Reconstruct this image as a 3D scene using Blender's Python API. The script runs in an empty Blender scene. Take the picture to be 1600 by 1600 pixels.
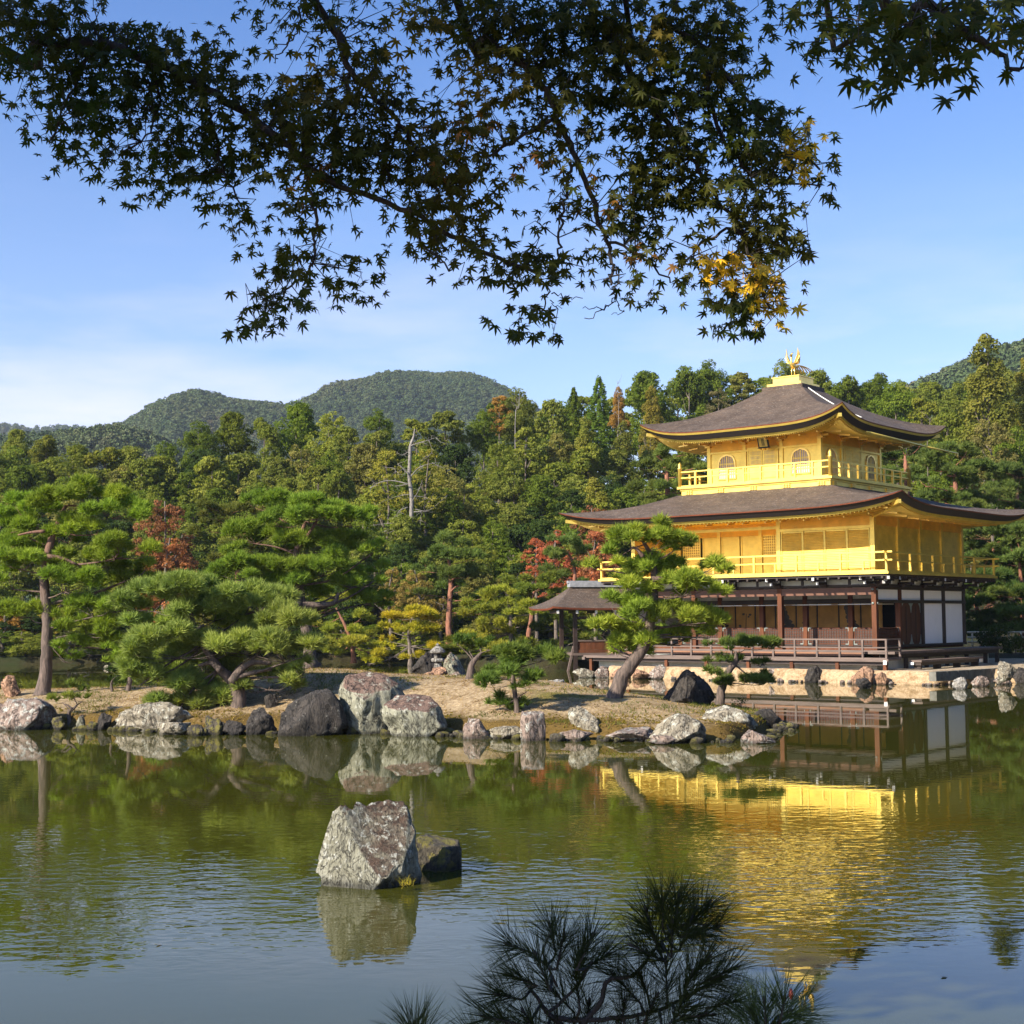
import bpy, bmesh, math, random
import numpy as np
from mathutils import Vector, Matrix, Euler, noise

random.seed(7)
RNG = np.random.default_rng(7)
S = bpy.context.scene
COL = S.collection
R = math.radians

# ---------------------------------------------------------------- camera
ZC = 2.5
FPX = 2273.0
cam_d = bpy.data.cameras.new('camera')
cam = bpy.data.objects.new('camera', cam_d)
COL.objects.link(cam)
cam_d.sensor_width = 36.0
cam_d.lens = 36.0 * FPX / 1600.0
cam_d.clip_start = 0.05
cam_d.clip_end = 20000
CAM_M = Matrix.Translation((0, 0, ZC)) @ Matrix.Rotation(R(90 + 4.232), 4, 'X') @ Matrix.Rotation(R(-0.3813), 4, 'Z')
cam.matrix_world = CAM_M
S.camera = cam
cam_d.dof.use_dof = False

# ---------------------------------------------------------------- light
SUN_AZ = Vector((-0.79, -0.61, 0)).normalized()
SUN_EL = R(31)
SUN = Vector((SUN_AZ.x * math.cos(SUN_EL), SUN_AZ.y * math.cos(SUN_EL), math.sin(SUN_EL)))
ld = bpy.data.lights.new('sun', 'SUN')
ld.energy = 5.0
ld.angle = R(0.55)
ld.color = (1.0, 0.90, 0.74)
lo = bpy.data.objects.new('sun', ld)
COL.objects.link(lo)
lo.rotation_euler = (-SUN).to_track_quat('-Z', 'Y').to_euler()

world = bpy.data.worlds.new('World')
S.world = world
world.use_nodes = True
wn = world.node_tree
wn.nodes.clear()
out = wn.nodes.new('ShaderNodeOutputWorld')
bg = wn.nodes.new('ShaderNodeBackground')
sky = wn.nodes.new('ShaderNodeTexSky')
sky.sky_type = 'NISHITA'
sky.sun_disc = False
sky.sun_elevation = SUN_EL
sky.sun_rotation = math.atan2(SUN_AZ.x, SUN_AZ.y)
sky.altitude = 100
sky.air_density = 1.0
sky.dust_density = 1.0
sky.ozone_density = 2.5
bg.inputs['Strength'].default_value = 0.095
# thin cloud wisps low in the sky (a property of direction only)
geo = wn.nodes.new('ShaderNodeTexCoord')
sep = wn.nodes.new('ShaderNodeSeparateXYZ')
mp = wn.nodes.new('ShaderNodeMapping')
mp.inputs['Scale'].default_value = (3.2, 3.2, 15.0)
mp.inputs['Location'].default_value = (0.45, 0.0, 0.3)
nz = wn.nodes.new('ShaderNodeTexNoise')
nz.inputs['Scale'].default_value = 1.1
nz.inputs['Detail'].default_value = 7
nz.inputs['Roughness'].default_value = 0.55
cr = wn.nodes.new('ShaderNodeMapRange')
cr.inputs['From Min'].default_value = 0.42
cr.inputs['From Max'].default_value = 0.68
band = wn.nodes.new('ShaderNodeMapRange')
band.interpolation_type = 'SMOOTHSTEP'
band.inputs['From Min'].default_value = 0.30
band.inputs['From Max'].default_value = 0.10
band.inputs['To Min'].default_value = 0.0
band.inputs['To Max'].default_value = 0.6
mul = wn.nodes.new('ShaderNodeMath'); mul.operation = 'MULTIPLY'
mix = wn.nodes.new('ShaderNodeMix'); mix.data_type = 'RGBA'
tint = wn.nodes.new('ShaderNodeMix'); tint.data_type = 'RGBA'; tint.blend_type = 'MULTIPLY'
tint.inputs[0].default_value = 1.0
tint.inputs[7].default_value = (1.03, 0.985, 1.10, 1)
wl = wn.links.new
wl(geo.outputs['Generated'], sep.inputs[0])
wl(geo.outputs['Generated'], mp.inputs[0])
wl(mp.outputs[0], nz.inputs['Vector'])
wl(nz.outputs['Fac'], cr.inputs['Value'])
wl(sep.outputs['Z'], band.inputs['Value'])
wl(cr.outputs[0], mul.inputs[0]); wl(band.outputs[0], mul.inputs[1])
wl(mul.outputs[0], mix.inputs[0])
wl(sky.outputs[0], tint.inputs[6])
deep = wn.nodes.new('ShaderNodeMix'); deep.data_type = 'RGBA'; deep.blend_type = 'MULTIPLY'
dr_ = wn.nodes.new('ShaderNodeMapRange'); dr_.inputs['From Min'].default_value = 0.10; dr_.inputs['From Max'].default_value = 0.45
wl(sep.outputs['Z'], dr_.inputs['Value']); wl(dr_.outputs[0], deep.inputs[0]); wl(tint.outputs[2], deep.inputs[6]); deep.inputs[7].default_value = (0.36, 0.66, 0.93, 1)
wl(deep.outputs[2], mix.inputs[6])
mix.inputs[7].default_value = (6.6, 5.9, 7.3, 1)
wl(mix.outputs[2], bg.inputs['Color'])
wl(bg.outputs[0], out.inputs['Surface'])

S.render.engine = 'CYCLES'
S.view_settings.view_transform = 'Standard'
S.view_settings.look = 'None'
S.view_settings.exposure = 1.15
S.view_settings.gamma = 1.0
S.view_settings.use_curve_mapping = False
S.cycles.max_bounces = 7
S.cycles.diffuse_bounces = 3
S.cycles.glossy_bounces = 4
S.cycles.transmission_bounces = 3
S.cycles.transparent_max_bounces = 6
S.cycles.sample_clamp_indirect = 6.0
S.cycles.use_denoising = True

# ---------------------------------------------------------------- helpers
CR = CAM_M.to_3x3()
def ray(px, py):
    return (CR @ Vector(((px - 800) / FPX, (800 - py) / FPX, -1.0)))
def at(px, py, Y):
    d = ray(px, py); t = Y / d.y
    return Vector((d.x * t, Y, ZC + d.z * t))
def on_z(px, py, z=0.0):
    d = ray(px, py); t = (z - ZC) / d.z
    return Vector((d.x * t, d.y * t, z))
def m_per_px(Y):
    return Y / FPX

def tag(o, label=None, cat=None, group=None, kind=None):
    if label: o['label'] = label
    if cat: o['category'] = cat
    if group: o['group'] = group
    if kind: o['kind'] = kind
    return o
def empty(name, loc=(0, 0, 0), rz=0.0):
    o = bpy.data.objects.new(name, None)
    COL.objects.link(o)
    o.location = loc; o.rotation_euler = (0, 0, rz)
    o.empty_display_size = 0.3
    return o
def mesh_np(name, V, F, mats, midx=None, smooth=False):
    V = np.asarray(V, dtype=np.float32).reshape(-1, 3)
    F = np.asarray(F, dtype=np.int32)
    me = bpy.data.meshes.new(name)
    n, k = F.shape
    me.vertices.add(len(V)); me.vertices.foreach_set('co', V.ravel())
    me.loops.add(n * k); me.loops.foreach_set('vertex_index', F.ravel())
    me.polygons.add(n)
    me.polygons.foreach_set('loop_start', np.arange(0, n * k, k, dtype=np.int32))
    me.polygons.foreach_set('loop_total', np.full(n, k, dtype=np.int32))
    if smooth: me.polygons.foreach_set('use_smooth', np.ones(n, dtype=bool))
    for m in (mats if isinstance(mats, (list, tuple)) else [mats]): me.materials.append(m)
    if midx is not None: me.polygons.foreach_set('material_index', np.asarray(midx, dtype=np.int32))
    me.update(calc_edges=True)
    me.validate()
    return me
def link(name, me, parent=None, loc=None):
    o = bpy.data.objects.new(name, me)
    COL.objects.link(o)
    if parent: o.parent = parent
    if loc is not None: o.location = loc
    return o
class MB:
    def __init__(s): s.v = []; s.f = []; s.sm = []
    def add(s, V, F, smooth=False):
        b = len(s.v); s.v += [tuple(v) for v in V]
        for f in F: s.f.append(tuple(b + i for i in f)); s.sm.append(smooth)
        return s
    def box(s, x0, x1, y0, y1, z0, z1):
        if x0 > x1: x0, x1 = x1, x0
        if y0 > y1: y0, y1 = y1, y0
        if z0 > z1: z0, z1 = z1, z0
        V = [(x0, y0, z0), (x1, y0, z0), (x1, y1, z0), (x0, y1, z0), (x0, y0, z1), (x1, y0, z1), (x1, y1, z1), (x0, y1, z1)]
        return s.add(V, [(0, 3, 2, 1), (4, 5, 6, 7), (0, 1, 5, 4), (1, 2, 6, 5), (2, 3, 7, 6), (3, 0, 4, 7)])
    def beam(s, p0, p1, w, h, up=(0, 0, 1)):
        p0 = Vector(p0); p1 = Vector(p1); d = (p1 - p0).normalized()
        a = d.cross(Vector(up)); a = a.normalized() if a.length > 1e-6 else Vector((1, 0, 0))
        b = a.cross(d).normalized()
        V = []
        for p in (p0, p1):
            for i, j in ((-1, -1), (1, -1), (1, 1), (-1, 1)): V.append(p + a * (i * w / 2) + b * (j * h / 2))
        return s.add(V, [(0, 1, 2, 3), (7, 6, 5, 4), (0, 4, 5, 1), (1, 5, 6, 2), (2, 6, 7, 3), (3, 7, 4, 0)])
    def tube(s, pts, rad, n=8, cap=True):
        pts = [Vector(p) for p in pts]
        if not isinstance(rad, (list, tuple)): rad = [rad] * len(pts)
        V = []; F = []
        prev = None
        for i, p in enumerate(pts):
            d = (pts[min(i + 1, len(pts) - 1)] - pts[max(i - 1, 0)])
            d = d.normalized() if d.length > 1e-9 else Vector((0, 0, 1))
            if prev is None:
                a = d.orthogonal().normalized()
            else:
                a = (prev - d * prev.dot(d)); a = a.normalized() if a.length > 1e-6 else d.orthogonal().normalized()
            prev = a; b = d.cross(a)
            for k in range(n):
                t = 2 * math.pi * k / n
                V.append(p + (a * math.cos(t) + b * math.sin(t)) * rad[i])
        for i in range(len(pts) - 1):
            for k in range(n):
                k2 = (k + 1) % n
                F.append((i * n + k, i * n + k2, (i + 1) * n + k2, (i + 1) * n + k))
        if cap:
            F.append(tuple(range(n - 1, -1, -1)))
            F.append(tuple((len(pts) - 1) * n + k for k in range(n)))
        return s.add(V, F, True)
    def lathe(s, prof, c=(0, 0), n=16, rot=0.0):
        V = []; F = []
        for r, z in prof:
            for k in range(n):
                t = rot + 2 * math.pi * k / n
                V.append((c[0] + r * math.cos(t), c[1] + r * math.sin(t), z))
        m = len(prof)
        for i in range(m - 1):
            for k in range(n):
                k2 = (k + 1) % n
                F.append((i * n + k, i * n + k2, (i + 1) * n + k2, (i + 1) * n + k))
        F.append(tuple(range(n - 1, -1, -1))); F.append(tuple((m - 1) * n + k for k in range(n)))
        return s.add(V, F, n > 8)
    def build(s, name, mat, parent=None, label=None, kind=None):
        me = bpy.data.meshes.new(name)
        me.from_pydata(s.v, [], s.f)
        me.materials.append(mat)
        me.polygons.foreach_set('use_smooth', np.array(s.sm, dtype=bool))
        me.update()
        o = link(name, me, parent)
        if label: o['label'] = label
        if kind: o['kind'] = kind
        return o
def catmull(pts, n=6):
    P = [Vector(p) for p in pts]
    P = [P[0] * 2 - P[1]] + P + [P[-1] * 2 - P[-2]]
    o = []
    for i in range(1, len(P) - 2):
        for k in range(n):
            t = k / n
            o.append(0.5 * ((2 * P[i]) + (P[i + 1] - P[i - 1]) * t + (2 * P[i - 1] - 5 * P[i] + 4 * P[i + 1] - P[i + 2]) * t * t + (3 * P[i] - P[i - 1] - 3 * P[i + 1] + P[i + 2]) * t ** 3))
    o.append(P[-2].copy())
    return o

# ---------------------------------------------------------------- materials
def mat(name):
    m = bpy.data.materials.new(name); m.use_nodes = True
    nt = m.node_tree; nt.nodes.clear()
    o = nt.nodes.new('ShaderNodeOutputMaterial')
    b = nt.nodes.new('ShaderNodeBsdfPrincipled')
    nt.links.new(b.outputs[0], o.inputs['Surface'])
    return m, nt, b, o
def N(nt, t, **kw):
    n = nt.nodes.new(t)
    for k, v in kw.items():
        if k in n.inputs: n.inputs[k].default_value = v
        else: setattr(n, k, v)
    return n
def ramp(nt, stops, interp='LINEAR'):
    r = nt.nodes.new('ShaderNodeValToRGB'); r.color_ramp.interpolation = interp
    e = r.color_ramp.elements
    while len(e) < len(stops): e.new(0.5)
    for i, (p, c) in enumerate(stops):
        e[i].position = p; e[i].color = (c[0], c[1], c[2], 1) if len(c) == 3 else c
    return r
def mixc(nt, fac, a, b, blend='MIX'):
    m = nt.nodes.new('ShaderNodeMix'); m.data_type = 'RGBA'; m.blend_type = blend
    for i, x in ((0, fac), (6, a), (7, b)):
        if hasattr(x, 'is_output') or isinstance(x, bpy.types.NodeSocket): nt.links.new(x, m.inputs[i])
        else: m.inputs[i].default_value = x if i == 0 else (x[0], x[1], x[2], 1)
    return m.outputs[2]
def tex(nt, scale, detail=4, rough=0.55, vec=None, stretch=None, coord='Object', dist=0.0):
    if vec is None:
        tc = nt.nodes.new('ShaderNodeTexCoord'); vec = tc.outputs[coord]
    if stretch:
        mpn = nt.nodes.new('ShaderNodeMapping'); mpn.inputs['Scale'].default_value = stretch
        nt.links.new(vec, mpn.inputs[0]); vec = mpn.outputs[0]
    n = N(nt, 'ShaderNodeTexNoise', Scale=scale, Detail=detail, Roughness=rough, Distortion=dist)
    nt.links.new(vec, n.inputs['Vector'])
    return n.outputs['Fac']
def bump(nt, b, h, strength=0.3, dist=0.02):
    bn = N(nt, 'ShaderNodeBump', Strength=strength, Distance=dist)
    nt.links.new(h, bn.inputs['Height']); nt.links.new(bn.outputs[0], b.inputs['Normal'])
    return bn
def simple(name, col, rough=0.6, var=0.25, scale=6.0, metal=0.0, stretch=None, bmp=0.2, bdist=0.01, spec=0.5):
    m, nt, b, o = mat(name)
    f = tex(nt, scale, 5, 0.6, stretch=stretch)
    lo_ = [c * (1 - var) for c in col]; hi = [min(1, c * (1 + var)) for c in col]
    r = ramp(nt, [(0.3, lo_), (0.7, hi)])
    nt.links.new(f, r.inputs[0]); nt.links.new(r.outputs[0], b.inputs['Base Color'])
    b.inputs['Roughness'].default_value = rough; b.inputs['Metallic'].default_value = metal
    b.inputs['Specular IOR Level'].default_value = spec
    if bmp: bump(nt, b, f, bmp, bdist)
    return m
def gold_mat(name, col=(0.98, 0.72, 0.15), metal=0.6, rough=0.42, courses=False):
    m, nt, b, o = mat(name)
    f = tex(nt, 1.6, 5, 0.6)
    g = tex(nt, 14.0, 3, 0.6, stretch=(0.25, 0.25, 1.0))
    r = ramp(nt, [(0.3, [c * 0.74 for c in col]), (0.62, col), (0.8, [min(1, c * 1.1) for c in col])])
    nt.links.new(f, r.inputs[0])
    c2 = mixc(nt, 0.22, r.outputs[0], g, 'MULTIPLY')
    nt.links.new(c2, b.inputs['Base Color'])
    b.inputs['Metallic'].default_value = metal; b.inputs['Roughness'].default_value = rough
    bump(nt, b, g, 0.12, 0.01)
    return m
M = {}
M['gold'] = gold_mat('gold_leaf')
M['gold_dark'] = gold_mat('gold_leaf_soffit', (1.0, 0.56, 0.07), 0.4, 0.5)  # deeper orange gold: the glow under the eaves put into the colour
M['gold_bright'] = gold_mat('gold_ornament', (0.95, 0.66, 0.17), 0.7, 0.3)
M['gold_paint'] = simple('interior_gold_paint', (0.50, 0.27, 0.055), 0.6, 0.25, 1.5, bmp=0)
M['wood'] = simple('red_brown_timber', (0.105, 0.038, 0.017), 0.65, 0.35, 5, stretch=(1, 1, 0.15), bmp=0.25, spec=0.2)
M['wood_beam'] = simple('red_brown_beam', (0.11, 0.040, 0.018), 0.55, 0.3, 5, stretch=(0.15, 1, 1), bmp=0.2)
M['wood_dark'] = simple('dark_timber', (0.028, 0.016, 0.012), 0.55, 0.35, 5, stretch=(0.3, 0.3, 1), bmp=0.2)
M['wood_grey'] = simple('weathered_deck_timber', (0.12, 0.085, 0.07), 0.7, 0.35, 7, stretch=(0.15, 1, 1), bmp=0.3)
M['wood_warm'] = simple('warm_step_board', (0.20, 0.09, 0.045), 0.6, 0.3, 5, stretch=(0.15, 1, 1), bmp=0.2)
M['white'] = simple('white_plaster', (0.88, 0.88, 0.89), 0.75, 0.03, 2, bmp=0.05)
M['white_strip'] = simple('grey_white_plaster', (0.58, 0.58, 0.52), 0.8, 0.12, 4, bmp=0.1)
M['white_tip'] = simple('white_painted_end', (0.6, 0.59, 0.56), 0.6, 0.04, 4, bmp=0)
M['paper'] = simple('lavender_paper', (0.36, 0.31, 0.36), 0.8, 0.08, 3, bmp=0)
M['black_edge'] = simple('dark_shingle_edge', (0.018, 0.013, 0.012), 0.7, 0.3, 20, stretch=(0.3, 0.3, 3), bmp=0.3)
M['red_edge'] = simple('red_brown_edge', (0.15, 0.04, 0.017), 0.55, 0.35, 9, bmp=0.1)
M['lattice_hole'] = simple('tan_lattice_backing', (0.50, 0.31, 0.12), 0.8, 0.1, 3, bmp=0)  # tan backing seen between the lattice bars
M['door_wood'] = simple('dark_door_wood', (0.07, 0.024, 0.012), 0.5, 0.3, 5, stretch=(1, 1, 0.15), bmp=0.2, spec=0.3)
M['wood_lattice'] = simple('lattice_timber', (0.085, 0.030, 0.015), 0.65, 0.3, 5, bmp=0, spec=0.2)
M['void'] = simple('dark_interior', (0.012, 0.010, 0.009), 0.8, 0.2, 2, bmp=0)  # near-black colour stands in for the unlit room
M['metal_grey'] = simple('verdigris_fitting', (0.25, 0.30, 0.28), 0.5, 0.2, 9, metal=0.5, bmp=0)
M['ink'] = simple('ink_black', (0.01, 0.009, 0.008), 0.5, 0.1, 3, bmp=0)

def shingle_mat(name, base=(0.080, 0.060, 0.045)):
    m, nt, b, o = mat(name)
    a = tex(nt, 0.9, 6, 0.7, dist=0.4)
    c = tex(nt, 4.5, 6, 0.75, stretch=(0.4, 0.4, 3.0))
    d = tex(nt, 15.0, 4, 0.75, stretch=(0.6, 0.6, 3.0))
    r1 = ramp(nt, [(0.28, [x * 0.5 for x in base]), (0.52, base), (0.75, [base[0] * 1.5, base[1] * 1.35, base[2] * 1.22])])
    nt.links.new(c, r1.inputs[0])
    r2 = ramp(nt, [(0.35, (0.62, 0.52, 0.44)), (0.65, (1.2, 1.12, 1.05))])
    nt.links.new(a, r2.inputs[0])
    x = mixc(nt, 1.0, r1.outputs[0], r2.outputs[0], 'MULTIPLY')
    r3 = ramp(nt, [(0.56, (0, 0, 0)), (0.66, (1, 1, 1))]); nt.links.new(d, r3.inputs[0])
    y = mixc(nt, r3.outputs[0], x, (0.23, 0.19, 0.16))
    nt.links.new(y, b.inputs['Base Color'])
    b.inputs['Roughness'].default_value = 0.85
    ad = N(nt, 'ShaderNodeMath', operation='ADD'); nt.links.new(c, ad.inputs[0]); nt.links.new(d, ad.inputs[1])
    bump(nt, b, ad.outputs[0], 0.6, 0.05)
    return m
M['shingle'] = shingle_mat('bark_shingle')

def foliage_mat(name, trans=0.35, scale=0.6, spread=0.35, rough=0.55, tintlo=(0.62, 0.70, 0.55), tinthi=(1.35, 1.2, 1.0), fine=7.0):
    """Leaf colour is the object's own colour, varied by noise through the crown."""
    m, nt, b, o = mat(name)
    oi = nt.nodes.new('ShaderNodeObjectInfo')
    n1 = tex(nt, scale, 3, 0.6)
    r = ramp(nt, [(0.32, tintlo), (0.68, tinthi)])
    nt.links.new(n1, r.inputs[0])
    c = mixc(nt, 1.0, oi.outputs['Color'], r.outputs[0], 'MULTIPLY')
    n2 = tex(nt, fine, 2, 0.5)
    r2 = ramp(nt, [(0.3, (0.72, 0.76, 0.7)), (0.7, (1.3, 1.22, 1.1))]); nt.links.new(n2, r2.inputs[0])
    c = mixc(nt, 1.0, c, r2.outputs[0], 'MULTIPLY')
    nt.links.new(c, b.inputs['Base Color'])
    b.inputs['Roughness'].default_value = rough
    b.inputs['Specular IOR Level'].default_value = 0.12
    t = nt.nodes.new('ShaderNodeBsdfTranslucent')
    c2 = mixc(nt, 1.0, c, (1.25, 1.35, 0.55), 'MULTIPLY')
    nt.links.new(c2, t.inputs['Color'])
    ms = nt.nodes.new('ShaderNodeMixShader'); ms.inputs[0].default_value = trans
    nt.links.new(b.outputs[0], ms.inputs[1]); nt.links.new(t.outputs[0], ms.inputs[2])
    nt.links.new(ms.outputs[0], o.inputs['Surface'])
    return m
M['leaf'] = foliage_mat('tree_leaves', 0.4, rough=0.75)
M['needle'] = foliage_mat('pine_needles', 0.3, rough=0.7, scale=1.3, fine=9.0, tintlo=(0.7, 0.75, 0.7), tinthi=(1.3, 1.2, 1.0))
M['maple'] = foliage_mat('maple_leaves', 0.45, scale=1.2, fine=16, rough=0.45, tintlo=(0.6, 0.8, 0.6), tinthi=(1.8, 1.2, 1.0))

def bark_mat(name, lo_, hi, top=None, z0=2.0, z1=5.0):
    m, nt, b, o = mat(name)
    f = tex(nt, 9.0, 5, 0.65, stretch=(1.6, 1.6, 0.35), dist=0.4)
    r = ramp(nt, [(0.32, lo_), (0.68, hi)])
    nt.links.new(f, r.inputs[0])
    c = r.outputs[0]
    if top:
        tc = nt.nodes.new('ShaderNodeTexCoord'); sp = nt.nodes.new('ShaderNodeSeparateXYZ')
        nt.links.new(tc.outputs['Object'], sp.inputs[0])
        mr = N(nt, 'ShaderNodeMapRange'); mr.inputs['From Min'].default_value = z0; mr.inputs['From Max'].default_value = z1
        nt.links.new(sp.outputs['Z'], mr.inputs['Value'])
        r2 = ramp(nt, [(0.3, [x * 0.6 for x in top]), (0.7, top)]); nt.links.new(f, r2.inputs[0])
        c = mixc(nt, mr.outputs[0], c, r2.outputs[0])
    nt.links.new(c, b.inputs['Base Color']); b.inputs['Roughness'].default_value = 0.9
    bump(nt, b, f, 0.9, 0.04)
    return m
M['bark'] = bark_mat('tree_bark', (0.06, 0.047, 0.038), (0.2, 0.16, 0.13))
M['bark_pine'] = bark_mat('pine_bark', (0.035, 0.027, 0.023), (0.165, 0.12, 0.098), (0.20, 0.098, 0.066), 2.2, 4.6)
M['bark_red'] = bark_mat('red_pine_bark', (0.10, 0.045, 0.03), (0.36, 0.15, 0.085))
M['bark_dark'] = bark_mat('maple_bark', (0.015, 0.012, 0.011), (0.05, 0.042, 0.038))
M['bark_bone'] = bark_mat('bleached_dead_wood', (0.10, 0.09, 0.08), (0.29, 0.265, 0.24))

def rock_mat(name, a, c, lichen, moss=0.0, sc=2.0, top=None, wet=True, lich=0.52):
    """a, c: stone colours; lichen: pale crust in blotches; top: colour of the upward faces."""
    m, nt, b, o = mat(name)
    n0 = tex(nt, sc, 6, 0.65, dist=0.5)
    r = ramp(nt, [(0.3, a), (0.7, c)]); nt.links.new(n0, r.inputs[0])
    col = r.outputs[0]
    gm = nt.nodes.new('ShaderNodeNewGeometry')
    spn = nt.nodes.new('ShaderNodeSeparateXYZ'); nt.links.new(gm.outputs['Normal'], spn.inputs[0])
    if top:
        rt = ramp(nt, [(0.22, (0, 0, 0)), (0.44, (1, 1, 1))])
        mm = N(nt, 'ShaderNodeMath', operation='MULTIPLY_ADD'); mm.inputs[1].default_value = 1.3
        nt.links.new(spn.outputs['Z'], mm.inputs[0])
        hh = N(nt, 'ShaderNodeMath', operation='MULTIPLY_ADD'); hh.inputs[1].default_value = 0.7; hh.inputs[2].default_value = -0.74
        nt.links.new(n0, hh.inputs[0]); nt.links.new(hh.outputs[0], mm.inputs[2])
        nt.links.new(mm.outputs[0], rt.inputs[0])
        col = mixc(nt, rt.outputs[0], col, top)
    n1 = tex(nt, sc * 3.5, 8, 0.72)
    rl = ramp(nt, [(lich, (0, 0, 0)), (lich + 0.06, (1, 1, 1))]); nt.links.new(n1, rl.inputs[0])
    col = mixc(nt, rl.outputs[0], col, lichen)
    n2 = tex(nt, sc * 6, 8, 0.7, stretch=(1.3, 1.3, 0.45))
    rd = ramp(nt, [(0.36, (0.3, 0.29, 0.28)), (0.5, (1, 1, 1))]); nt.links.new(n2, rd.inputs[0])
    col = mixc(nt, 0.85, col, rd.outputs[0], 'MULTIPLY')
    n5 = tex(nt, sc * 1.4, 4, 0.6, dist=1.6, stretch=(1.2, 1.2, 0.7))
    rk = ramp(nt, [(0.480, (1, 1, 1)), (0.497, (0.22, 0.2, 0.18)), (0.503, (0.22, 0.2, 0.18)), (0.520, (1, 1, 1))]); nt.links.new(n5, rk.inputs[0])
    col = mixc(nt, 0.8, col, rk.outputs[0], 'MULTIPLY')
    if moss:
        n3 = tex(nt, sc * 1.6, 5, 0.6)
        rm = ramp(nt, [(0.62 - moss * 0.25, (0, 0, 0)), (0.68 - moss * 0.25, (1, 1, 1))]); nt.links.new(n3, rm.inputs[0])
        col = mixc(nt, rm.outputs[0], col, (0.16, 0.14, 0.03))
    if wet:
        spp = nt.nodes.new('ShaderNodeSeparateXYZ'); nt.links.new(gm.outputs['Position'], spp.inputs[0])
        rw = N(nt, 'ShaderNodeMapRange'); rw.inputs['From Min'].default_value = 0.03; rw.inputs['From Max'].default_value = 0.10
        rw.inputs['To Min'].default_value = 0.28; rw.inputs['To Max'].default_value = 1.0
        nt.links.new(spp.outputs['Z'], rw.inputs['Value'])
        cmb = nt.nodes.new('ShaderNodeCombineXYZ')
        for i in range(3): nt.links.new(rw.outputs[0], cmb.inputs[i])
        col = mixc(nt, 1.0, col, cmb.outputs[0], 'MULTIPLY')
    nt.links.new(col, b.inputs['Base Color'])
    b.inputs['Roughness'].default_value = 0.88
    ad = N(nt, 'ShaderNodeMath', operation='ADD'); nt.links.new(n1, ad.inputs[0]); nt.links.new(n2, ad.inputs[1])
    ae = N(nt, 'ShaderNodeMath', operation='ADD'); nt.links.new(ad.outputs[0], ae.inputs[0]); nt.links.new(rk.outputs[0], ae.inputs[1])
    bump(nt, b, ae.outputs[0], 1.0, 0.05)
    return m
M['rock_pale'] = rock_mat('pale_lichen_rock', (0.17, 0.145, 0.10), (0.34, 0.30, 0.23), (0.46, 0.45, 0.37), sc=1.6)
M['rock_brown'] = rock_mat('brown_topped_rock', (0.17, 0.17, 0.12), (0.34, 0.33, 0.25), (0.44, 0.44, 0.36), sc=1.5, top=(0.16, 0.10, 0.075), lich=0.56)
M['rock_pink'] = rock_mat('pinkish_grey_rock', (0.18, 0.125, 0.10), (0.36, 0.28, 0.23), (0.42, 0.42, 0.37), sc=1.7)
M['rock_dark'] = rock_mat('dark_rock', (0.016, 0.014, 0.012), (0.075, 0.062, 0.052), (0.20, 0.19, 0.16), sc=1.8, lich=0.60)  # near-black; on the boulders under the pines it stands in for shade
M['rock_orange'] = rock_mat('orange_brown_rock', (0.26, 0.14, 0.085), (0.46, 0.28, 0.17), (0.46, 0.38, 0.28), sc=1.4, lich=0.6)
M['rock_white'] = rock_mat('white_rock', (0.22, 0.20, 0.17), (0.42, 0.40, 0.36), (0.55, 0.54, 0.5), sc=2.0)
M['rock_pond'] = rock_mat('pond_rock', (0.20, 0.19, 0.13), (0.38, 0.37, 0.29), (0.50, 0.50, 0.43), sc=4.0, top=(0.095, 0.058, 0.038), lich=0.545)
M['rock_mossy'] = rock_mat('mossy_dark_rock', (0.05, 0.042, 0.03), (0.13, 0.11, 0.075), (0.25, 0.25, 0.19), moss=0.6, sc=4.0, lich=0.6)
M['cut_stone'] = simple('dark_cut_stone', (0.13, 0.125, 0.105), 0.85, 0.4, 5, bmp=0.6, bdist=0.03)
M['lantern_stone'] = rock_mat('lantern_granite', (0.20, 0.18, 0.15), (0.36, 0.34, 0.31), (0.42, 0.42, 0.38), sc=4, wet=False)

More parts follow.
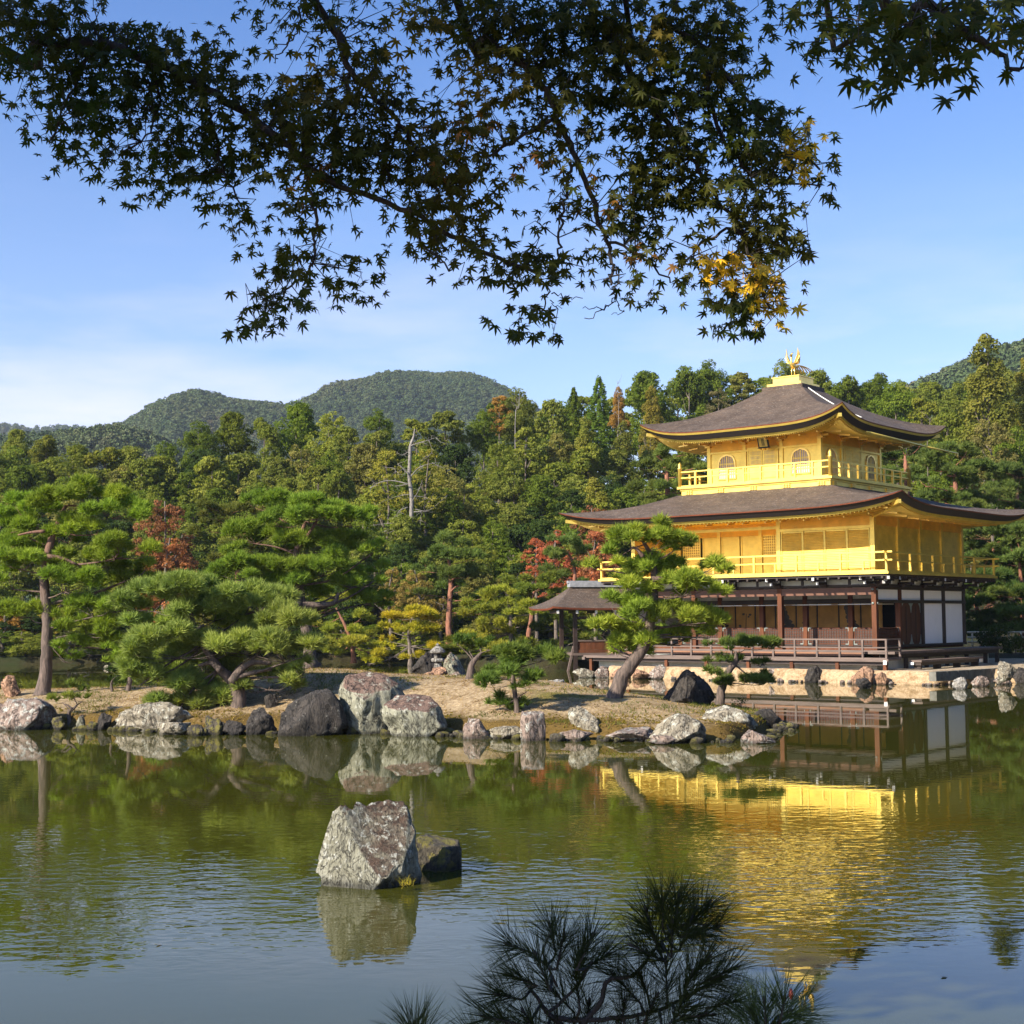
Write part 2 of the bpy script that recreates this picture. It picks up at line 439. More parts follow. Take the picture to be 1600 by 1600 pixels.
def ground_mat(name, stops, moss=(0.10, 0.13, 0.03), mossth=0.6, sc=0.5, fine=14, low=None):
    m, nt, b, o = mat(name)
    n0 = tex(nt, fine, 8, 0.75); n1 = tex(nt, sc, 5, 0.6, dist=0.6)
    n2 = tex(nt, fine * 2.3, 3, 0.7, stretch=(0.35, 1.0, 1.0))
    gm = nt.nodes.new('ShaderNodeNewGeometry')
    r = ramp(nt, stops); nt.links.new(n0, r.inputs[0])
    rm = ramp(nt, [(mossth, (0, 0, 0)), (mossth + 0.1, (1, 1, 1))]); nt.links.new(n1, rm.inputs[0])
    n4 = tex(nt, 2.6, 6, 0.7, dist=0.8); r4 = ramp(nt, [(0.36, (0.58, 0.50, 0.40)), (0.56, (1.08, 1.06, 1.04))]); nt.links.new(n4, r4.inputs[0])
    c = mixc(nt, rm.outputs[0], mixc(nt, 1.0, r.outputs[0], r4.outputs[0], 'MULTIPLY'), moss)
    if low:       # moss and damp soil close to the water
        sz = nt.nodes.new('ShaderNodeSeparateXYZ'); nt.links.new(gm.outputs['Position'], sz.inputs[0])
        ml = N(nt, 'ShaderNodeMath', operation='MULTIPLY_ADD'); ml.inputs[1].default_value = 0.9; nt.links.new(n1, ml.inputs[0]); 
        ng = N(nt, 'ShaderNodeMath', operation='MULTIPLY'); ng.inputs[1].default_value = -1.0; nt.links.new(sz.outputs['Z'], ng.inputs[0]); nt.links.new(ng.outputs[0], ml.inputs[2])
        rl = ramp(nt, [(0.04, (0, 0, 0)), (0.16, (1, 1, 1))]); nt.links.new(ml.outputs[0], rl.inputs[0])
        c = mixc(nt, rl.outputs[0], c, low)
    r2 = ramp(nt, [(0.35, (0.6, 0.58, 0.55)), (0.6, (1.1, 1.08, 1.05))]); nt.links.new(n2, r2.inputs[0])
    c = mixc(nt, 0.8, c, r2.outputs[0], 'MULTIPLY')
    nt.links.new(c, b.inputs['Base Color']); b.inputs['Roughness'].default_value = 0.95
    b.inputs['Specular IOR Level'].default_value = 0.15
    ad = N(nt, 'ShaderNodeMath', operation='ADD'); nt.links.new(n0, ad.inputs[0]); nt.links.new(n2, ad.inputs[1])
    bump(nt, b, ad.outputs[0], 0.8, 0.05)
    return m
M['island'] = ground_mat('dry_grass_ground', [(0.3, (0.19, 0.135, 0.08)), (0.52, (0.40, 0.31, 0.19)), (0.72, (0.62, 0.51, 0.35))], (0.17, 0.15, 0.04), 0.56, 0.5, low=(0.13, 0.085, 0.025))
M['sand'] = ground_mat('raked_sand', [(0.3, (0.40, 0.33, 0.24)), (0.7, (0.56, 0.49, 0.38))], (0.45, 0.39, 0.3), 0.7)
M['sand_wall'] = ground_mat('sandy_wall', [(0.3, (0.34, 0.24, 0.14)), (0.7, (0.54, 0.42, 0.28))], (0.24, 0.17, 0.10), 0.62, 1.2)
M['forest_floor'] = ground_mat('forest_floor', [(0.3, (0.018, 0.018, 0.009)), (0.7, (0.055, 0.05, 0.02))], (0.03, 0.04, 0.014), 0.5)
M['moss'] = ground_mat('orange_moss', [(0.3, (0.16, 0.09, 0.015)), (0.7, (0.36, 0.24, 0.04))], (0.12, 0.14, 0.03), 0.6, 2.0)
# ---------------------------------------------------------------- water
def water_mat():
    m, nt, b, o = mat('pond_water')
    b.inputs['Base Color'].default_value = (0.040, 0.042, 0.005, 1)
    b.inputs['Roughness'].default_value = 0.015
    b.inputs['IOR'].default_value = 1.333
    tc = nt.nodes.new('ShaderNodeTexCoord')
    v = tc.outputs['Object']
    sp = nt.nodes.new('ShaderNodeSeparateXYZ'); nt.links.new(v, sp.inputs[0])
    # ripples: small wind waves in drifting patches between about 10 and 20 m out
    w1 = tex(nt, 5.2, 2, 0.45, vec=v, stretch=(0.8, 1.25, 1), dist=0.3)
    w2 = tex(nt, 1.6, 2, 0.5, vec=v, stretch=(0.7, 1.0, 1))
    w3 = tex(nt, 13.0, 1, 0.5, vec=v, stretch=(0.7, 1.3, 1))
    patch = tex(nt, 0.22, 3, 0.6, vec=v, stretch=(0.8, 1.6, 1))
    pr = N(nt, 'ShaderNodeMapRange'); pr.interpolation_type = 'SMOOTHSTEP'
    pr.inputs['From Min'].default_value = 0.36; pr.inputs['From Max'].default_value = 0.56
    nt.links.new(patch, pr.inputs['Value'])
    def band(a, b2, lo_, hi_):
        r = N(nt, 'ShaderNodeMapRange'); r.interpolation_type = 'SMOOTHSTEP'
        r.inputs['From Min'].default_value = a; r.inputs['From Max'].default_value = b2
        r.inputs['To Min'].default_value = lo_; r.inputs['To Max'].default_value = hi_
        nt.links.new(sp.outputs['Y'], r.inputs['Value']); return r.outputs[0]
    def mth(op, a, b2):
        n = nt.nodes.new('ShaderNodeMath'); n.operation = op
        for i, x in enumerate((a, b2)):
            if isinstance(x, (int, float)): n.inputs[i].default_value = x
            else: nt.links.new(x, n.inputs[i])
        return n.outputs[0]
    b1 = band(9.9, 13.6, 0.03, 1.0); b2_ = mth('ADD', mth('MULTIPLY', band(13.2, 20.0, 1.0, 0.0), 0.9), band(15.0, 32.0, 0.10, 0.015))
    amp = mth('MULTIPLY', mth('MULTIPLY', b1, b2_), mth('ADD', mth('MULTIPLY', pr.outputs[0], 0.75), 0.25))
    s1 = mth('SUBTRACT', w1, 0.5); s3 = mth('MULTIPLY', mth('SUBTRACT', w3, 0.5), 0.16)
    wv = mth('MULTIPLY', mth('ADD', s1, s3), amp)
    h = mth('ADD', wv, mth('MULTIPLY', mth('SUBTRACT', w2, 0.5), mth('ADD', mth('MULTIPLY', amp, 0.5), 0.05)))
    bn = N(nt, 'ShaderNodeBump', Strength=1.0, Distance=0.0105)
    nt.links.new(h, bn.inputs['Height']); nt.links.new(bn.outputs[0], b.inputs['Normal'])
    return m
M['water'] = water_mat()
w = MB(); w.add([(-400, -3, 0), (400, -3, 0), (400, 400, 0), (-400, 400, 0)], [(0, 1, 2, 3)])
tag(w.build('pond_water', M['water']), kind='structure')

# ---------------------------------------------------------------- land
def seg_dist(X, Y, poly):
    """signed distance (positive inside) of points to a closed polygon"""
    d = np.full(X.shape, 1e9); ins = np.zeros(X.shape, bool)
    n = len(poly)
    for i in range(n):
        x0, y0 = poly[i]; x1, y1 = poly[(i + 1) % n]
        dx, dy = x1 - x0, y1 - y0
        t = np.clip(((X - x0) * dx + (Y - y0) * dy) / (dx * dx + dy * dy + 1e-12), 0, 1)
        d = np.minimum(d, np.hypot(X - x0 - t * dx, Y - y0 - t * dy))
        c = ((y0 > Y) != (y1 > Y)) & (X < (x1 - x0) * (Y - y0) / (y1 - y0 + 1e-12) + x0)
        ins ^= c
    return np.where(ins, d, -d)
def vnoise(X, Y, sc, seed=0):
    """cheap smooth value noise"""
    rg = np.random.default_rng(seed); T = rg.random((256, 256))
    x = X * sc + 57.3; y = Y * sc + 31.7
    xi = np.floor(x).astype(int); yi = np.floor(y).astype(int); fx = x - xi; fy = y - yi
    fx = fx * fx * (3 - 2 * fx); fy = fy * fy * (3 - 2 * fy)
    g = lambda a, b_: T[a % 256, b_ % 256]
    return (g(xi, yi) * (1 - fx) + g(xi + 1, yi) * fx) * (1 - fy) + (g(xi, yi + 1) * (1 - fx) + g(xi + 1, yi + 1) * fx) * fy - 0.5
def smooth(a, b_, x):
    t = np.clip((x - a) / (b_ - a), 0, 1); return t * t * (3 - 2 * t)
def grid_mesh(name, xs, ys, Z, mt, parent=None, keep=None):
    X, Y = np.meshgrid(xs, ys)
    V = np.stack([X, Y, Z], -1).reshape(-1, 3)
    nx, ny = len(xs), len(ys)
    i = np.arange(nx - 1)[None, :] + nx * np.arange(ny - 1)[:, None]
    F = np.stack([i, i + 1, i + nx + 1, i + nx], -1).reshape(-1, 4)
    if keep is not None: F = F[keep.reshape(-1)[F].any(1)]
    return link(name, mesh_np(name, V, F, mt, smooth=True), parent)

# island outline from its waterline, in metres
isl_front = [on_z(*p) for p in [(-160, 1136), (-20, 1139), (90, 1139), (175, 1142), (300, 1147), (380, 1145), (480, 1148), (600, 1146), (700, 1150), (770, 1154), (860, 1156), (950, 1158), (1060, 1161), (1150, 1160), (1205, 1150), (1222, 1136)]]
isl = [(p.x, p.y + 0.42) for p in isl_front] + [(6.1, 36.2), (5.2, 38.5), (4.0, 40.5), (1.5, 42.0), (-1.5, 43.5), (-4.5, 45.5), (-8, 46), (-11, 44.5), (-14, 43.5), (-18, 43), (-22, 41)]
def island_h(X, Y):
    d = seg_dist(X, Y, isl)
    edge = smooth(-0.25, 0.35, d) * 0.85 - 0.55
    mound = smooth(0.2, 4.2, d)
    hx = 0.40 + 0.46 * np.exp(-((X + 5.2) / 2.9) ** 2) + 0.30 * np.exp(-((X + 0.5) / 2.3) ** 2) - 0.06 * smooth(-9, -13, -X)
    return edge + mound * hx + 0.07 * vnoise(X, Y, 0.8, 3) * smooth(0, 1, d) + 0.03 * vnoise(X, Y, 3.1, 4) * smooth(0, 0.5, d)
xs = np.arange(-24, 8.6, 0.16); ys = np.arange(29, 47.6, 0.16)
X, Y = np.meshgrid(xs, ys); Z = island_h(X, Y)
tag(grid_mesh('island_ground', xs, ys, Z, M['island'], keep=Z > -0.5), kind='structure')
def isl_z(x, y): return float(island_h(np.array([x]), np.array([y]))[0])
def isl_Y(px, py, default):
    """distance at which the line of sight through a root point meets the island"""
    y = 30.5
    while y < 46.5:
        p = at(px, py, y)
        if isl_z(p.x, y) > max(0.05, p.z): return y
        y += 0.1
    return default

# pavilion frame
PAV = Vector((14.457, 58.178, 0)); PYAW = R(-40.1746)
EX = Vector((math.cos(PYAW), math.sin(PYAW), 0)); EY = Vector((-math.sin(PYAW), math.cos(PYAW), 0))
def pl(x, y, z=0): return PAV + EX * x + EY * y + Vector((0, 0, z))
def to_pl(p): q = Vector((p[0], p[1], 0)) - PAV; return (q.dot(EX), q.dot(EY))

GZ = 0.47
shore = [on_z(893, 1056), on_z(960, 1059), on_z(1030, 1060.5), on_z(1110, 1063), on_z(1180, 1064.5), on_z(1260, 1066), on_z(1330, 1068), on_z(1389, 1069), on_z(1460, 1071), on_z(1500, 1068), on_z(1550, 1066), on_z(1600, 1067), on_z(1680, 1070)]
shore = [(p.x, p.y) for p in shore]
bank = [(-140, 80), (-60, 84), (-30, 87.5), (-18, 89), (-7, 89.5), (-3.8, 86), (-1.2, 77), (0.6, 71.5), (2.2, 71.0), (4.8, 74), (7, 72), (6.0, 68.5)] + shore[1:] + [(24, 50), (26, 34), (29, 16), (34, -2), (160, -2), (160, 330), (-140, 330)]
def land_h(X, Y):
    d = seg_dist(X, Y, bank)
    s = 0.055 + 0.155 * smooth(-45, 30, X)
    rise = s * np.clip(Y - 93, 0, 72)
    rise += 0.05 * smooth(24, 60, X) * np.clip(Y - 84, 0, 90)
    h = smooth(-0.3, 0.3, d) * (0.6 + GZ) - 0.6
    sh = smooth(0.5, 6, d) * 0.35 * smooth(84, 92, Y)
    return h + rise * smooth(0, 8, d) + sh + 0.5 * vnoise(X, Y, 0.12, 9) * smooth(95, 115, Y)
xs = np.concatenate([np.arange(-140, -30, 4.0), np.arange(-30, 32, 0.5), np.arange(32, 161, 4.0)])
ys = np.concatenate([np.arange(-2, 48, 2.0), np.arange(48, 92, 0.5), np.arange(92, 331, 3.0)])
X, Y = np.meshgrid(xs, ys); Z = land_h(X, Y)
sandy = None
land = grid_mesh('far_bank_ground', xs, ys, Z, [M['forest_floor'], M['sand']], keep=Z > -0.58)
tag(land, kind='structure')
me = land.data
cen = np.zeros(len(me.polygons) * 3, dtype=np.float32); me.polygons.foreach_get('center', cen); cen = cen.reshape(-1, 3)
q = cen - np.array(PAV)
lx = q[:, 0] * EX.x + q[:, 1] * EX.y; ly = q[:, 0] * EY.x + q[:, 1] * EY.y
near = ((lx > -16) & (lx < 12) & (ly < 16 + 0.1 * lx)).astype(np.int32)
me.polygons.foreach_set('material_index', near)
def land_z(x, y): return float(land_h(np.array([x]), np.array([y]))[0])

# near bank under the camera, and pond bed
xs = np.arange(-14, 14.1, 0.5); ys = np.arange(-14, 3.1, 0.5)
X, Y = np.meshgrid(xs, ys)
Z = 1.0 * smooth(2.6, 0.8, Y + 0.4 * np.sin(X * 0.6)) - 0.25 + 0.08 * vnoise(X, Y, 0.7, 2)
tag(grid_mesh('near_bank_ground', xs, ys, Z, M['island']), kind='structure')

# ---------------------------------------------------------------- hills beyond
def hill(name, prof, Y0, depth, mt, base=0.0, n=90, foot=1.0, back=1.3):
    """prof: skyline (px, py) seen from the pond, laid at distance Y0; the slope comes down towards the viewer over depth metres"""
    px = np.array([p[0] for p in prof], float); py = np.array([p[1] for p in prof], float)
    us = np.linspace(px[0], px[-1], n)
    rows = []
    m = 26
    for j in range(m):
        t = j / (m - 1)            # 0 foot .. 1 crest .. then back slope
        row = []
        for u in us:
            v = np.interp(u, px, py)
            P = at(u, v + 22, Y0)
            tt = t / 0.8
            if tt <= 1:
                k = math.sin(tt * math.pi / 2) ** 1.15
                yy = Y0 - depth * (1 - tt); zz = base + (P.z - base) * k
            else:
                yy = Y0 + depth * back * (tt - 1) * 1.6; zz = P.z - (P.z - base) * (tt - 1) * 1.6
            nn = noise.fractal(Vector((P.x * 0.012, yy * 0.012, 1.7)), 1.0, 2.0, 4)
            gl = abs(noise.fractal(Vector((P.x * 0.006, yy * 0.002, 4.2)), 1.0, 2.0, 4))
            zz += (nn * 0.16 - gl * 0.30) * (P.z - base) * min(1.0, max(0.0, (1 - tt)) * 1.1) * min(1, tt * 3) + nn * 0.02 * (P.z - base)
            row.append((P.x, yy, zz))
        rows.append(row)
    V = [p for r_ in rows for p in r_]
    F = []
    for j in range(m - 1):
        for i in range(n - 1):
            a = j * n + i; F.append((a, a + 1, a + n + 1, a + n))
    o = link(name, mesh_np(name, V, F, mt, smooth=True))
    tag(o, kind='structure')
    return o
M['hill'] = ground_mat('wooded_hill_soil', [(0.3, (0.025, 0.035, 0.014)), (0.7, (0.06, 0.075, 0.03))], (0.05, 0.07, 0.02), 0.5, 0.02, 0.3)
H_A = hill('far_hill', [(60, 700), (130, 690), (200, 668), (250, 654), (290, 630), (335, 612), (375, 622), (430, 630), (480, 635), (520, 640), (600, 668)], 900, 330, M['hill'])
H_B = hill('great_hill', [(430, 668), (460, 640), (500, 615), (560, 588), (600, 575), (645, 571), (690, 580), (720, 583), (760, 594), (790, 606), (830, 630), (900, 668)], 1050, 380, M['hill'])
H_C = hill('low_ridge', [(-250, 640), (-120, 645), (-30, 650), (20, 656), (60, 662), (110, 658), (150, 660), (260, 668), (420, 676), (560, 684)], 1400, 200, M['hill'], n=60)
H_D = hill('near_ridge', [(-260, 672), (-60, 678), (10, 682), (80, 678), (130, 676), (180, 668), (220, 672), (265, 690), (310, 716), (400, 760)], 480, 150, M['hill'], n=60)
H_E = hill('right_hill', [(1150, 720), (1260, 680), (1330, 645), (1400, 620), (1440, 604), (1480, 586), (1530, 572), (1580, 558), (1620, 546), (1720, 524), (1900, 504), (2200, 506)], 600, 330, M['hill'], base=12)
# ---------------------------------------------------------------- golden pavilion
pav = empty('golden_pavilion', PAV, PYAW)
tag(pav, 'three storey pavilion with gold leaf upper floors and bark roofs by the pond', 'pavilion')
W_, D_, B = 11.7, 8.52, 2.13
def P(mb, name, mt, parent=pav, label=None, kind=None): return mb.build(name, M[mt] if isinstance(mt, str) else mt, parent, label, kind)

ZF, Z2, Z3, ZT = 1.30, 4.29, 8.35, 12.75
# --- white foundation strip under the veranda
P(MB().box(-12.6, 0.8, -1.55, D_ + 0.8, GZ - 0.1, 0.86), 'foundation', 'white_strip')
# --- ground floor: posts
def post(x, y, z0, z1, w=0.2, mt='wood', name='post', parent=pav):
    b_ = MB().box(x - w / 2, x + w / 2, y - w / 2, y + w / 2, z0, z1)
    return P(b_, name, mt, parent)
front_x = [0, -2 * B, -4 * B, -W_]
for x in front_x: post(x, 0, ZF - 0.35, 3.74)
inner_x = [0, -B, -2 * B, -3 * B, -4 * B, -5 * B, -W_]
for x in inner_x: post(x, B, ZF, 3.9)
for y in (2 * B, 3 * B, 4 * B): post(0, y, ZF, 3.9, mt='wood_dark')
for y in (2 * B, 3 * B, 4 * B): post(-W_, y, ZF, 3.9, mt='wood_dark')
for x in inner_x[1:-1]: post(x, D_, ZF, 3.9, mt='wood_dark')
# small round nail covers on the corner post
nb = MB()
for z in (3.62, 3.06):
    nb.tube([(-0.03, -0.1, z), (-0.03, -0.135, z)], 0.05, 8)
    nb.tube([(0.1, 0.02, z), (0.135, 0.02, z)], 0.05, 8)
P(nb, 'nail_cover', 'metal_grey', kind='stuff')
# --- beams
P(MB().box(-W_ - 0.1, 0.0, -0.085, 0.085, 3.40, 3.70), 'front_beam', 'wood_beam')
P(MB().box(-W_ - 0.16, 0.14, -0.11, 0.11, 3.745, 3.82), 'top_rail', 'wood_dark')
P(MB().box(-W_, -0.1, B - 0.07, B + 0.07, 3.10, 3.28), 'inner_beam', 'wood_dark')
P(MB().box(-W_, -0.1, B - 0.03, B + 0.03, 3.283, 3.9), 'inner_plaster', 'white_strip')
P(MB().box(-W_, -0.1, B - 0.07, B + 0.07, ZF, ZF + 0.06), 'inner_sill', 'wood_dark')
P(MB().box(-W_ + 0.1, 0.0, 0.12, B - 0.08, 3.76, 3.8), 'ceiling_board', 'wood_grey')
# lifted shutters seen edge-on, hanging under the beam
for i in range(5):
    x0 = -B * i - 0.16; x1 = x0 - B + 0.3
    P(MB().box(x0, x1, 0.7, B - 0.1, 3.02, 3.05), 'lifted_shutter', 'white_strip')
# --- plaster strip between beam and upper balcony, split by struts
for i in range(11):
    x1 = -0.06 - i * B / 2; x0 = x1 - B / 2 + 0.12
    if x0 < -W_: x0 = -W_ + 0.06
    P(MB().box(x0, x1, -0.04, 0.04, 3.822, 4.1), 'plaster_strip', 'white_strip')
    P(MB().box(x0 - 0.115, x0 - 0.005, -0.07, 0.07, 3.822, 4.1), 'strut', 'wood_dark')
for i in range(8):
    y0 = 0.12 + i * B / 2; y1 = y0 + B / 2 - 0.12
    P(MB().box(-0.04, 0.04, y0, y1, 3.822, 4.1), 'plaster_strip', 'white_strip')
    P(MB().box(-0.07, 0.07, y1 + 0.005, y1 + 0.115, 3.822, 4.1), 'strut', 'wood_dark')
# --- right side wall
for z0, z1 in ((3.745, 3.82), (3.62, 3.74), (3.08, 3.20), (ZF - 0.02, ZF + 0.07)):
    P(MB().box(-0.09, 0.115, 0.1, D_ + 0.12, z0, z1), 'side_rail', 'wood_dark')
for i in range(4):
    P(MB().box(-0.02, 0.02, i * B + 0.1, (i + 1) * B - 0.1, 3.205, 3.615), 'transom_panel', 'white')
for i in (2, 3):
    P(MB().box(-0.02, 0.02, i * B + 0.1, (i + 1) * B - 0.1, ZF + 0.075, 3.075), 'wall_panel', 'white')
# double plank door in the second bay
for k in range(2):
    y0 = B + 0.16 + k * 0.92; y1 = y0 + 0.89
    dr = P(MB().box(-0.04, 0.03, y0, y1, ZF + 0.08, 3.07), 'plank_door', 'door_wood')
    f = MB()
    for zz, s in ((ZF + 0.08, 1), (3.07, -1)):
        for yy, t in ((y0, 1), (y1, -1)):
            f.add([(0.034, yy, zz), (0.034, yy + t * 0.2, zz), (0.034, yy + t * 0.07, zz + s * 0.12), (0.034, yy, zz + s * 0.4),
                   (0.046, yy, zz), (0.046, yy + t * 0.2, zz), (0.046, yy + t * 0.07, zz + s * 0.12), (0.046, yy, zz + s * 0.4)],
                  [(4, 5, 6, 7), (0, 1, 5, 4), (1, 2, 6, 5), (2, 3, 7, 6), (3, 0, 4, 7)])
    P(f, 'corner_fitting', 'metal_grey', dr, kind='stuff')
    P(MB().box(0.031, 0.05, (y0 + y1) / 2 - 0.012, (y0 + y1) / 2 + 0.012, ZF + 0.15, 2.95), 'batten', 'wood_dark', dr)
P(MB().box(-0.1, 0.02, B + 0.09, B + 0.155, ZF + 0.07, 3.08), 'door_jamb', 'wood_dark')
P(MB().box(-0.1, 0.02, 2 * B - 0.2, 2 * B - 0.105, ZF + 0.07, 3.08), 'door_jamb', 'wood_dark')
# --- lower lattice shutters
def lattice(x0, x1, y, z0, z1, along='x'):
    fr = MB()
    def bx(a0, a1, c0, c1, t):
        if along == 'x': fr.box(a0, a1, y - t, y + t, c0, c1)
        else: fr.box(y - t, y + t, a0, a1, c0, c1)
    bx(x0, x1, z1 - 0.05, z1, 0.04); bx(x0, x1, z0, z0 + 0.05, 0.04)
    bx(x0, x0 + 0.05, z0 + 0.05, z1 - 0.05, 0.04); bx(x1 - 0.05, x1, z0 + 0.05, z1 - 0.05, 0.04)
    o = P(fr, 'lattice_shutter', 'wood_lattice')
    fr = MB(); n = int((x1 - x0) / 0.115)
    for i in range(1, n): a = x0 + (x1 - x0) * i / n; bx(a - 0.014, a + 0.014, z0 + 0.05, z1 - 0.05, 0.03)
    m = int((z1 - z0) / 0.115)
    for i in range(1, m): c = z0 + (z1 - z0) * i / m; bx(x0 + 0.05, x1 - 0.05, c - 0.014, c + 0.014, 0.026)
    P(fr, 'lattice_bars', 'wood_lattice', o, kind='stuff')
    fr = MB(); bx(x0 + 0.02, x1 - 0.02, z0 + 0.02, z1 - 0.02, 0.012)
    P(fr, 'backing_board', 'wood_dark', o)
    fr = MB()
    for xx, s in ((x0, 1), (x1, -1)):
        for zz, t in ((z1, -1), (z0, 1)):
            for (da, dc) in ((0.16, 0.035), (0.035, 0.16)):
                a0, a1 = sorted((xx, xx + s * da)); c0, c1 = sorted((zz, zz + t * dc))
                bx(a0, a1, c0, c1, 0.046 if da > 0.1 else 0.049)
    P(fr, 'corner_fitting', 'metal_grey', o, kind='stuff')
for i in range(5):
    lattice(-B * (i + 1) + 0.11, -B * i - 0.11, B, ZF + 0.065, ZF + 0.78)
lattice(0.11, B - 0.11, 0.0, ZF + 0.075, ZF + 0.78, 'y')
# --- inside: floor, dark shell, painted gold screens at the back of the room
P(MB().box(-W_, 0, 0.1, D_, ZF - 0.12, ZF - 0.02), 'inner_floor', 'wood')
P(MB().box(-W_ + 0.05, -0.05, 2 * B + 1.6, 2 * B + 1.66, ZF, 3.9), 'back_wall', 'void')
P(MB().box(-W_ - 0.02, -W_ + 0.03, 0.1, D_, ZF, 3.9), 'left_wall', 'white_strip')
P(MB().box(-W_, 0, D_ - 0.04, D_ + 0.04, ZF, 3.9), 'rear_wall', 'white')
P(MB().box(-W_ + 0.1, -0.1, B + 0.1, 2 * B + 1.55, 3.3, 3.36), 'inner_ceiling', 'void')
scr = 2 * B + 0.6
k = 0
for i in range(9):
    x1 = -2.05 - i * 1.06; x0 = x1 - 0.98
    s = P(MB().box(x0, x1, scr - 0.02, scr + 0.02, ZF + 0.3, 3.12), 'painted_screen', 'gold_paint')
    P(MB().box(x0 - 0.04, x0 + 0.0, scr - 0.05, scr + 0.05, ZF + 0.1, 3.15), 'screen_frame', 'ink', s)
    if i in (1, 3, 4, 6, 7):      # dark painted pine clumps and rocks on the screens
        g = MB(); rr = random.Random(i)
        base = ZF + 0.3; yy = scr - 0.026
        def blob(cx, cz, rx, rz, n=9):
            V = [(cx, yy, cz)] + [(cx + math.cos(6.283 * a / n) * rx * rr.uniform(.75, 1.1), yy, cz + math.sin(6.283 * a / n) * rz * rr.uniform(.75, 1.1)) for a in range(n)]
            g.add(V, [(0, 1 + a, 1 + (a + 1) % n) for a in range(n)])
        cx = (x0 + x1) / 2
        if i in (1, 4):
            for t in range(7): blob(cx + 0.3 - t * 0.07, base + 0.12 + t * 0.2, 0.36 - t * 0.035, 0.16)
        else:
            for t in range(10): blob(cx + rr.uniform(-.32, .32), base + rr.uniform(0.1, 1.15), rr.uniform(.04, .09), rr.uniform(.04, .08), 7)
            g.add([(cx - .03, yy, base), (cx + .04, yy, base), (cx + .08, yy, base + 1.1), (cx + .05, yy, base + 1.1)], [(0, 1, 2, 3)])
            blob(cx + .2, base + .12, .3, .14)
        P(g, 'painted_motif', 'ink', s)
# --- brackets under the balcony, each with white painted tips
def bracket(x, y, dx, dy, z=4.14, diag=False):
    b_ = MB(); t_ = MB()
    L = 1.5 if diag else 1.0
    for (s0, s1, zz, h) in ((0.0, 0.62 * L, z - 0.26, 0.11), (0.0, 0.98 * L, z - 0.10, 0.12)):
        b_.beam((x + dx * s0, y + dy * s0, zz), (x + dx * s1, y + dy * s1, zz), 0.1, h)
        t_.beam((x + dx * s1, y + dy * s1, zz), (x + dx * (s1 + 0.02), y + dy * (s1 + 0.02), zz), 0.105, h + 0.005)
    # cross arm with its own tips
    cx, cy = x + dx * 0.55 * L, y + dy * 0.55 * L
    b_.beam((cx - dy * 0.32, cy - dx * 0.32, z - 0.16), (cx + dy * 0.32, cy + dx * 0.32, z - 0.16), 0.08, 0.09)
    for s in (-1, 1):
        t_.beam((cx + s * dy * 0.32, cy + s * dx * 0.32, z - 0.16), (cx + s * dy * 0.34, cy + s * dx * 0.34, z - 0.16), 0.085, 0.095)
    b_.add(*([[(x - 0.09, y - 0.09, z - 0.42), (x + 0.09, y - 0.09, z - 0.42), (x + 0.09, y + 0.09, z - 0.42), (x - 0.09, y + 0.09, z - 0.42),
               (x - 0.17, y - 0.17, z - 0.30), (x + 0.17, y - 0.17, z - 0.30), (x + 0.17, y + 0.17, z - 0.30), (x - 0.17, y + 0.17, z - 0.30)],
              [(0, 3, 2, 1), (4, 5, 6, 7), (0, 1, 5, 4), (1, 2, 6, 5), (2, 3, 7, 6), (3, 0, 4, 7)]]))
    o = P(b_, 'bracket', 'wood_dark'); P(t_, 'white_tip', 'white_tip', o)
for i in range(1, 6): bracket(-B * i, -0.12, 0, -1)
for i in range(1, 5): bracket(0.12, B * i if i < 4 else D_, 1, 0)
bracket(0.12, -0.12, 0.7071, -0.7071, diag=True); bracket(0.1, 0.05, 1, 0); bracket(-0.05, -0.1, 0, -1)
# --- balcony slab of the second storey
PB = 1.178
P(MB().box(-W_ - PB + 0.1, PB - 0.1, -PB + 0.1, D_ + PB - 0.1, 4.105, 4.19), 'balcony_joists', 'wood_dark')
P(MB().box(-W_ - PB, PB, -PB, D_ + PB, 4.193, Z2), 'balcony_floor', 'gold')
jb = MB()
for i in range(30):
    x = -W_ - 0.9 + i * (W_ + 1.8) / 29; jb.box(x - 0.04, x + 0.04, -PB + 0.02, -0.08, 4.02, 4.10)
for i in range(22):
    y = -0.9 + i * (D_ + 1.8) / 21; jb.box(0.08, PB - 0.02, y - 0.04, y + 0.04, 4.02, 4.10)
P(jb, 'joist_ends', 'wood_dark', kind='stuff')

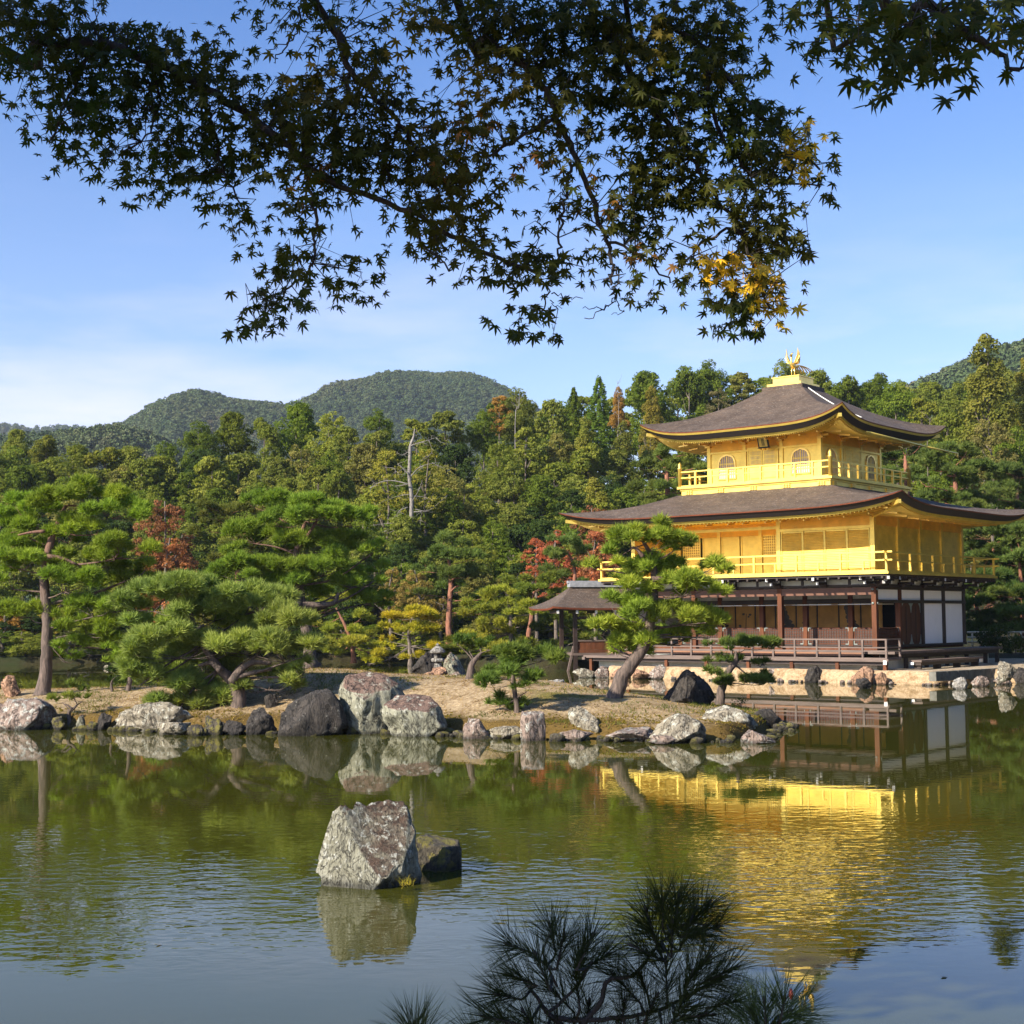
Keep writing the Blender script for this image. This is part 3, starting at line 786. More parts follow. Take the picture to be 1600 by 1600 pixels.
def railing(pts, z0, rails, posts, name, mt, closed=False, pw=0.07, over=0.25, short=None, rw=0.05, corner=None):
    """pts: corner points; rails: heights; posts: spacing"""
    o = None
    segs = list(zip(pts[:-1], pts[1:]))
    first = MB()
    clos = (Vector(pts[0]) - Vector(pts[-1])).length < 1e-6
    for si, (a, b_) in enumerate(segs):
        last = si == len(segs) - 1 and not clos
        a = Vector((a[0], a[1], 0)); b_ = Vector((b_[0], b_[1], 0)); d = (b_ - a).normalized()
        L = (b_ - a).length; n = max(1, round(L / posts))
        if o is None:
            rl = MB(); rl.beam((a - d * over) + Vector((0, 0, z0 + rails[0])), (b_ + d * over) + Vector((0, 0, z0 + rails[0])), rw, rw * 1.1)
            o = P(rl, name, mt)
        else:
            rl = MB(); rl.beam((a - d * over) + Vector((0, 0, z0 + rails[0])), (b_ + d * over) + Vector((0, 0, z0 + rails[0] + 0.003)), rw, rw * 1.1)
            P(rl, 'rail', mt, o)
        for r_ in rails[1:]:
            rl = MB(); rl.beam(a - d * (over if r_ > 0.12 else 0) + Vector((0, 0, z0 + r_)), b_ + d * (over if r_ > 0.12 else 0) + Vector((0, 0, z0 + r_)), rw, rw)
            P(rl, 'rail', mt, o)
        for i in range(n + 1):
            if i == n and not last: continue
            p = a + d * (L * i / n)
            P(MB().box(p.x - pw / 2, p.x + pw / 2, p.y - pw / 2, p.y + pw / 2, z0, z0 + rails[0] - rw * 0.5), 'baluster', mt, o)
            if short and i < n:
                q = a + d * (L * (i + 0.5) / n)
                P(MB().box(q.x - pw * .4, q.x + pw * .4, q.y - pw * .4, q.y + pw * .4, z0, z0 + short), 'short_baluster', mt, o)
    return o
e = PB - 0.12
railing([(-W_ - e, -e), (e, -e), (e, D_ + e), (-W_ - e, D_ + e), (-W_ - e, -e)], Z2, [0.76, 0.44, 0.03], 1.96, 'balcony_railing', 'gold', short=0.42, pw=0.085, rw=0.06)

# --- second storey walls
for y in range(5): post(0, y * B if y < 4 else D_, Z2, 6.55, 0.19, 'gold')
for x in (-2 * B, -W_): post(x, 0, Z2, 6.55, 0.19, 'gold')
for x in inner_x[1:]: post(x, B, Z2, 6.55, 0.17, 'gold')
for i in range(4):     # side wall panels
    P(MB().box(-0.05, 0.03, i * B + 0.095, (i + 1) * B - 0.095, Z2, 6.2), 'wall_panel', 'gold')
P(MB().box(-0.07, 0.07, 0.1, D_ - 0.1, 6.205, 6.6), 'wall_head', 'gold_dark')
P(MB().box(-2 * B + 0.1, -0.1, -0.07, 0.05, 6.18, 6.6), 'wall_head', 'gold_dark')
P(MB().box(-2 * B - 0.02, 0.11, -0.115, -0.072, 6.08, 6.19), 'lintel', 'gold')
P(MB().box(-2 * B + 0.1, -0.1, -0.11, 0.05, Z2, Z2 + 0.1), 'sill', 'gold')
for i in range(4):     # slatted shutters of the corner room
    x0 = -2 * B + 0.12 + i * (2 * B - 0.24) / 4; x1 = x0 + (2 * B - 0.24) / 4 - 0.03
    s = P(MB().box(x0, x1, -0.03, 0.03, Z2 + 0.105, 6.075), 'shutter_panel', 'gold')
    sl = MB(); n = 24
    for j in range(n):
        z = Z2 + 0.16 + j * (6.02 - Z2 - 0.16) / n
        V = [(x0 + 0.04, -0.033, z), (x1 - 0.04, -0.033, z), (x1 - 0.04, -0.058, z + 0.012), (x0 + 0.04, -0.058, z + 0.012), (x0 + 0.04, -0.033, z + 0.062), (x1 - 0.04, -0.033, z + 0.062)]
        sl.add(V, [(0, 1, 2, 3), (3, 2, 5, 4)])
    P(sl, 'slats', 'gold', s, kind='stuff')
    P(MB().box(x0, x0 + 0.04, -0.07, -0.032, Z2 + 0.105, 6.075), 'stile', 'gold', s)
P(MB().box(-2 * B - 0.05, -2 * B + 0.05, 0.1, B, Z2, 6.6), 'return_wall', 'gold')
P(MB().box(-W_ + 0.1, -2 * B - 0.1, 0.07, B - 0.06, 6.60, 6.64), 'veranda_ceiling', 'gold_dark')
# recessed part: header beam, doors and lattice windows
P(MB().box(-W_ + 0.1, -2 * B - 0.1, -0.06, 0.06, 6.22, 6.34), 'front_beam', 'gold')
P(MB().box(-W_ + 0.1, -2 * B - 0.1, B - 0.05, B + 0.03, 6.12, 6.6), 'wall_head', 'gold_dark')
P(MB().box(-W_ + 0.1, -2 * B - 0.1, B - 0.06, B + 0.03, Z2, Z2 + 0.08), 'sill', 'gold')
P(MB().box(-W_, 0, D_ - 0.05, D_ + 0.05, Z2, 6.6), 'rear_wall', 'gold')
P(MB().box(-W_ - 0.05, -W_ + 0.05, 0, D_, Z2, 6.6), 'left_wall', 'gold')
cells = [(-4.3, -5.35, 'door'), (-5.42, -6.28, 'lat'), (-6.5, -7.4, 'door'), (-7.46, -8.4, 'door'), (-8.5, -9.4, 'door'), (-9.55, -10.45, 'lat'), (-10.6, -11.6, 'door')]
for a, b_, kd in cells:
    x0, x1 = b_, a
    if kd == 'door':
        s = P(MB().box(x0, x1, B - 0.02, B + 0.03, Z2 + 0.085, 6.115), 'sliding_door', 'gold')
        f = MB()
        f.box(x0, x0 + 0.06, B - 0.045, B - 0.022, Z2 + 0.09, 6.11); f.box(x1 - 0.06, x1, B - 0.045, B - 0.022, Z2 + 0.09, 6.11)
        f.box(x0 + 0.062, x1 - 0.062, B - 0.045, B - 0.022, 5.2, 5.26)
        P(f, 'door_frame', 'gold', s)
    else:
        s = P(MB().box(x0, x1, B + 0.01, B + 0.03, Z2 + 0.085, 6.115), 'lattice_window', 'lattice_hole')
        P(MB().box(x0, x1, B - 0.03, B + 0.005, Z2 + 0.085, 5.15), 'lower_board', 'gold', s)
        g = MB()
        for i in range(9): x = x0 + (x1 - x0) * i / 8; g.box(x - 0.025, x + 0.025, B - 0.03, B + 0.005, 5.155, 6.11)
        for i in range(9): z = 5.16 + 0.94 * i / 8; g.box(x0, x1, B - 0.036, B - 0.001, z - 0.022, z + 0.022)
        P(g, 'lattice_bars', 'gold', s)

# ---------------------------------------------------------------- roofs
def eave_curve(ex0, ex1, ey0, ey1, ze, rise, pw, nseg=40):
    """closed loop of (x, y, z) round the eave, corners lifted"""
    cx, cy = (ex0 + ex1) / 2, (ey0 + ey1) / 2; ax, ay = (ex1 - ex0) / 2, (ey1 - ey0) / 2
    L = []
    for side in range(4):
        for i in range(nseg):
            u = -1 + 2 * i / nseg
            z = ze + rise * abs(u) ** pw
            if side == 0: L.append((cx + u * ax, cy - ay, z))
            elif side == 1: L.append((cx + ax, cy + u * ay, z))
            elif side == 2: L.append((cx - u * ax, cy + ay, z))
            else: L.append((cx - ax, cy - u * ay, z))
    return L
def inset(L, c, a, d, dz):
    """move loop points inwards by d metres and down by dz"""
    o = []
    for x, y, z in L:
        sx = (a[0] - d) / a[0]; sy = (a[1] - d) / a[1]
        o.append((c[0] + (x - c[0]) * sx, c[1] + (y - c[1]) * sy, z + dz))
    return o
def strip(mb, A, B_):
    n = len(A); V = list(A) + list(B_)
    return mb.add(V, [(i, (i + 1) % n, n + (i + 1) % n, n + i) for i in range(n)], True)
def make_roof(name, ex, top, ze, zt, rise, a_lin, label, pw=5, gold_band=False, wall=None, wz=None):
    nseg = 44; nt_ = 18
    cx, cy = (ex[0] + ex[1]) / 2, (ex[2] + ex[3]) / 2; ax, ay = (ex[1] - ex[0]) / 2, (ex[3] - ex[2]) / 2
    E = eave_curve(*ex, ze, rise, pw, nseg)
    T = eave_curve(*top, zt, 0, 1, nseg)
    V = []; n = len(E)
    for j in range(nt_ + 1):
        t = j / nt_
        for (a, b_) in zip(E, T):
            lift = (a[2] - ze) * (1 - t) ** 2.2
            z = ze + lift + (zt - ze) * (a_lin * t + (1 - a_lin) * t * t)
            z += 0.012 * noise.noise(Vector((a[0] * 1.3 + t * 3, a[1] * 1.3, t * 6)))
            V.append((a[0] + (b_[0] - a[0]) * t, a[1] + (b_[1] - a[1]) * t, z))
    F = []
    for j in range(nt_):
        for i in range(n):
            i2 = (i + 1) % n; F.append((j * n + i, j * n + i2, (j + 1) * n + i2, (j + 1) * n + i))
    mb = MB(); mb.add(V, F, True)
    r_ = P(mb, name, 'shingle', label=label)
    c = (cx, cy); a = (ax, ay)
    d0 = 0.0
    P(strip(MB(), inset(E, c, a, 0.02, -0.05), inset(E, c, a, 0, 0.0)), 'eave_edge', 'red_edge', r_)
    z = -0.05
    if gold_band:
        P(strip(strip(MB(), inset(E, c, a, 0.05, -0.13), inset(E, c, a, 0.005, -0.05)), inset(E, c, a, 0.12, -0.13), inset(E, c, a, 0.05, -0.13)), 'gold_band', 'gold', r_); z = -0.13
    bl = MB(); strip(bl, inset(E, c, a, 0.26, z - 0.20), inset(E, c, a, 0.06, z)); strip(bl, inset(E, c, a, 0.40, z - 0.20), inset(E, c, a, 0.26, z - 0.20))
    P(bl, 'shingle_edge', 'black_edge', r_)
    z -= 0.20
    fs = MB(); strip(fs, inset(E, c, a, 0.40, z - 0.10), inset(E, c, a, 0.36, z)); strip(fs, inset(E, c, a, 0.50, z - 0.10), inset(E, c, a, 0.40, z - 0.10))
    P(fs, 'eave_fascia', 'gold', r_)
    # soffit boards up to the wall
    Wl = eave_curve(*wall, wz, 0, 1, nseg)
    A = inset(E, c, a, 0.46, z - 0.06)
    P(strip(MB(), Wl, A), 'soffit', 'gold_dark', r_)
    # rafters
    rf = MB()
    cor = [(ex[0], ex[2]), (ex[1], ex[2]), (ex[1], ex[3]), (ex[0], ex[3])]
    for i in range(n):
        for sub in (0, 0.5):
            p = Vector(A[i]).lerp(Vector(A[(i + 1) % n]), sub); q = Vector(Wl[i]).lerp(Vector(Wl[(i + 1) % n]), sub)
            side = i // nseg
            # keep rafters square to the eave
            if side in (0, 2):
                x = min(max(p.x, wall[0]), wall[1]); q2 = Vector((p.x, q.y, 0)); t = 1.0
                if p.x < wall[0]: t = 1 - (wall[0] - p.x) / (wall[0] - A[0][0] + 1e-6) if False else 1 - (wall[0] - p.x) / abs(wall[0] - (ex[0] + 0.46))
                if p.x > wall[1]: t = 1 - (p.x - wall[1]) / abs((ex[1] - 0.46) - wall[1])
                e2 = Vector((p.x, p.y + (q.y - p.y) * t, p.z + (wz - p.z) * t))
            else:
                t = 1.0
                if p.y < wall[2]: t = 1 - (wall[2] - p.y) / abs(wall[2] - (ex[2] + 0.46))
                if p.y > wall[3]: t = 1 - (p.y - wall[3]) / abs((ex[3] - 0.46) - wall[3])
                e2 = Vector((p.x + (q.x - p.x) * t, p.y, p.z + (wz - p.z) * t))
            if (e2 - p).length < 0.12: continue
            dz = Vector((0, 0, -0.05))
            rf.beam(p + dz + (e2 - p).normalized() * 0.03, e2 + dz, 0.055, 0.07)
    P(rf, 'rafters', 'gold', r_, kind='stuff')
    # tips of the hidden cantilevers: a row of small bright beam ends
    tips = MB()
    for side in range(4):
        L_ = (ex[1] - ex[0]) if side in (0, 2) else (ex[3] - ex[2])
        m = int(L_ / 0.98)
        for k in range(m + 1):
            u = -1 + 2 * (k + 0.5) / (m + 1)
            if abs(u) > 0.93: continue
            i = int((u + 1) / 2 * nseg) + side * nseg
            p = Vector(A[i % n]); q = Vector(Wl[i % n])
            s0 = p.lerp(q, 0.25); nrm = {0: Vector((0, -1, 0)), 1: Vector((1, 0, 0)), 2: Vector((0, 1, 0)), 3: Vector((-1, 0, 0))}[side]
            s0 = Vector((p.x, p.y, p.z)) - nrm * 0.5; s0.z = p.z + (wz - p.z) * 0.2 - 0.13
            tips.beam(s0 - nrm * 0.5 + Vector((0, 0, 0.05)), s0 + nrm * 0.0, 0.06, 0.06)
    P(tips, 'beam_ends', 'gold_bright', r_, kind='stuff')
    # hip rafters
    for (ix, iy) in ((0, 2), (1, 2), (1, 3), (0, 3)):
        p = Vector((ex[ix], ex[iy], ze + rise + z - 0.12)); w = Vector((wall[ix], wall[iy], wz - 0.1))
        d = (w - p); p2 = p + Vector((d.x, d.y, 0)).normalized() * 0.32 + Vector((0, 0, -0.03))
        P(MB().beam(p2, w, 0.13, 0.15), 'hip_rafter', 'gold', r_)
    return r_, E
O1 = 2.43
lower, E1 = make_roof('lower_roof', (-W_ - O1, O1, -O1, D_ + O1), (-9.75, -2.1, 0.6, 7.9), 6.83, 7.98, 0.47, 0.66, 'broad lower roof of weathered brown bark shingles',
                      wall=(-W_, 0, 0, D_), wz=6.66)
c3x, c3y, s3 = -5.832, 4.274, 2.748
O2 = 2.243
upper, E2 = make_roof('upper_roof', (c3x - s3 - O2, c3x + s3 + O2, c3y - s3 - O2, c3y + s3 + O2), (c3x - 0.98, c3x + 0.98, c3y - 0.98, c3y + 0.98), 10.58, 12.72, 0.60, 0.62,
                      'pyramid shaped upper roof of brown bark shingles', pw=4.6, gold_band=True, wall=(c3x - s3, c3x + s3, c3y - s3, c3y + s3), wz=10.46)
# white lightning cable lying on the right hand slope
cb = MB(); pts = []
for i in range(9):
    t = 0.02 + 0.72 * i / 8
    x = c3x + 0.98 + (s3 + O2 - 0.98) * t
    z = 12.72 - 2.14 * (1 - (0.62 * (1 - t) + 0.38 * (1 - t) ** 2)) + 0.04
    pts.append((x, c3y - 0.55 - 0.95 * t, z))
cb.tube(pts, 0.028, 6); P(cb, 'lightning_cable', 'white_tip', upper)
# long gilded gutter that runs out past the right hand corner
yg = c3y - s3 - O2 + 0.3
gt = MB(); gt.tube([(c3x + s3 + O2 + 0.05, c3y + 2.5, 10.02), (c3x + s3 + O2 + 0.3, c3y + s3 + O2 + 0.5, 9.92)], 0.045, 6)
gt.tube([(c3x + s3 + O2 + 0.3, c3y + s3 + O2 + 0.48, 9.92), (c3x + s3 + O2 + 0.3, c3y + s3 + O2 + 0.48, 9.72)], 0.05, 6)
gt.tube([(c3x + s3 + O2 + 0.05, c3y - 3.0, 10.14), (c3x + s3 + O2 + 0.05, c3y + 2.5, 10.02)], 0.045, 6)
P(gt, 'gutter', 'gold', upper)

# ---------------------------------------------------------------- third storey
PD = 1.071
def fr(x, y): return (c3x + x, c3y + y)
q = s3 + PD
P(MB().box(c3x - q + 0.15, c3x + q - 0.15, c3y - q + 0.15, c3y + q - 0.15, 7.72, 8.17), 'upper_podium', 'gold')
P(MB().box(c3x - q + 0.1, c3x + q - 0.1, c3y - q + 0.1, c3y + q - 0.1, 8.173, 8.25), 'podium_moulding', 'gold')
P(MB().box(c3x - q, c3x + q, c3y - q, c3y + q, 8.253, Z3), 'upper_balcony_floor', 'gold')
for k in range(5):
    for side in (0, 1):
        t = -q + 0.55 + k * (2 * q - 1.1) / 4
        o_ = MB()
        for dt in (-0.12, 0.0, 0.12):
            for zz in (8.12, 8.03):
                if side == 0: o_.box(c3x + t + dt - 0.045, c3x + t + dt + 0.045, c3y - q + 0.09, c3y - q + 0.149, zz - 0.035, zz + 0.035)
                else: o_.box(c3x + q - 0.149, c3x + q - 0.09, c3y + t + dt - 0.045, c3y + t + dt + 0.045, zz - 0.035, zz + 0.035)
        P(o_, 'podium_bracket', 'gold_bright')
e = q - 0.10
tower = [(c3x - e, c3y - e), (c3x + e, c3y - e), (c3x + e, c3y + e), (c3x - e, c3y + e), (c3x - e, c3y - e)]
rl3 = railing(tower, Z3, [0.66, 0.40, 0.03], 0.87, 'upper_railing', 'gold', pw=0.085, over=0.0, rw=0.05)
for (x, y) in tower[:4]:
    g = MB(); g.lathe([(0.085, Z3), (0.085, Z3 + 0.80), (0.10, Z3 + 0.81), (0.10, Z3 + 0.85), (0.055, Z3 + 0.88), (0.085, Z3 + 0.95), (0.06, Z3 + 1.03), (0.012, Z3 + 1.11)], (x, y), 12)
    P(g, 'corner_post', 'gold', rl3)
# walls, four sides alike: two bell shaped windows and a double door between
def place(o, side):
    """turn a piece modelled for the front wall about the tower's axis"""
    Mx = Matrix.Translation((c3x, c3y, 0)) @ Matrix.Rotation(side * math.pi / 2, 4, 'Z') @ Matrix.Translation((-c3x, -c3y, 0))
    o.matrix_local = Mx
bay = 2 * s3 / 3
fy = -s3
def bell(cx, w, z0, h, grow=0.0):
    """outline of a katomado window"""
    pr = [(0.50, 0.0), (0.475, 0.3), (0.46, 0.55), (0.455, 0.66), (0.40, 0.78), (0.33, 0.88), (0.22, 0.94), (0.10, 0.965), (0.0, 1.0)]
    L = [(cx + (a * w + (grow if a > 0 else 0)), z0 + b_ * h + (grow if b_ > 0 else 0)) for a, b_ in pr]
    L += [(2 * cx - x, z) for x, z in reversed(L[:-1])]
    return L
for side in range(4):
    parts_ = []
    def Q(mb, name, mt, parent=pav):
        o = P(mb, name, mt, parent)
        if parent is pav: place(o, side)
        return o
    y = c3y + fy
    for k in (0, 1, 2):
        x0 = c3x - s3 + k * bay + 0.09; x1 = x0 + bay - 0.18
        wl_ = Q(MB().box(x0, x1, y - 0.03, y + 0.04, Z3, 9.86), 'wall_panel', 'gold')
        if k != 1:
            cx = (x0 + x1) / 2; w = 0.86
            ln = bell(cx, w, Z3 + 0.33, 1.02); lo2 = bell(cx, w, Z3 + 0.33, 1.02, 0.055)
            n = len(ln)
            pn = MB(); pn.add([(a, y - 0.036, b_) for a, b_ in ln], [tuple(range(n))])
            win = Q(pn, 'bell_window', 'paper')
            f = MB()
            V = [(a, y - 0.075, b_) for a, b_ in ln] + [(a, y - 0.075, b_) for a, b_ in lo2] + [(a, y - 0.031, b_) for a, b_ in lo2] + [(a, y - 0.036, b_) for a, b_ in ln]
            Fc = []
            for i in range(n - 1):
                Fc += [(i, i + 1, n + i + 1, n + i), (n + i, n + i + 1, 2 * n + i + 1, 2 * n + i), (3 * n + i, 3 * n + i + 1, i + 1, i)]
            f.add(V, Fc); f.box(cx - 0.47, cx + 0.47, y - 0.09, y - 0.031, Z3 + 0.27, Z3 + 0.328)
            P(f, 'window_frame', 'gold_bright', win)
            bb = MB()
            for i in range(1, 8):
                x = cx - 0.43 + 0.86 * i / 8; u = abs(x - cx) / 0.43
                zt_ = Z3 + 0.33 + 1.02 * (0.97 - 0.32 * u ** 2.2)
                bb.box(x - 0.012, x + 0.012, y - 0.056, y - 0.038, Z3 + 0.33, zt_)
            bb.box(cx - 0.02, cx + 0.02, y - 0.062, y - 0.037, Z3 + 0.33, Z3 + 1.3)
            for zz in (0.62, 0.66, 0.95, 0.99): bb.box(cx - 0.42, cx + 0.42, y - 0.06, y - 0.038, Z3 + zz - 0.01, Z3 + zz + 0.01)
            P(bb, 'window_bars', 'gold', win)
        else:
            cx = (x0 + x1) / 2
            for s in (0, 1):
                a0 = cx - 0.68 + s * 0.69; a1 = a0 + 0.67
                d = Q(MB().box(a0, a1, y - 0.075, y - 0.032, Z3 + 0.09, Z3 + 1.52), 'panel_door', 'gold')
                P(MB().box(a0 + 0.07, a1 - 0.07, y - 0.08, y - 0.0755, Z3 + 0.86, Z3 + 1.42), 'door_pane', 'paper', d)
                g = MB()
                for i in range(9): x = a0 + 0.08 + (a1 - a0 - 0.16) * i / 8; g.box(x - 0.02, x + 0.02, y - 0.092, y - 0.0805, Z3 + 0.86, Z3 + 1.42)
                for zz in (1.05, 1.23): g.box(a0 + 0.07, a1 - 0.07, y - 0.095, y - 0.0808, Z3 + zz - 0.015, Z3 + zz + 0.015)
                P(g, 'door_bars', 'gold', d)
                g = MB(); g.box(a0 + 0.06, a1 - 0.06, y - 0.085, y - 0.0755, Z3 + 0.72, Z3 + 0.78); g.box(a0 + 0.06, a1 - 0.06, y - 0.085, y - 0.0755, Z3 + 0.2, Z3 + 0.25)
                P(g, 'door_rails', 'gold_dark', d)
            Q(MB().box(cx - 0.76, cx + 0.76, y - 0.09, y - 0.031, Z3 + 1.53, Z3 + 1.60), 'door_head', 'gold')
            for s in (-1, 1): Q(MB().box(cx + s * 0.73 - 0.035, cx + s * 0.73 + 0.035, y - 0.088, y - 0.031, Z3, Z3 + 1.527), 'door_jamb', 'gold')
    Q(MB().box(c3x - s3 + 0.09, c3x + s3 - 0.09, y - 0.05, y + 0.04, 9.863, 10.4), 'wall_head', 'gold_dark')
    Q(MB().box(c3x - s3 - 0.09, c3x + s3 + 0.09, y - 0.10, y - 0.055, 9.80, 9.88), 'upper_rail', 'gold')
    Q(MB().box(c3x - s3 + 0.0, c3x + s3 - 0.0, y - 0.09, y - 0.035, Z3 + 0.0, Z3 + 0.085), 'lower_rail', 'gold')
    for k in range(3):
        x = c3x - s3 + k * bay
        Q(MB().box(x - 0.085, x + 0.085, y - 0.085, y + 0.085, Z3, 10.1), 'post', 'gold')
        g = MB(); g.box(x - 0.13, x + 0.13, y - 0.2, y + 0.08, 10.102, 10.19); g.box(x - 0.06, x + 0.06, y - 0.42, y + 0.08, 10.193, 10.27)
        g.box(x - 0.28, x + 0.28, y - 0.13, y - 0.03, 10.195, 10.275)
        for dx in (-0.24, 0, 0.24): g.box(x + dx - 0.07, x + dx + 0.07, y - 0.16, y - 0.0, 10.278, 10.34)
        Q(g, 'bracket', 'gold_bright')
# name board, leaning forward under the eave, three characters top to bottom
pq = MB().box(-0.26, 0.26, -0.03, 0.03, -0.33, 0.33)
plq = P(pq, 'name_board', 'ink', label='framed name board with three black characters')
plq.location = (c3x + 0.35, c3y - s3 - 0.62, 10.14); plq.rotation_euler = (R(18), 0, 0)
P(MB().box(-0.20, 0.20, -0.042, -0.032, -0.27, 0.27), 'board_face', 'gold_bright', plq)
g = MB()
for z in (-0.33, 0.30): g.box(-0.29, 0.29, -0.06, 0.035, z, z + 0.035)
P(g, 'board_frame', 'ink', plq)
P(MB().box(-0.05, 0.05, -0.05, 0.06, -0.42, -0.335).box(-0.22, -0.16, -0.05, 0.06, -0.40, -0.335).box(0.16, 0.22, -0.05, 0.06, -0.40, -0.335), 'board_foot', 'gold_dark', plq)
for i, ch in enumerate('究竟頂'):
    fc = bpy.data.curves.new('board_character', 'FONT'); fc.body = ch; fc.size = 0.17; fc.align_x = 'CENTER'; fc.align_y = 'CENTER'; fc.extrude = 0.003
    fc.materials.append(M['ink'])
    tmp = bpy.data.objects.new('tmp', fc); COL.objects.link(tmp); dg_ = bpy.context.evaluated_depsgraph_get(); me_ = bpy.data.meshes.new_from_object(tmp.evaluated_get(dg_)); bpy.data.objects.remove(tmp)
    o = link('board_character', me_, plq); o.location = (0, -0.047, 0.16 - 0.16 * i); o.rotation_euler = (R(90), 0, 0)
# roof crown (dew basin)
P(MB().box(c3x - 1.02, c3x + 1.02, c3y - 1.02, c3y + 1.02, 12.66, 12.86), 'ridge_block', 'shingle')
P(MB().box(c3x - 0.86, c3x + 0.86, c3y - 0.86, c3y + 0.86, 12.863, 13.0), 'crown_base', 'gold_bright')
P(MB().box(c3x - 0.66, c3x + 0.66, c3y - 0.66, c3y + 0.66, 13.003, 13.27), 'crown_box', 'gold_bright')
P(MB().box(c3x - 0.70, c3x + 0.70, c3y - 0.70, c3y + 0.70, 13.273, 13.32), 'crown_cap', 'gold_bright')

# --- verandas
P(MB().box(-12.4, 0.05, -1.1, 0.1, 1.07, 1.17), 'inner_veranda', 'wood_grey')
P(MB().box(-12.4, -0.02, -1.145, -1.102, 0.98, 1.12), 'step_board', 'wood_warm')
od = P(MB().box(-12.9, 1.6, -2.25, -1.15, 0.85, 0.91), 'outer_veranda', 'wood_grey')
P(MB().box(-12.9, 1.62, -2.3, -2.253, 0.80, 0.90), 'edge_board', 'wood_grey', od)
P(MB().box(-12.8, 1.5, -2.15, -2.05, 0.66, 0.795), 'edge_beam', 'wood_dark', od)
for i in range(8):
    x = 1.42 - i * 2.0
    P(MB().box(x - 0.07, x + 0.07, -2.2, -2.06, 0.1, 0.85), 'veranda_post', 'wood', od)
P(MB().box(-12.9, -12.75, -2.4, -1.2, 0.72, 0.84), 'end_beam', 'wood_grey', od)
P(MB().box(1.44, 1.58, -2.36, -2.31, 0.70, 0.86), 'white_tip', 'white_tip', od)
rl1 = railing([(-11.2, -2.18), (1.5, -2.18), (1.5, -1.0)], 0.91, [0.74, 0.43, 0.30, 0.02], 0.98, 'veranda_railing', 'wood_grey', pw=0.075, over=0.05, rw=0.05)
# right hand veranda and the bench step in front of it
sv = P(MB().box(0.12, 1.25, -0.95, D_ + 1.3, 1.06, 1.16), 'side_veranda', 'wood_grey')
P(MB().box(0.14, 1.15, 0.0, D_ + 1.1, 0.90, 1.055), 'side_beam', 'wood_dark', sv)
for y in (0.4, 2.3, 4.3, 6.3, 8.3, 9.6):
    P(MB().box(1.0, 1.14, y - 0.07, y + 0.07, GZ - 0.05, 0.9), 'veranda_post', 'wood_dark', sv)
bn = P(MB().box(1.75, 2.25, -0.75, 5.2, 0.76, 0.84), 'bench_step', 'wood_grey')
P(MB().box(1.8, 2.2, -0.7, 5.1, 0.64, 0.755), 'bench_beam', 'wood_dark', bn)
for y in (-0.55, 1.2, 3.1, 4.9):
    P(MB().box(1.86, 2.14, y - 0.06, y + 0.06, GZ - 0.05, 0.64), 'bench_leg', 'wood_dark', bn)
P(MB().box(1.80, 1.95, -0.80, -0.755, 0.66, 0.76), 'white_tip', 'white_tip', bn)
P(MB().box(2.253, 2.30, 4.75, 5.0, 0.62, 0.76), 'white_tip', 'white_tip', bn)

# ---------------------------------------------------------------- phoenix on the roof
ph = empty('phoenix_statue', pl(c3x, c3y, 13.32), PYAW)
tag(ph, 'golden phoenix with raised wings standing on the top of the pavilion roof', 'statue')
P(MB().lathe([(0.22, 0), (0.22, 0.05), (0.14, 0.10)], n=12), 'pedestal', 'gold_bright', ph)
for s in (-1, 1):
    g = MB(); g.tube([(s * 0.075, 0, 0.08), (s * 0.075, 0.01, 0.27), (s * 0.07, 0.03, 0.50)], [0.022, 0.022, 0.042], 8)
    for a in (-0.5, 0, 0.5): g.tube([(s * 0.075, 0, 0.11), (s * 0.075 + math.sin(a) * 0.09, -math.cos(a) * 0.09, 0.105)], [0.016, 0.008], 5)
    P(g, 'leg', 'gold_bright', ph)
g = MB(); g.tube(catmull([(0, 0.30, 0.50), (0, 0.16, 0.52), (0, 0.0, 0.56), (0, -0.12, 0.64), (0, -0.14, 0.78), (0, -0.10, 0.92), (0, -0.12, 1.0)], 4),
                 [0.03, 0.05, 0.07, 0.09, 0.105, 0.115, 0.12, 0.125, 0.12, 0.115, 0.105, 0.09, 0.075, 0.062, 0.052, 0.045, 0.042, 0.04, 0.04, 0.04, 0.04, 0.04, 0.042, 0.045, 0.045][:25], 10)
P(g, 'body', 'gold_bright', ph)
g = MB(); g.tube([(0, -0.06, 1.02), (0, -0.12, 1.03), (0, -0.19, 1.02), (0, -0.29, 0.99)], [0.035, 0.062, 0.045, 0.006], 8)
P(g, 'head', 'gold_bright', ph)
g = MB()
for a in (-0.6, -0.2, 0.2, 0.6): g.tube([(0, -0.10, 1.05), (math.sin(a) * 0.06, -0.06, 1.12), (math.sin(a) * 0.1, 0.0, 1.17)], [0.012, 0.018, 0.004], 5)
P(g, 'crest', 'gold_bright', ph)
for s in (-1, 1):
    g = MB()
    for k in range(9):
        u = k / 8
        a = R(30 + 40 * u)
        L = 0.22 + 0.50 * u
        p0 = Vector((s * 0.09, -0.02 + 0.16 * (1 - u), 0.62 + 0.05 * u)); p1 = p0 + Vector((s * math.cos(a) * L * 0.8, 0.05 * (1 - u), math.sin(a) * L))
        m_ = p0.lerp(p1, 0.55) + Vector((s * 0.05, 0, -0.03))
        g.beam(p0, m_, 0.015, 0.075, up=(0, 1, 0.2)); g.beam(m_, p1, 0.012, 0.05, up=(0, 1, 0.2))
    g.tube([(s * 0.08, -0.05, 0.66), (s * 0.24, -0.04, 0.70), (s * 0.34, -0.02, 0.92), (s * 0.36, 0, 1.18)], [0.04, 0.035, 0.025, 0.006], 6)
    P(g, 'wing', 'gold_bright', ph)
g = MB()
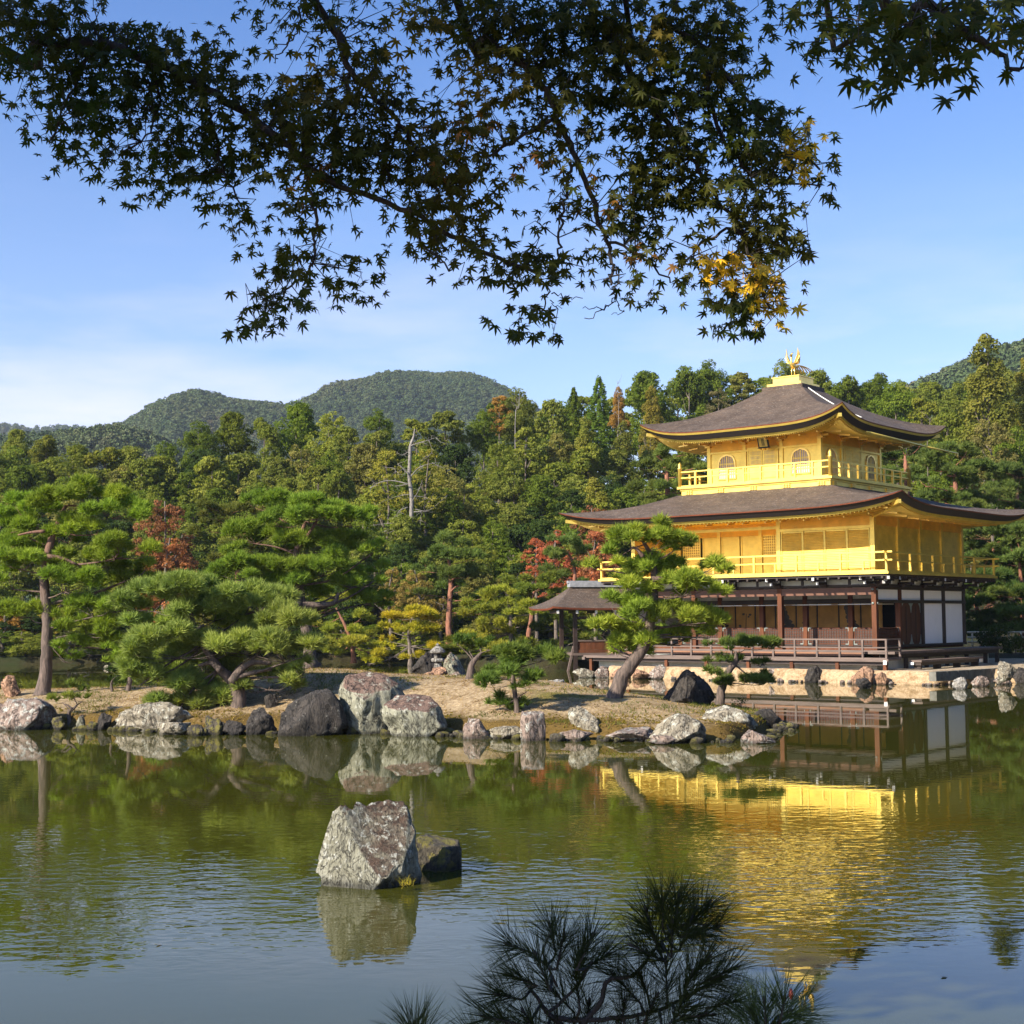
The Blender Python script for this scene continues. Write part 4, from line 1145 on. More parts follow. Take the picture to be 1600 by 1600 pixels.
for k in range(7):
    a = (k - 3) * 0.17
    c_ = catmull([(0, 0.22, 0.54), (math.sin(a) * 0.3, 0.5, 0.66 - abs(a) * 0.1), (math.sin(a) * 0.65, 0.85, 0.56 - abs(a) * 0.1), (math.sin(a) * 0.95, 1.08, 0.34)], 4)
    for i in range(len(c_) - 1): g.beam(c_[i], c_[i + 1], 0.06, 0.014)
P(g, 'tail', 'gold_bright', ph)

# ---------------------------------------------------------------- fishing pavilion at the left
AX = at(897, 1050, 70.5); AYAW = R(14)
an = empty('fishing_annex', (AX.x, AX.y, 0), AYAW)
tag(an, 'small dark timber annex with a hipped bark roof standing over the water', 'annex')
LX = 4.6; DY = 2.6
for x in (0.1, LX - 0.1):
    for y in (0.1, DY - 0.1): P(MB().box(x - 0.09, x + 0.09, y - 0.09, y + 0.09, -0.3, 3.1), 'post', 'wood_dark', an)
g = MB().beam((-0.32, 0.1, -0.2), (0.02, 0.1, 1.2), 0.1, 0.1); P(g, 'prop', 'wood_grey', an)
P(MB().box(-0.1, LX, 0.0, DY, 0.75, 0.87), 'floor', 'wood_grey', an)
P(MB().box(0.2, LX - 0.2, 0.04, 0.10, 0.875, 1.02), 'skirt_board', 'wood', an)
for i in range(6):
    x = 0.2 + i * 0.7
    P(MB().box(x, x + 0.68, 0.07, 0.11, 1.025, 1.42), 'board_panel', 'wood', an)
P(MB().box(0.15, LX - 0.15, 0.03, 0.13, 1.423, 1.49), 'hand_rail', 'wood_grey', an)
P(MB().box(0.0, LX, 0.05, 0.16, 2.50, 2.63), 'tie_beam', 'wood_dark', an)
P(MB().box(-0.05, LX + 0.05, 0.0, 0.12, 3.02, 3.12), 'head_beam', 'wood_dark', an)
P(MB().box(0.04, 0.16, -0.05, DY + 0.05, 3.125, 3.2), 'head_beam', 'wood_dark', an)
ex0, ex1, ey0, ey1 = -1.32, LX + 1.2, -1.0, DY + 1.0
rx0, rx1, ry = 0.25, LX - 0.1, DY / 2
V = []; F = []; nu, nv = 16, 10
def roof_side(mb, A0, A1, T0, T1, ze, zt, rise):
    V = []
    for j in range(nv + 1):
        t = j / nv
        for i in range(nu + 1):
            u = i / nu
            a = Vector(A0).lerp(Vector(A1), u); b_ = Vector(T0).lerp(Vector(T1), u)
            p = a.lerp(b_, t)
            z = ze + rise * abs(2 * u - 1) ** 4 * (1 - t) ** 2 + (zt - ze) * (0.55 * t + 0.45 * t * t)
            V.append((p.x, p.y, z))
    n = nu + 1
    mb.add(V, [(j * n + i, j * n + i + 1, (j + 1) * n + i + 1, (j + 1) * n + i) for j in range(nv) for i in range(nu)], True)
rb = MB(); ze, zt = 3.02, 4.13
c0, c1, c2, c3 = (ex0, ey0, 0), (ex1, ey0, 0), (ex1, ey1, 0), (ex0, ey1, 0)
t0, t1 = (rx0, ry, 0), (rx1, ry, 0)
roof_side(rb, c0, c1, t0, t1, ze, zt, 0.1); roof_side(rb, c1, c2, t1, t1, ze, zt, 0.1); roof_side(rb, c2, c3, t1, t0, ze, zt, 0.1); roof_side(rb, c3, c0, t0, t0, ze, zt, 0.1)
ar = P(rb, 'bark_roof', 'shingle', an)
Ea = eave_curve(ex0, ex1, ey0, ey1, ze, 0.1, 4, 16)
ca = ((ex0 + ex1) / 2, (ey0 + ey1) / 2); aa = ((ex1 - ex0) / 2, (ey1 - ey0) / 2)
P(strip(MB(), inset(Ea, ca, aa, 0.03, -0.09), Ea), 'eave_edge', 'red_edge', ar)
P(strip(MB(), inset(Ea, ca, aa, 0.9, -0.06), inset(Ea, ca, aa, 0.03, -0.09)), 'soffit', 'wood_dark', ar)
for i in range(8):
    x = ex0 + 0.3 + i * 0.95
    r1 = P(MB().box(x - 0.05, x + 0.05, ey0 + 0.16, 0.5, ze - 0.24, ze - 0.10), 'rafter', 'wood_dark', ar)
    P(MB().box(x - 0.055, x + 0.055, ey0 + 0.135, ey0 + 0.158, ze - 0.25, ze - 0.095), 'white_tip', 'white_tip', r1)
g = MB(); g.beam((rx0 - 0.1, ry, zt + 0.06), (rx1 + 0.1, ry, zt + 0.06), 0.5, 0.22); g.beam((rx0 - 0.16, ry, zt + 0.20), (rx1 + 0.16, ry, zt + 0.20), 0.3, 0.12)
M['tile_grey'] = simple('grey_ridge_tile', (0.24, 0.25, 0.27), 0.7, 0.3, 6, bmp=0.4)
P(g, 'ridge_cap', 'tile_grey', ar)
# ---------------------------------------------------------------- rocks
def rock_shape(seed, cuts=12, rough=0.19, sub=4, flat_top=0.0, sharp=0.0):
    bm = bmesh.new(); bmesh.ops.create_icosphere(bm, subdivisions=sub, radius=1.0)
    rr = random.Random(seed)
    V = np.array([v.co[:] for v in bm.verts]); F = np.array([[v.index for v in f.verts] for f in bm.faces]); bm.free()
    for k in range(cuts):
        n = np.array([rr.gauss(0, 1), rr.gauss(0, 1), rr.gauss(0, 0.7)]); n /= np.linalg.norm(n)
        d = rr.uniform(0.5, 0.84)
        t = V @ n - d; m = t > 0
        V[m] -= np.outer(t[m], n) * 0.94
    if flat_top:
        n = np.array([rr.gauss(0, .15), rr.gauss(0, .15), 1.0]); n /= np.linalg.norm(n)
        t = V @ n - (1 - flat_top); m = t > 0; V[m] -= np.outer(t[m], n) * 0.93
    off = Vector((seed * 3.17, seed * 1.31, 5.0))
    D = np.empty(len(V)); 
    for i, v in enumerate(V):
        p = Vector(v)
        D[i] = noise.fractal(p * 1.3 + off, 0.9, 2.1, 4) * rough + noise.fractal(p * 4.3 + off, 0.8, 2.2, 3) * rough * 0.38 + (abs(noise.noise(Vector((p.x * 3.1, p.y * 3.1, p.z * 1.1)) + off)) ** 0.6) * rough * -0.45
    V = V + V * D[:, None]
    return V, F
def rock(name, x0, x1, yt, yb, mt, seed, label, Y=None, zb=0.0, dep=0.75, sink=0.25, cuts=12, rough=0.19, sub=5, rz=None, group=None, flat=0.0, top=None, cat='rock', facets=()):
    cx = (x0 + x1) / 2
    if Y is None and zb > 0.3 and cx < 1200: Y = isl_Y(cx, yb, on_z(cx, yb, zb).y)
    if Y is None: base = on_z(cx, yb, zb); Y = base.y
    else: base = at(cx, yb, Y)
    w = (x1 - x0) * m_per_px(Y); h = (yb - yt) * m_per_px(Y)
    V, F = rock_shape(seed, cuts, rough, sub, flat)
    th = (seed * 1.7) if rz is None else rz
    c, s = math.cos(th), math.sin(th)
    V = V @ np.array([[c, s, 0], [-s, c, 0], [0, 0, 1]])
    for fn, fd in facets:
        n_ = np.array(fn, float); n_ /= np.linalg.norm(n_); t_ = V @ n_ - fd; m_ = t_ > 0; V[m_] -= np.outer(t_[m_], n_) * 0.9
    mn, mx = V.min(0), V.max(0)
    # cut the bottom: ground passes through the lower third
    zl = mn[2] + (mx[2] - mn[2]) * sink
    sx = w / (mx[0] - mn[0]); sz = h / (mx[2] - zl); sy = w * dep / (mx[1] - mn[1])
    Vn = np.empty_like(V)
    Vn[:, 0] = (V[:, 0] - (mn[0] + mx[0]) / 2) * sx
    Vn[:, 1] = (V[:, 1] - mn[1]) * sy - 0.12 * w * dep
    Vn[:, 2] = (V[:, 2] - zl) * sz
    if top:
        us = np.array([t[0] for t in top]); hs = np.array([t[1] for t in top])
        k = np.interp(Vn[:, 0] / w + 0.5, us, hs)
        up = Vn[:, 2] > 0
        cur = np.interp(Vn[:, 0] / w + 0.5, *silhouette(Vn, w, h))
        Vn[up, 2] *= (k / np.maximum(cur, 0.15))[up]
    me = mesh_np(name, Vn, F, M[mt], smooth=True)
    o = link(name, me); o.location = base
    tag(o, label, cat, group)
    return o
def silhouette(V, w, h):
    b = np.linspace(0, 1, 29); r_ = []
    u = V[:, 0] / w + 0.5
    for i in range(29):
        m = np.abs(u - b[i]) < 0.03
        r_.append(V[m, 2].max() / h if m.any() else 0.2)
    r_ = np.array(r_); r_ = np.convolve(np.pad(r_, 2, mode='edge'), np.ones(5) / 5, mode='valid')
    return b, r_
GI = 'boulders along the island shore'
RK = [
 (-30, 79, 1092, 1141, 'rock_pink', 11, 'pinkish grey boulder at the left end of the island shore', dict(dep=.7, flat=.35, top=[(0, .8), (.3, .95), (.75, 1), (.93, .7), (1, .3)])),
 (78, 102, 1119, 1141, 'rock_mossy', 12, 'small dark stone right of the pinkish grey boulder', {}),
 (117, 133, 1117, 1141, 'rock_brown', 13, 'narrow upright stone under the little bonsai like pine', {}),
 (134, 152, 1127, 1142, 'rock_mossy', 113, 'low mossy stone between the narrow stone and the round dark one', {}),
 (149, 173, 1114, 1140, 'rock_dark', 14, 'round dark stone left of the long pale boulder', {}),
 (173, 300, 1098, 1143, 'rock_pale', 15, 'long pale lichen boulder below the silvery green pine', dict(dep=.5, rough=.2, top=[(0, .55), (.12, .75), (.35, .95), (.7, 1), (.9, .8), (1, .5)], sub=5)),
 (238, 292, 1129, 1149, 'rock_pale', 16, 'flat oval stone in the water in front of the long pale boulder', dict(flat=.4)),
 (289, 320, 1132, 1150, 'rock_mossy', 17, 'low dark stone beside the flat oval stone', {}),
 (318, 350, 1118, 1149, 'rock_mossy', 18, 'mossy shaded stone under the silvery green pine trunk', {}),
 (348, 384, 1126, 1149, 'rock_dark', 118, 'low black stone right of the mossy shaded stone', {}),
 (383, 430, 1106, 1148, 'rock_dark', 19, 'dark boulder in the pine shade with a pale fleck', {}),
 (412, 434, 1084, 1108, 'rock_dark', 119, 'small upright dark stone on the slope under the pine', dict(zb=.5)),
 (430, 541, 1079, 1150, 'rock_dark', 20, 'big round shaded boulder left of the brown topped boulders', dict(dep=.8, rough=.12, top=[(0, .45), (.2, .75), (.5, .97), (.75, 1), (.92, .7), (1, .3)], sub=5)),
 (526, 643, 1052, 1147, 'rock_brown', 21, 'tallest brown topped boulder on the island shore', dict(dep=.75, rough=.15, facets=[((0, -.5, .85), .5)], top=[(0, .75), (.1, .95), (.35, 1), (.6, .97), (.8, .8), (1, .45)], sub=5)),
 (594, 698, 1087, 1151, 'rock_brown', 22, 'squat brown and green boulder right of the tallest one', dict(dep=.7, rough=.15, facets=[((.1, -.5, .85), .5)], top=[(0, .7), (.2, .97), (.5, 1), (.75, .95), (.9, .7), (1, .3)], sub=5)),
 (723, 766, 1124, 1155, 'rock_pink', 23, 'blocky pinkish stone left of the upright square stone', dict(top=[(0, .5), (.12, 1), (.6, 1), (.85, .5), (1, .2)])),
 (764, 815, 1135, 1155, 'rock_pale', 24, 'low pale stone between the blocky and the upright square stone', {}),
 (813, 853, 1113, 1158, 'rock_pink', 25, 'upright square stone standing at the water edge', dict(dep=.8, rough=.08, cuts=5, flat=.45, rz=.3, top=[(0, .9), (.1, 1), (.88, 1), (1, .92)], sink=.5)),
 (866, 930, 1141, 1158, 'rock_pink', 26, 'long low speckled stone left of the leaning slab', dict(flat=.3)),
 (889, 952, 1103, 1154, 'rock_pale', 27, 'leaning slab with a pointed upper left corner', dict(top=[(0, .9), (.15, 1), (.4, .9), (.75, .55), (1, .15)])),
 (948, 1028, 1139, 1160, 'rock_pink', 28, 'flat topped stone lying right of the leaning slab', dict(flat=.4)),
 (1017, 1108, 1116, 1162, 'rock_pale', 29, 'ribbed grey lichen boulder near the right tip of the island', dict(dep=.8, rough=.2, top=[(0, .2), (.15, .6), (.4, .95), (.6, 1), (.85, .75), (1, .5)], sub=5)),
 (1093, 1188, 1103, 1150, 'rock_pale', 30, 'rounded speckled boulder at the right tip of the island', dict(dep=.8, rough=.1, top=[(0, .45), (.2, .85), (.45, 1), (.7, .85), (.9, .6), (1, .35)], sub=5)),
 (1173, 1228, 1108, 1139, 'rock_dark', 31, 'dark boulder with pale base beyond the right tip', dict(top=[(0, .6), (.3, .95), (.6, 1), (.85, .6), (1, .3)])),
 (1160, 1216, 1141, 1162, 'rock_pink', 32, 'low pointed pinkish stone in the water off the right tip', dict(top=[(0, .3), (.3, 1), (.6, .6), (1, .15)])),
 (1015, 1085, 1150, 1163, 'rock_pink', 33, 'low flat stone in the water before the ribbed boulder', dict(flat=.3)),
 (0, 30, 1055, 1089, 'rock_orange', 34, 'beige standing stone behind the island at the far left', dict(zb=.32, top=[(0, .75), (.3, 1), (.6, .95), (.85, .4), (1, .2)])),
 (1037, 1090, 1046, 1099, 'rock_dark', 35, 'dark sloping boulder between the two right hand pines', dict(zb=.42, top=[(0, .1), (.3, .5), (.6, .9), (.8, 1), (1, .85)], dep=.9)),
 (1080, 1120, 1050, 1101, 'rock_dark', 36, 'black upright boulder at the foot of the small dark pine', dict(zb=.4, top=[(0, 1), (.4, .85), (.75, .6), (1, .2)])),
 (846, 888, 1062, 1076, 'rock_white', 37, 'jagged white rock at the water behind the island', dict(rough=.25)),
 (640, 690, 1012, 1056, 'rock_dark', 38, 'dark sloping boulder left of the stone lantern', dict(Y=41.6, top=[(0, .2), (.4, .75), (.8, 1), (1, .8)])),
 (692, 730, 1019, 1060, 'rock_brown', 39, 'brown pointed boulder right of the stone lantern', dict(Y=41.8, top=[(0, .7), (.3, 1), (.6, .8), (1, .1)])),
 (672, 702, 1042, 1062, 'rock_orange', 40, 'round ochre stone at the foot of the stone lantern', dict(Y=40.6)),
 (654, 682, 1050, 1062, 'rock_orange', 41, 'low beige stone left of the round ochre one', dict(Y=40.5)),
 (696, 722, 1050, 1063, 'rock_pink', 42, 'low pinkish stone right of the round ochre one', dict(Y=40.3)),
 # pond
 (490, 655, 1262, 1388, 'rock_pond', 51, 'large lichen covered boulder with a rusty top standing alone in the pond', dict(dep=.85, rough=.19, cuts=9, sub=6, sink=.35, rz=.4, facets=[((.2, -.62, .75), .44), ((.9, -.35, .1), .62), ((-.5, -.8, .25), .66)], top=[(0, .35), (.07, .6), (.16, .97), (.26, 1.0), (.5, .96), (.68, 1), (.85, .94), (.94, .6), (1, .2)])),
 (641, 720, 1312, 1362, 'rock_mossy', 52, 'flat dark mossy rock behind the large pond boulder', dict(dep=.9, rough=.09, cuts=5, sub=5, flat=.5, rz=.5, facets=[((.8, -.6, 0), .6), ((-.5, -.86, 0), .6), ((1, .1, 0), .7)], top=[(0, .95), (.3, 1), (.6, .93), (.93, .86), (1, .7)], sink=.52)),
 # pavilion shore
 (895, 931, 1044, 1059, 'rock_pale', 61, 'greenish oval stone at the left end of the pavilion shore', dict(group='x')),
 (927, 954, 1041, 1059, 'rock_pink', 62, 'slanted grey stone right of the greenish oval one', {}),
 (953, 990, 1043, 1060, 'rock_orange', 63, 'small ochre stone behind the leaning pine trunk', {}),
 (988, 1016, 1046, 1061, 'rock_orange', 64, 'ochre rubble stone right of the leaning pine trunk', {}),
 (1014, 1048, 1038, 1061, 'rock_pink', 65, 'peaked grey brown stone by the pavilion foundation', dict(top=[(0, .3), (.35, .9), (.6, 1), (.9, .8), (1, .4)])),
 (1196, 1216, 1044, 1065, 'rock_pink', 66, 'brown stone behind the small dark pine at the pavilion shore', {}),
 (1259, 1287, 1040, 1067, 'rock_dark', 67, 'grey round stone standing against the sandy wall', dict(top=[(0, .35), (.3, .9), (.7, 1), (1, .7)])),
 (1332, 1370, 1041, 1070, 'rock_orange', 68, 'orange domed stone standing against the sandy wall', dict(rough=.08)),
 (1338, 1364, 1059, 1076, 'rock_dark', 69, 'dark grey stone in the water before the orange domed one', {}),
 (1368, 1392, 1050, 1070, 'rock_orange', 70, 'low brown stone right of the orange domed one', {}),
 (1489, 1515, 1058, 1077, 'rock_white', 71, 'white rounded rock in the water below the cut stone edge', {}),
 (1521, 1548, 1056, 1073, 'rock_pink', 72, 'squarish pale pink rock in the water at the right', {}),
 (1560, 1592, 1033, 1060, 'rock_pale', 73, 'pale grey green boulder on the sand at the right edge', dict(zb=.3, top=[(0, .8), (.3, 1), (.7, .85), (1, .5)])),
 (1556, 1584, 1053, 1070, 'rock_pink', 74, 'brown rock at the water under the pale grey green boulder', {}),
 (1586, 1625, 1043, 1068, 'rock_dark', 75, 'dark boulder cut by the right edge of the view', {}),
 # far shore at the left
 (39, 63, 1025, 1036, 'rock_pale', 81, 'pale stone on the far shore left of the tall pine trunk', {}),
 (80, 94, 1024, 1035, 'rock_white', 82, 'small pale stone on the far shore right of the tall pine trunk', {}),
 (161, 172, 1039, 1045, 'rock_pale', 83, 'tiny white stone in the far water under the shaded pines', {}),
 (258, 282, 1039, 1052, 'rock_pale', 84, 'pale stone glimpsed through the silvery green pine', dict(Y=48)),
 (284, 306, 1038, 1050, 'rock_pale', 85, 'grey stone beside the one glimpsed through the silvery pine', dict(Y=48.5)),
 (755, 790, 1026, 1040, 'rock_white', 86, 'pale flat stone on the far shore right of the lantern', {}),
 (-10, 30, 1010, 1034, 'rock_dark', 87, 'dark boulder on the far shore at the left edge', {}),
 (95, 150, 1012, 1036, 'rock_dark', 88, 'broad dark boulder on the far shore in the shade', {}),
 (846, 872, 1030, 1046, 'rock_dark', 89, 'dark bank stone left of the annex post', {}),
]
for r_ in RK:
    kw = dict(r_[7]); kw.pop('group', None)
    rock('boulder' if (r_[1] - r_[0]) > 60 else 'stone', r_[0], r_[1], r_[2], r_[3], r_[4], r_[5], r_[6], **kw)
# grass sprouts on the pond rocks
def leaf_quads(C, Nn, size, aspect=0.6, rg=None, droop=0.0):
    """rhombic leaf faces at points C facing Nn"""
    rg = rg or RNG
    n = len(C)
    Nn = Nn / (np.linalg.norm(Nn, axis=1, keepdims=True) + 1e-9)
    a = rg.normal(size=(n, 3)); a -= Nn * (a * Nn).sum(1, keepdims=True); a /= (np.linalg.norm(a, axis=1, keepdims=True) + 1e-9)
    b_ = np.cross(Nn, a)
    s = (size * rg.uniform(0.65, 1.3, n))[:, None] if np.isscalar(size) else (size * rg.uniform(0.65, 1.3, n))[:, None]
    V = np.stack([C - a * s * 0.5, C + b_ * s * aspect * 0.5, C + a * s * 0.5 + Nn * s * 0.08, C - b_ * s * aspect * 0.5], 1).reshape(-1, 3)
    F = np.arange(n * 4).reshape(-1, 4)
    return V, F
def blades(P0, H, W, rg, lean=0.35):
    n = len(P0); th = rg.uniform(0, 6.283, n); d = np.stack([np.cos(th), np.sin(th), np.zeros(n)], 1)
    l = rg.normal(size=(n, 3)) * lean; l[:, 2] = 0
    h = H * rg.uniform(0.5, 1.2, n)[:, None]
    top = P0 + l * h + np.array([0, 0, 1.0]) * h
    V = np.stack([P0 - d * W / 2, P0 + d * W / 2, top], 1).reshape(-1, 3)
    return V, np.arange(n * 3).reshape(-1, 3)

# terrace edging of dark cut stones, and rubble along the sandy wall
for i in range(6):
    p0 = on_z(1459 + i * 17.5, 1064.5 - i * 1.15, 0.18); p1 = on_z(1459 + (i + 1) * 17.5 - 0.8, 1064.5 - (i + 1) * 1.15, 0.18)
    g = MB(); d = (p1 - p0).normalized(); nrm = Vector((-d.y, d.x, 0))
    g.add([p0 - nrm * .1, p1 - nrm * .1, p1 + nrm * .18, p0 + nrm * .18, *[v + Vector((0, 0, 0.34)) for v in (p0 - nrm * .1, p1 - nrm * .1, p1 + nrm * .18, p0 + nrm * .18)]],
          [(0, 3, 2, 1), (4, 5, 6, 7), (0, 1, 5, 4), (1, 2, 6, 5), (2, 3, 7, 6), (3, 0, 4, 7)])
    o = g.build('cut_stone', M['cut_stone'])
    tag(o, ['dark cut edge stone nearest the orange stones', 'second dark cut edge stone of the terrace from the left', 'third dark cut edge stone of the terrace from the left', 'fourth dark cut edge stone of the terrace from the left', 'fifth dark cut edge stone of the terrace from the left', 'last dark cut edge stone before the pale boulder'][i], 'edge stone', 'cut stones edging the terrace')
# sandy retaining wall facing the pond
pts = [Vector((x, y, 0)) for x, y in shore]
g = MB(); V = []; 
fine = []
for a, b_ in zip(pts[:-1], pts[1:]):
    n = max(2, int((b_ - a).length / 0.35))
    for i in range(n): fine.append(a.lerp(b_, i / n))
fine.append(pts[-1]); fine = fine[int(len(fine) * 0.12):]
K = 7
for i, p in enumerate(fine):
    d = (fine[min(i + 1, len(fine) - 1)] - fine[max(i - 1, 0)]).normalized(); nrm = Vector((-d.y, d.x, 0))
    for k in range(K):
        t = k / (K - 1)
        w_ = 0.09 * noise.noise(Vector((p.x * 1.1, p.y * 1.1, t * 2))) + 0.04 * noise.noise(Vector((p.x * 4, p.y * 4, t * 5)))
        off = nrm * (-0.12 + 0.32 * t ** 3 + w_)
        V.append(p + off + Vector((0, 0, -0.15 + (GZ + 0.19) * min(1, t * 1.15) + (0.03 * noise.noise(p * 1.7) if t > .7 else 0))))
g.add(V, [(i * K + k, (i + 1) * K + k, (i + 1) * K + k + 1, i * K + k + 1) for i in range(len(fine) - 1) for k in range(K - 1)], True)
tag(g.build('retaining_wall', M['sand_wall']), 'low sunlit sandy wall along the water under the pavilion', 'wall')
# a scatter of small rubble at its foot: too many and small to single out
rg = np.random.default_rng(5)
V0, F0 = rock_shape(77, 6, 0.2, 2)
VV = []; FF = []; nb = 0
for i in range(170):
    p = fine[rg.integers(0, len(fine))]; s = rg.uniform(0.04, 0.14)
    vv = V0 * np.array([s * rg.uniform(.8, 1.8), s, s * rg.uniform(.5, .9)]) + np.array([p.x + rg.normal() * .12, p.y - 0.12 + rg.normal() * .1, rg.uniform(-.01, .05)])
    VV.append(vv); FF.append(F0 + nb); nb += len(vv)
tag(link('shore_rubble', mesh_np('shore_rubble', np.concatenate(VV), np.concatenate(FF), M['rock_pink'], smooth=True)), kind='stuff')
VV = []; FF = []; nb = 0
for i in range(260):
    k = rg.uniform(0, len(isl_front) - 1.01); p = isl_front[int(k)].lerp(isl_front[int(k) + 1], k % 1); s = rg.uniform(0.04, 0.17)
    vv = V0 * np.array([s * rg.uniform(.8, 1.8), s, s * rg.uniform(.5, .9)]) + np.array([p.x + rg.normal() * .15, p.y + rg.normal() * .12, rg.uniform(-.02, .05)])
    VV.append(vv); FF.append(F0 + nb); nb += len(vv)
tag(link('island_rubble', mesh_np('island_rubble', np.concatenate(VV), np.concatenate(FF), M['rock_mossy'], smooth=True)), kind='stuff')

# ---------------------------------------------------------------- stone lantern
Lp = at(684, 1046, 41.2)
lan = empty('stone_lantern', Lp, 0.3)
tag(lan, 'small weathered stone lantern with a mushroom shaped cap on the island', 'lantern')
k = m_per_px(41.2)
MB().lathe([(6 * k, 0), (6.5 * k, 4 * k), (5 * k, 11 * k)], n=6).build('base', M['lantern_stone'], lan)
MB().lathe([(5 * k, 11 * k), (10.5 * k, 12.5 * k), (11 * k, 15 * k), (9.5 * k, 17.5 * k)], n=6).build('platform', M['lantern_stone'], lan)
fb = MB().lathe([(5.5 * k, 17.6 * k), (5.8 * k, 25 * k)], n=6).build('fire_box', M['lantern_stone'], lan)
MB().box(-2.2 * k, 2.2 * k, -5.9 * k, -5.0 * k, 18.5 * k, 24 * k).build('dark_opening', M['ink'], fb)  # black block standing in for the shade inside the fire box
MB().lathe([(9 * k, 25 * k), (12.8 * k, 26.2 * k), (12 * k, 28.5 * k), (8.5 * k, 32.5 * k), (4.5 * k, 35.5 * k), (2.5 * k, 36.5 * k)], n=18).build('cap', M['lantern_stone'], lan)
MB().lathe([(2.2 * k, 36.5 * k), (3.2 * k, 38 * k), (1.8 * k, 40 * k), (0.3 * k, 41 * k)], n=12).build('finial', M['lantern_stone'], lan)

# ---------------------------------------------------------------- low plants on the island
def scatter_on_island(n, rg, test=None):
    o = []
    while len(o) < n:
        x = rg.uniform(-18, 6.4); y = rg.uniform(30, 46)
        z = isl_z(x, y)
        if z > 0.12 and (test is None or test(x, y)): o.append((x, y, z))
    return np.array(o)
rg = np.random.default_rng(12)
def zarr(x, y): return island_h(x, y)
x = rg.uniform(-20, 6.5, 60000); y = rg.uniform(30, 46, 60000); z = zarr(x, y)
msk = vnoise(x, y, 0.9, 21) + 0.5 * vnoise(x, y, 2.7, 22)
right = smooth(1.0, 3.2, x) * 0.22
ok = (z > 0.15) & (msk + right > 0.20)
pts_ = np.stack([x, y, z - 0.01], 1)[ok]
V, F = blades(pts_, 0.085, 0.022, rg, 0.6)
gr = link('green_grass', mesh_np('green_grass', V, F, M['leaf'])); gr.color = (0.10, 0.125, 0.028, 1); tag(gr, kind='stuff')
ok = (z > 0.1) & (rg.random(len(x)) < 0.55)
V, F = blades(np.stack([x, y, z - 0.01], 1)[ok], 0.05, 0.02, rg, 1.0)
gr = link('dry_grass', mesh_np('dry_grass', V, F, M['leaf'])); gr.color = (0.40, 0.29, 0.14, 1); tag(gr, kind='stuff')

# fallen needles and leaf litter in drifts, moss cushions along the shore
x = rg.uniform(-20, 6.5, 70000); y = rg.uniform(30, 46, 70000); z = zarr(x, y)
dr = vnoise(x, y, 0.55, 31) + 0.6 * vnoise(x, y, 1.9, 32)
ok = (z > 0.14) & (dr > 0.12)
Cc = np.stack([x, y, z + 0.006], 1)[ok]
V, F = leaf_quads(Cc, rg.normal(size=(len(Cc), 3)) * .35 + np.array([0, 0, 1.0]), 0.05, 0.35, rg)
o = link('leaf_litter', mesh_np('leaf_litter', V, F, M['leaf'])); o.color = (0.15, 0.085, 0.035, 1); tag(o, kind='stuff')
ok = (z > 0.06) & (z < 0.42) & (vnoise(x, y, 0.8, 41) + 0.5 * vnoise(x, y, 2.2, 42) > -0.02)
Cc = np.stack([x, y, z + 0.012], 1)[ok]
V, F = leaf_quads(Cc, rg.normal(size=(len(Cc), 3)) * .6 + np.array([0, -.3, 1.0]), 0.055, 0.7, rg)
o = link('moss_cover', mesh_np('moss_cover', V, F, M['leaf'])); o.color = (0.15, 0.12, 0.022, 1); tag(o, kind='stuff')
# a few leaves afloat
n = 46; fx = rg.uniform(-5, 5, n); fy = rg.uniform(9.8, 26, n)
V, F = leaf_quads(np.stack([fx, fy, np.full(n, 0.004)], 1), np.tile([0.0, 0, 1], (n, 1)) + rg.normal(size=(n, 3)) * .08, 0.045, 0.6, rg)
o = link('floating_leaves', mesh_np('floating_leaves', V, F, M['leaf'])); o.color = (0.12, 0.08, 0.02, 1); tag(o, kind='stuff')

def shrub(name, px, py, w, h, Y, col, label, n=500, size=0.05, cat='shrub', zoff=0.0, group=None):
    c = at(px, py, Y); rg = np.random.default_rng(int(px * 7 + py))
    W = w * m_per_px(Y) / 2; H = h * m_per_px(Y)
    k = 9; cc = np.stack([rg.uniform(-.6, .6, k) * W, rg.uniform(-.5, .5, k) * W, rg.uniform(.2, .65, k) * H], 1)
    i = rg.integers(0, k, n); d = rg.normal(size=(n, 3)); d /= np.linalg.norm(d, axis=1, keepdims=True)
    Cc = cc[i] + d * np.array([W * .42, W * .42, H * .34]) * rg.uniform(.6, 1.05, (n, 1)); Cc[:, 2] = np.maximum(Cc[:, 2], 0.01)
    V, F = leaf_quads(Cc, d + rg.normal(size=(n, 3)) * .5 + np.array([0, 0, .4]), size, 0.6, rg)
    root = empty(name, c)
    f = link('foliage', mesh_np('foliage', V, F, M['leaf']), root); f.color = (*col, 1)
    g = MB()
    for j in range(k): g.tube([(cc[j][0] * .2, cc[j][1] * .2, -0.05), tuple(cc[j])], [size * .12, size * .05], 5)
    g.build('stems', M['bark'], root, kind='stuff')
    tag(root, label, cat, group)
    return root
DG = (0.035, 0.062, 0.018); MG = (0.07, 0.10, 0.022); YG = (0.16, 0.18, 0.03)
shrub('shrub', 710, 1150, 34, 38, 33.4, DG, 'small dark green shrub between the squat boulder and the blocky stone', 900, 0.07)
shrub('moss_plant', 1130, 1153, 42, 18, 31.5, (0.30, 0.18, 0.02), 'orange yellow moss plant in front of the rounded speckled boulder', 700, 0.04, 'plant')
shrub('moss_plant', 1165, 1150, 26, 15, 31.6, (0.24, 0.18, 0.02), 'yellow tuft right of the orange yellow moss plant', 450, 0.04, 'plant')
shrub('shrub', 230, 1080, 38, 14, 42.5, DG, 'low clipped shrub on the back edge of the island at the left', 500, 0.06)
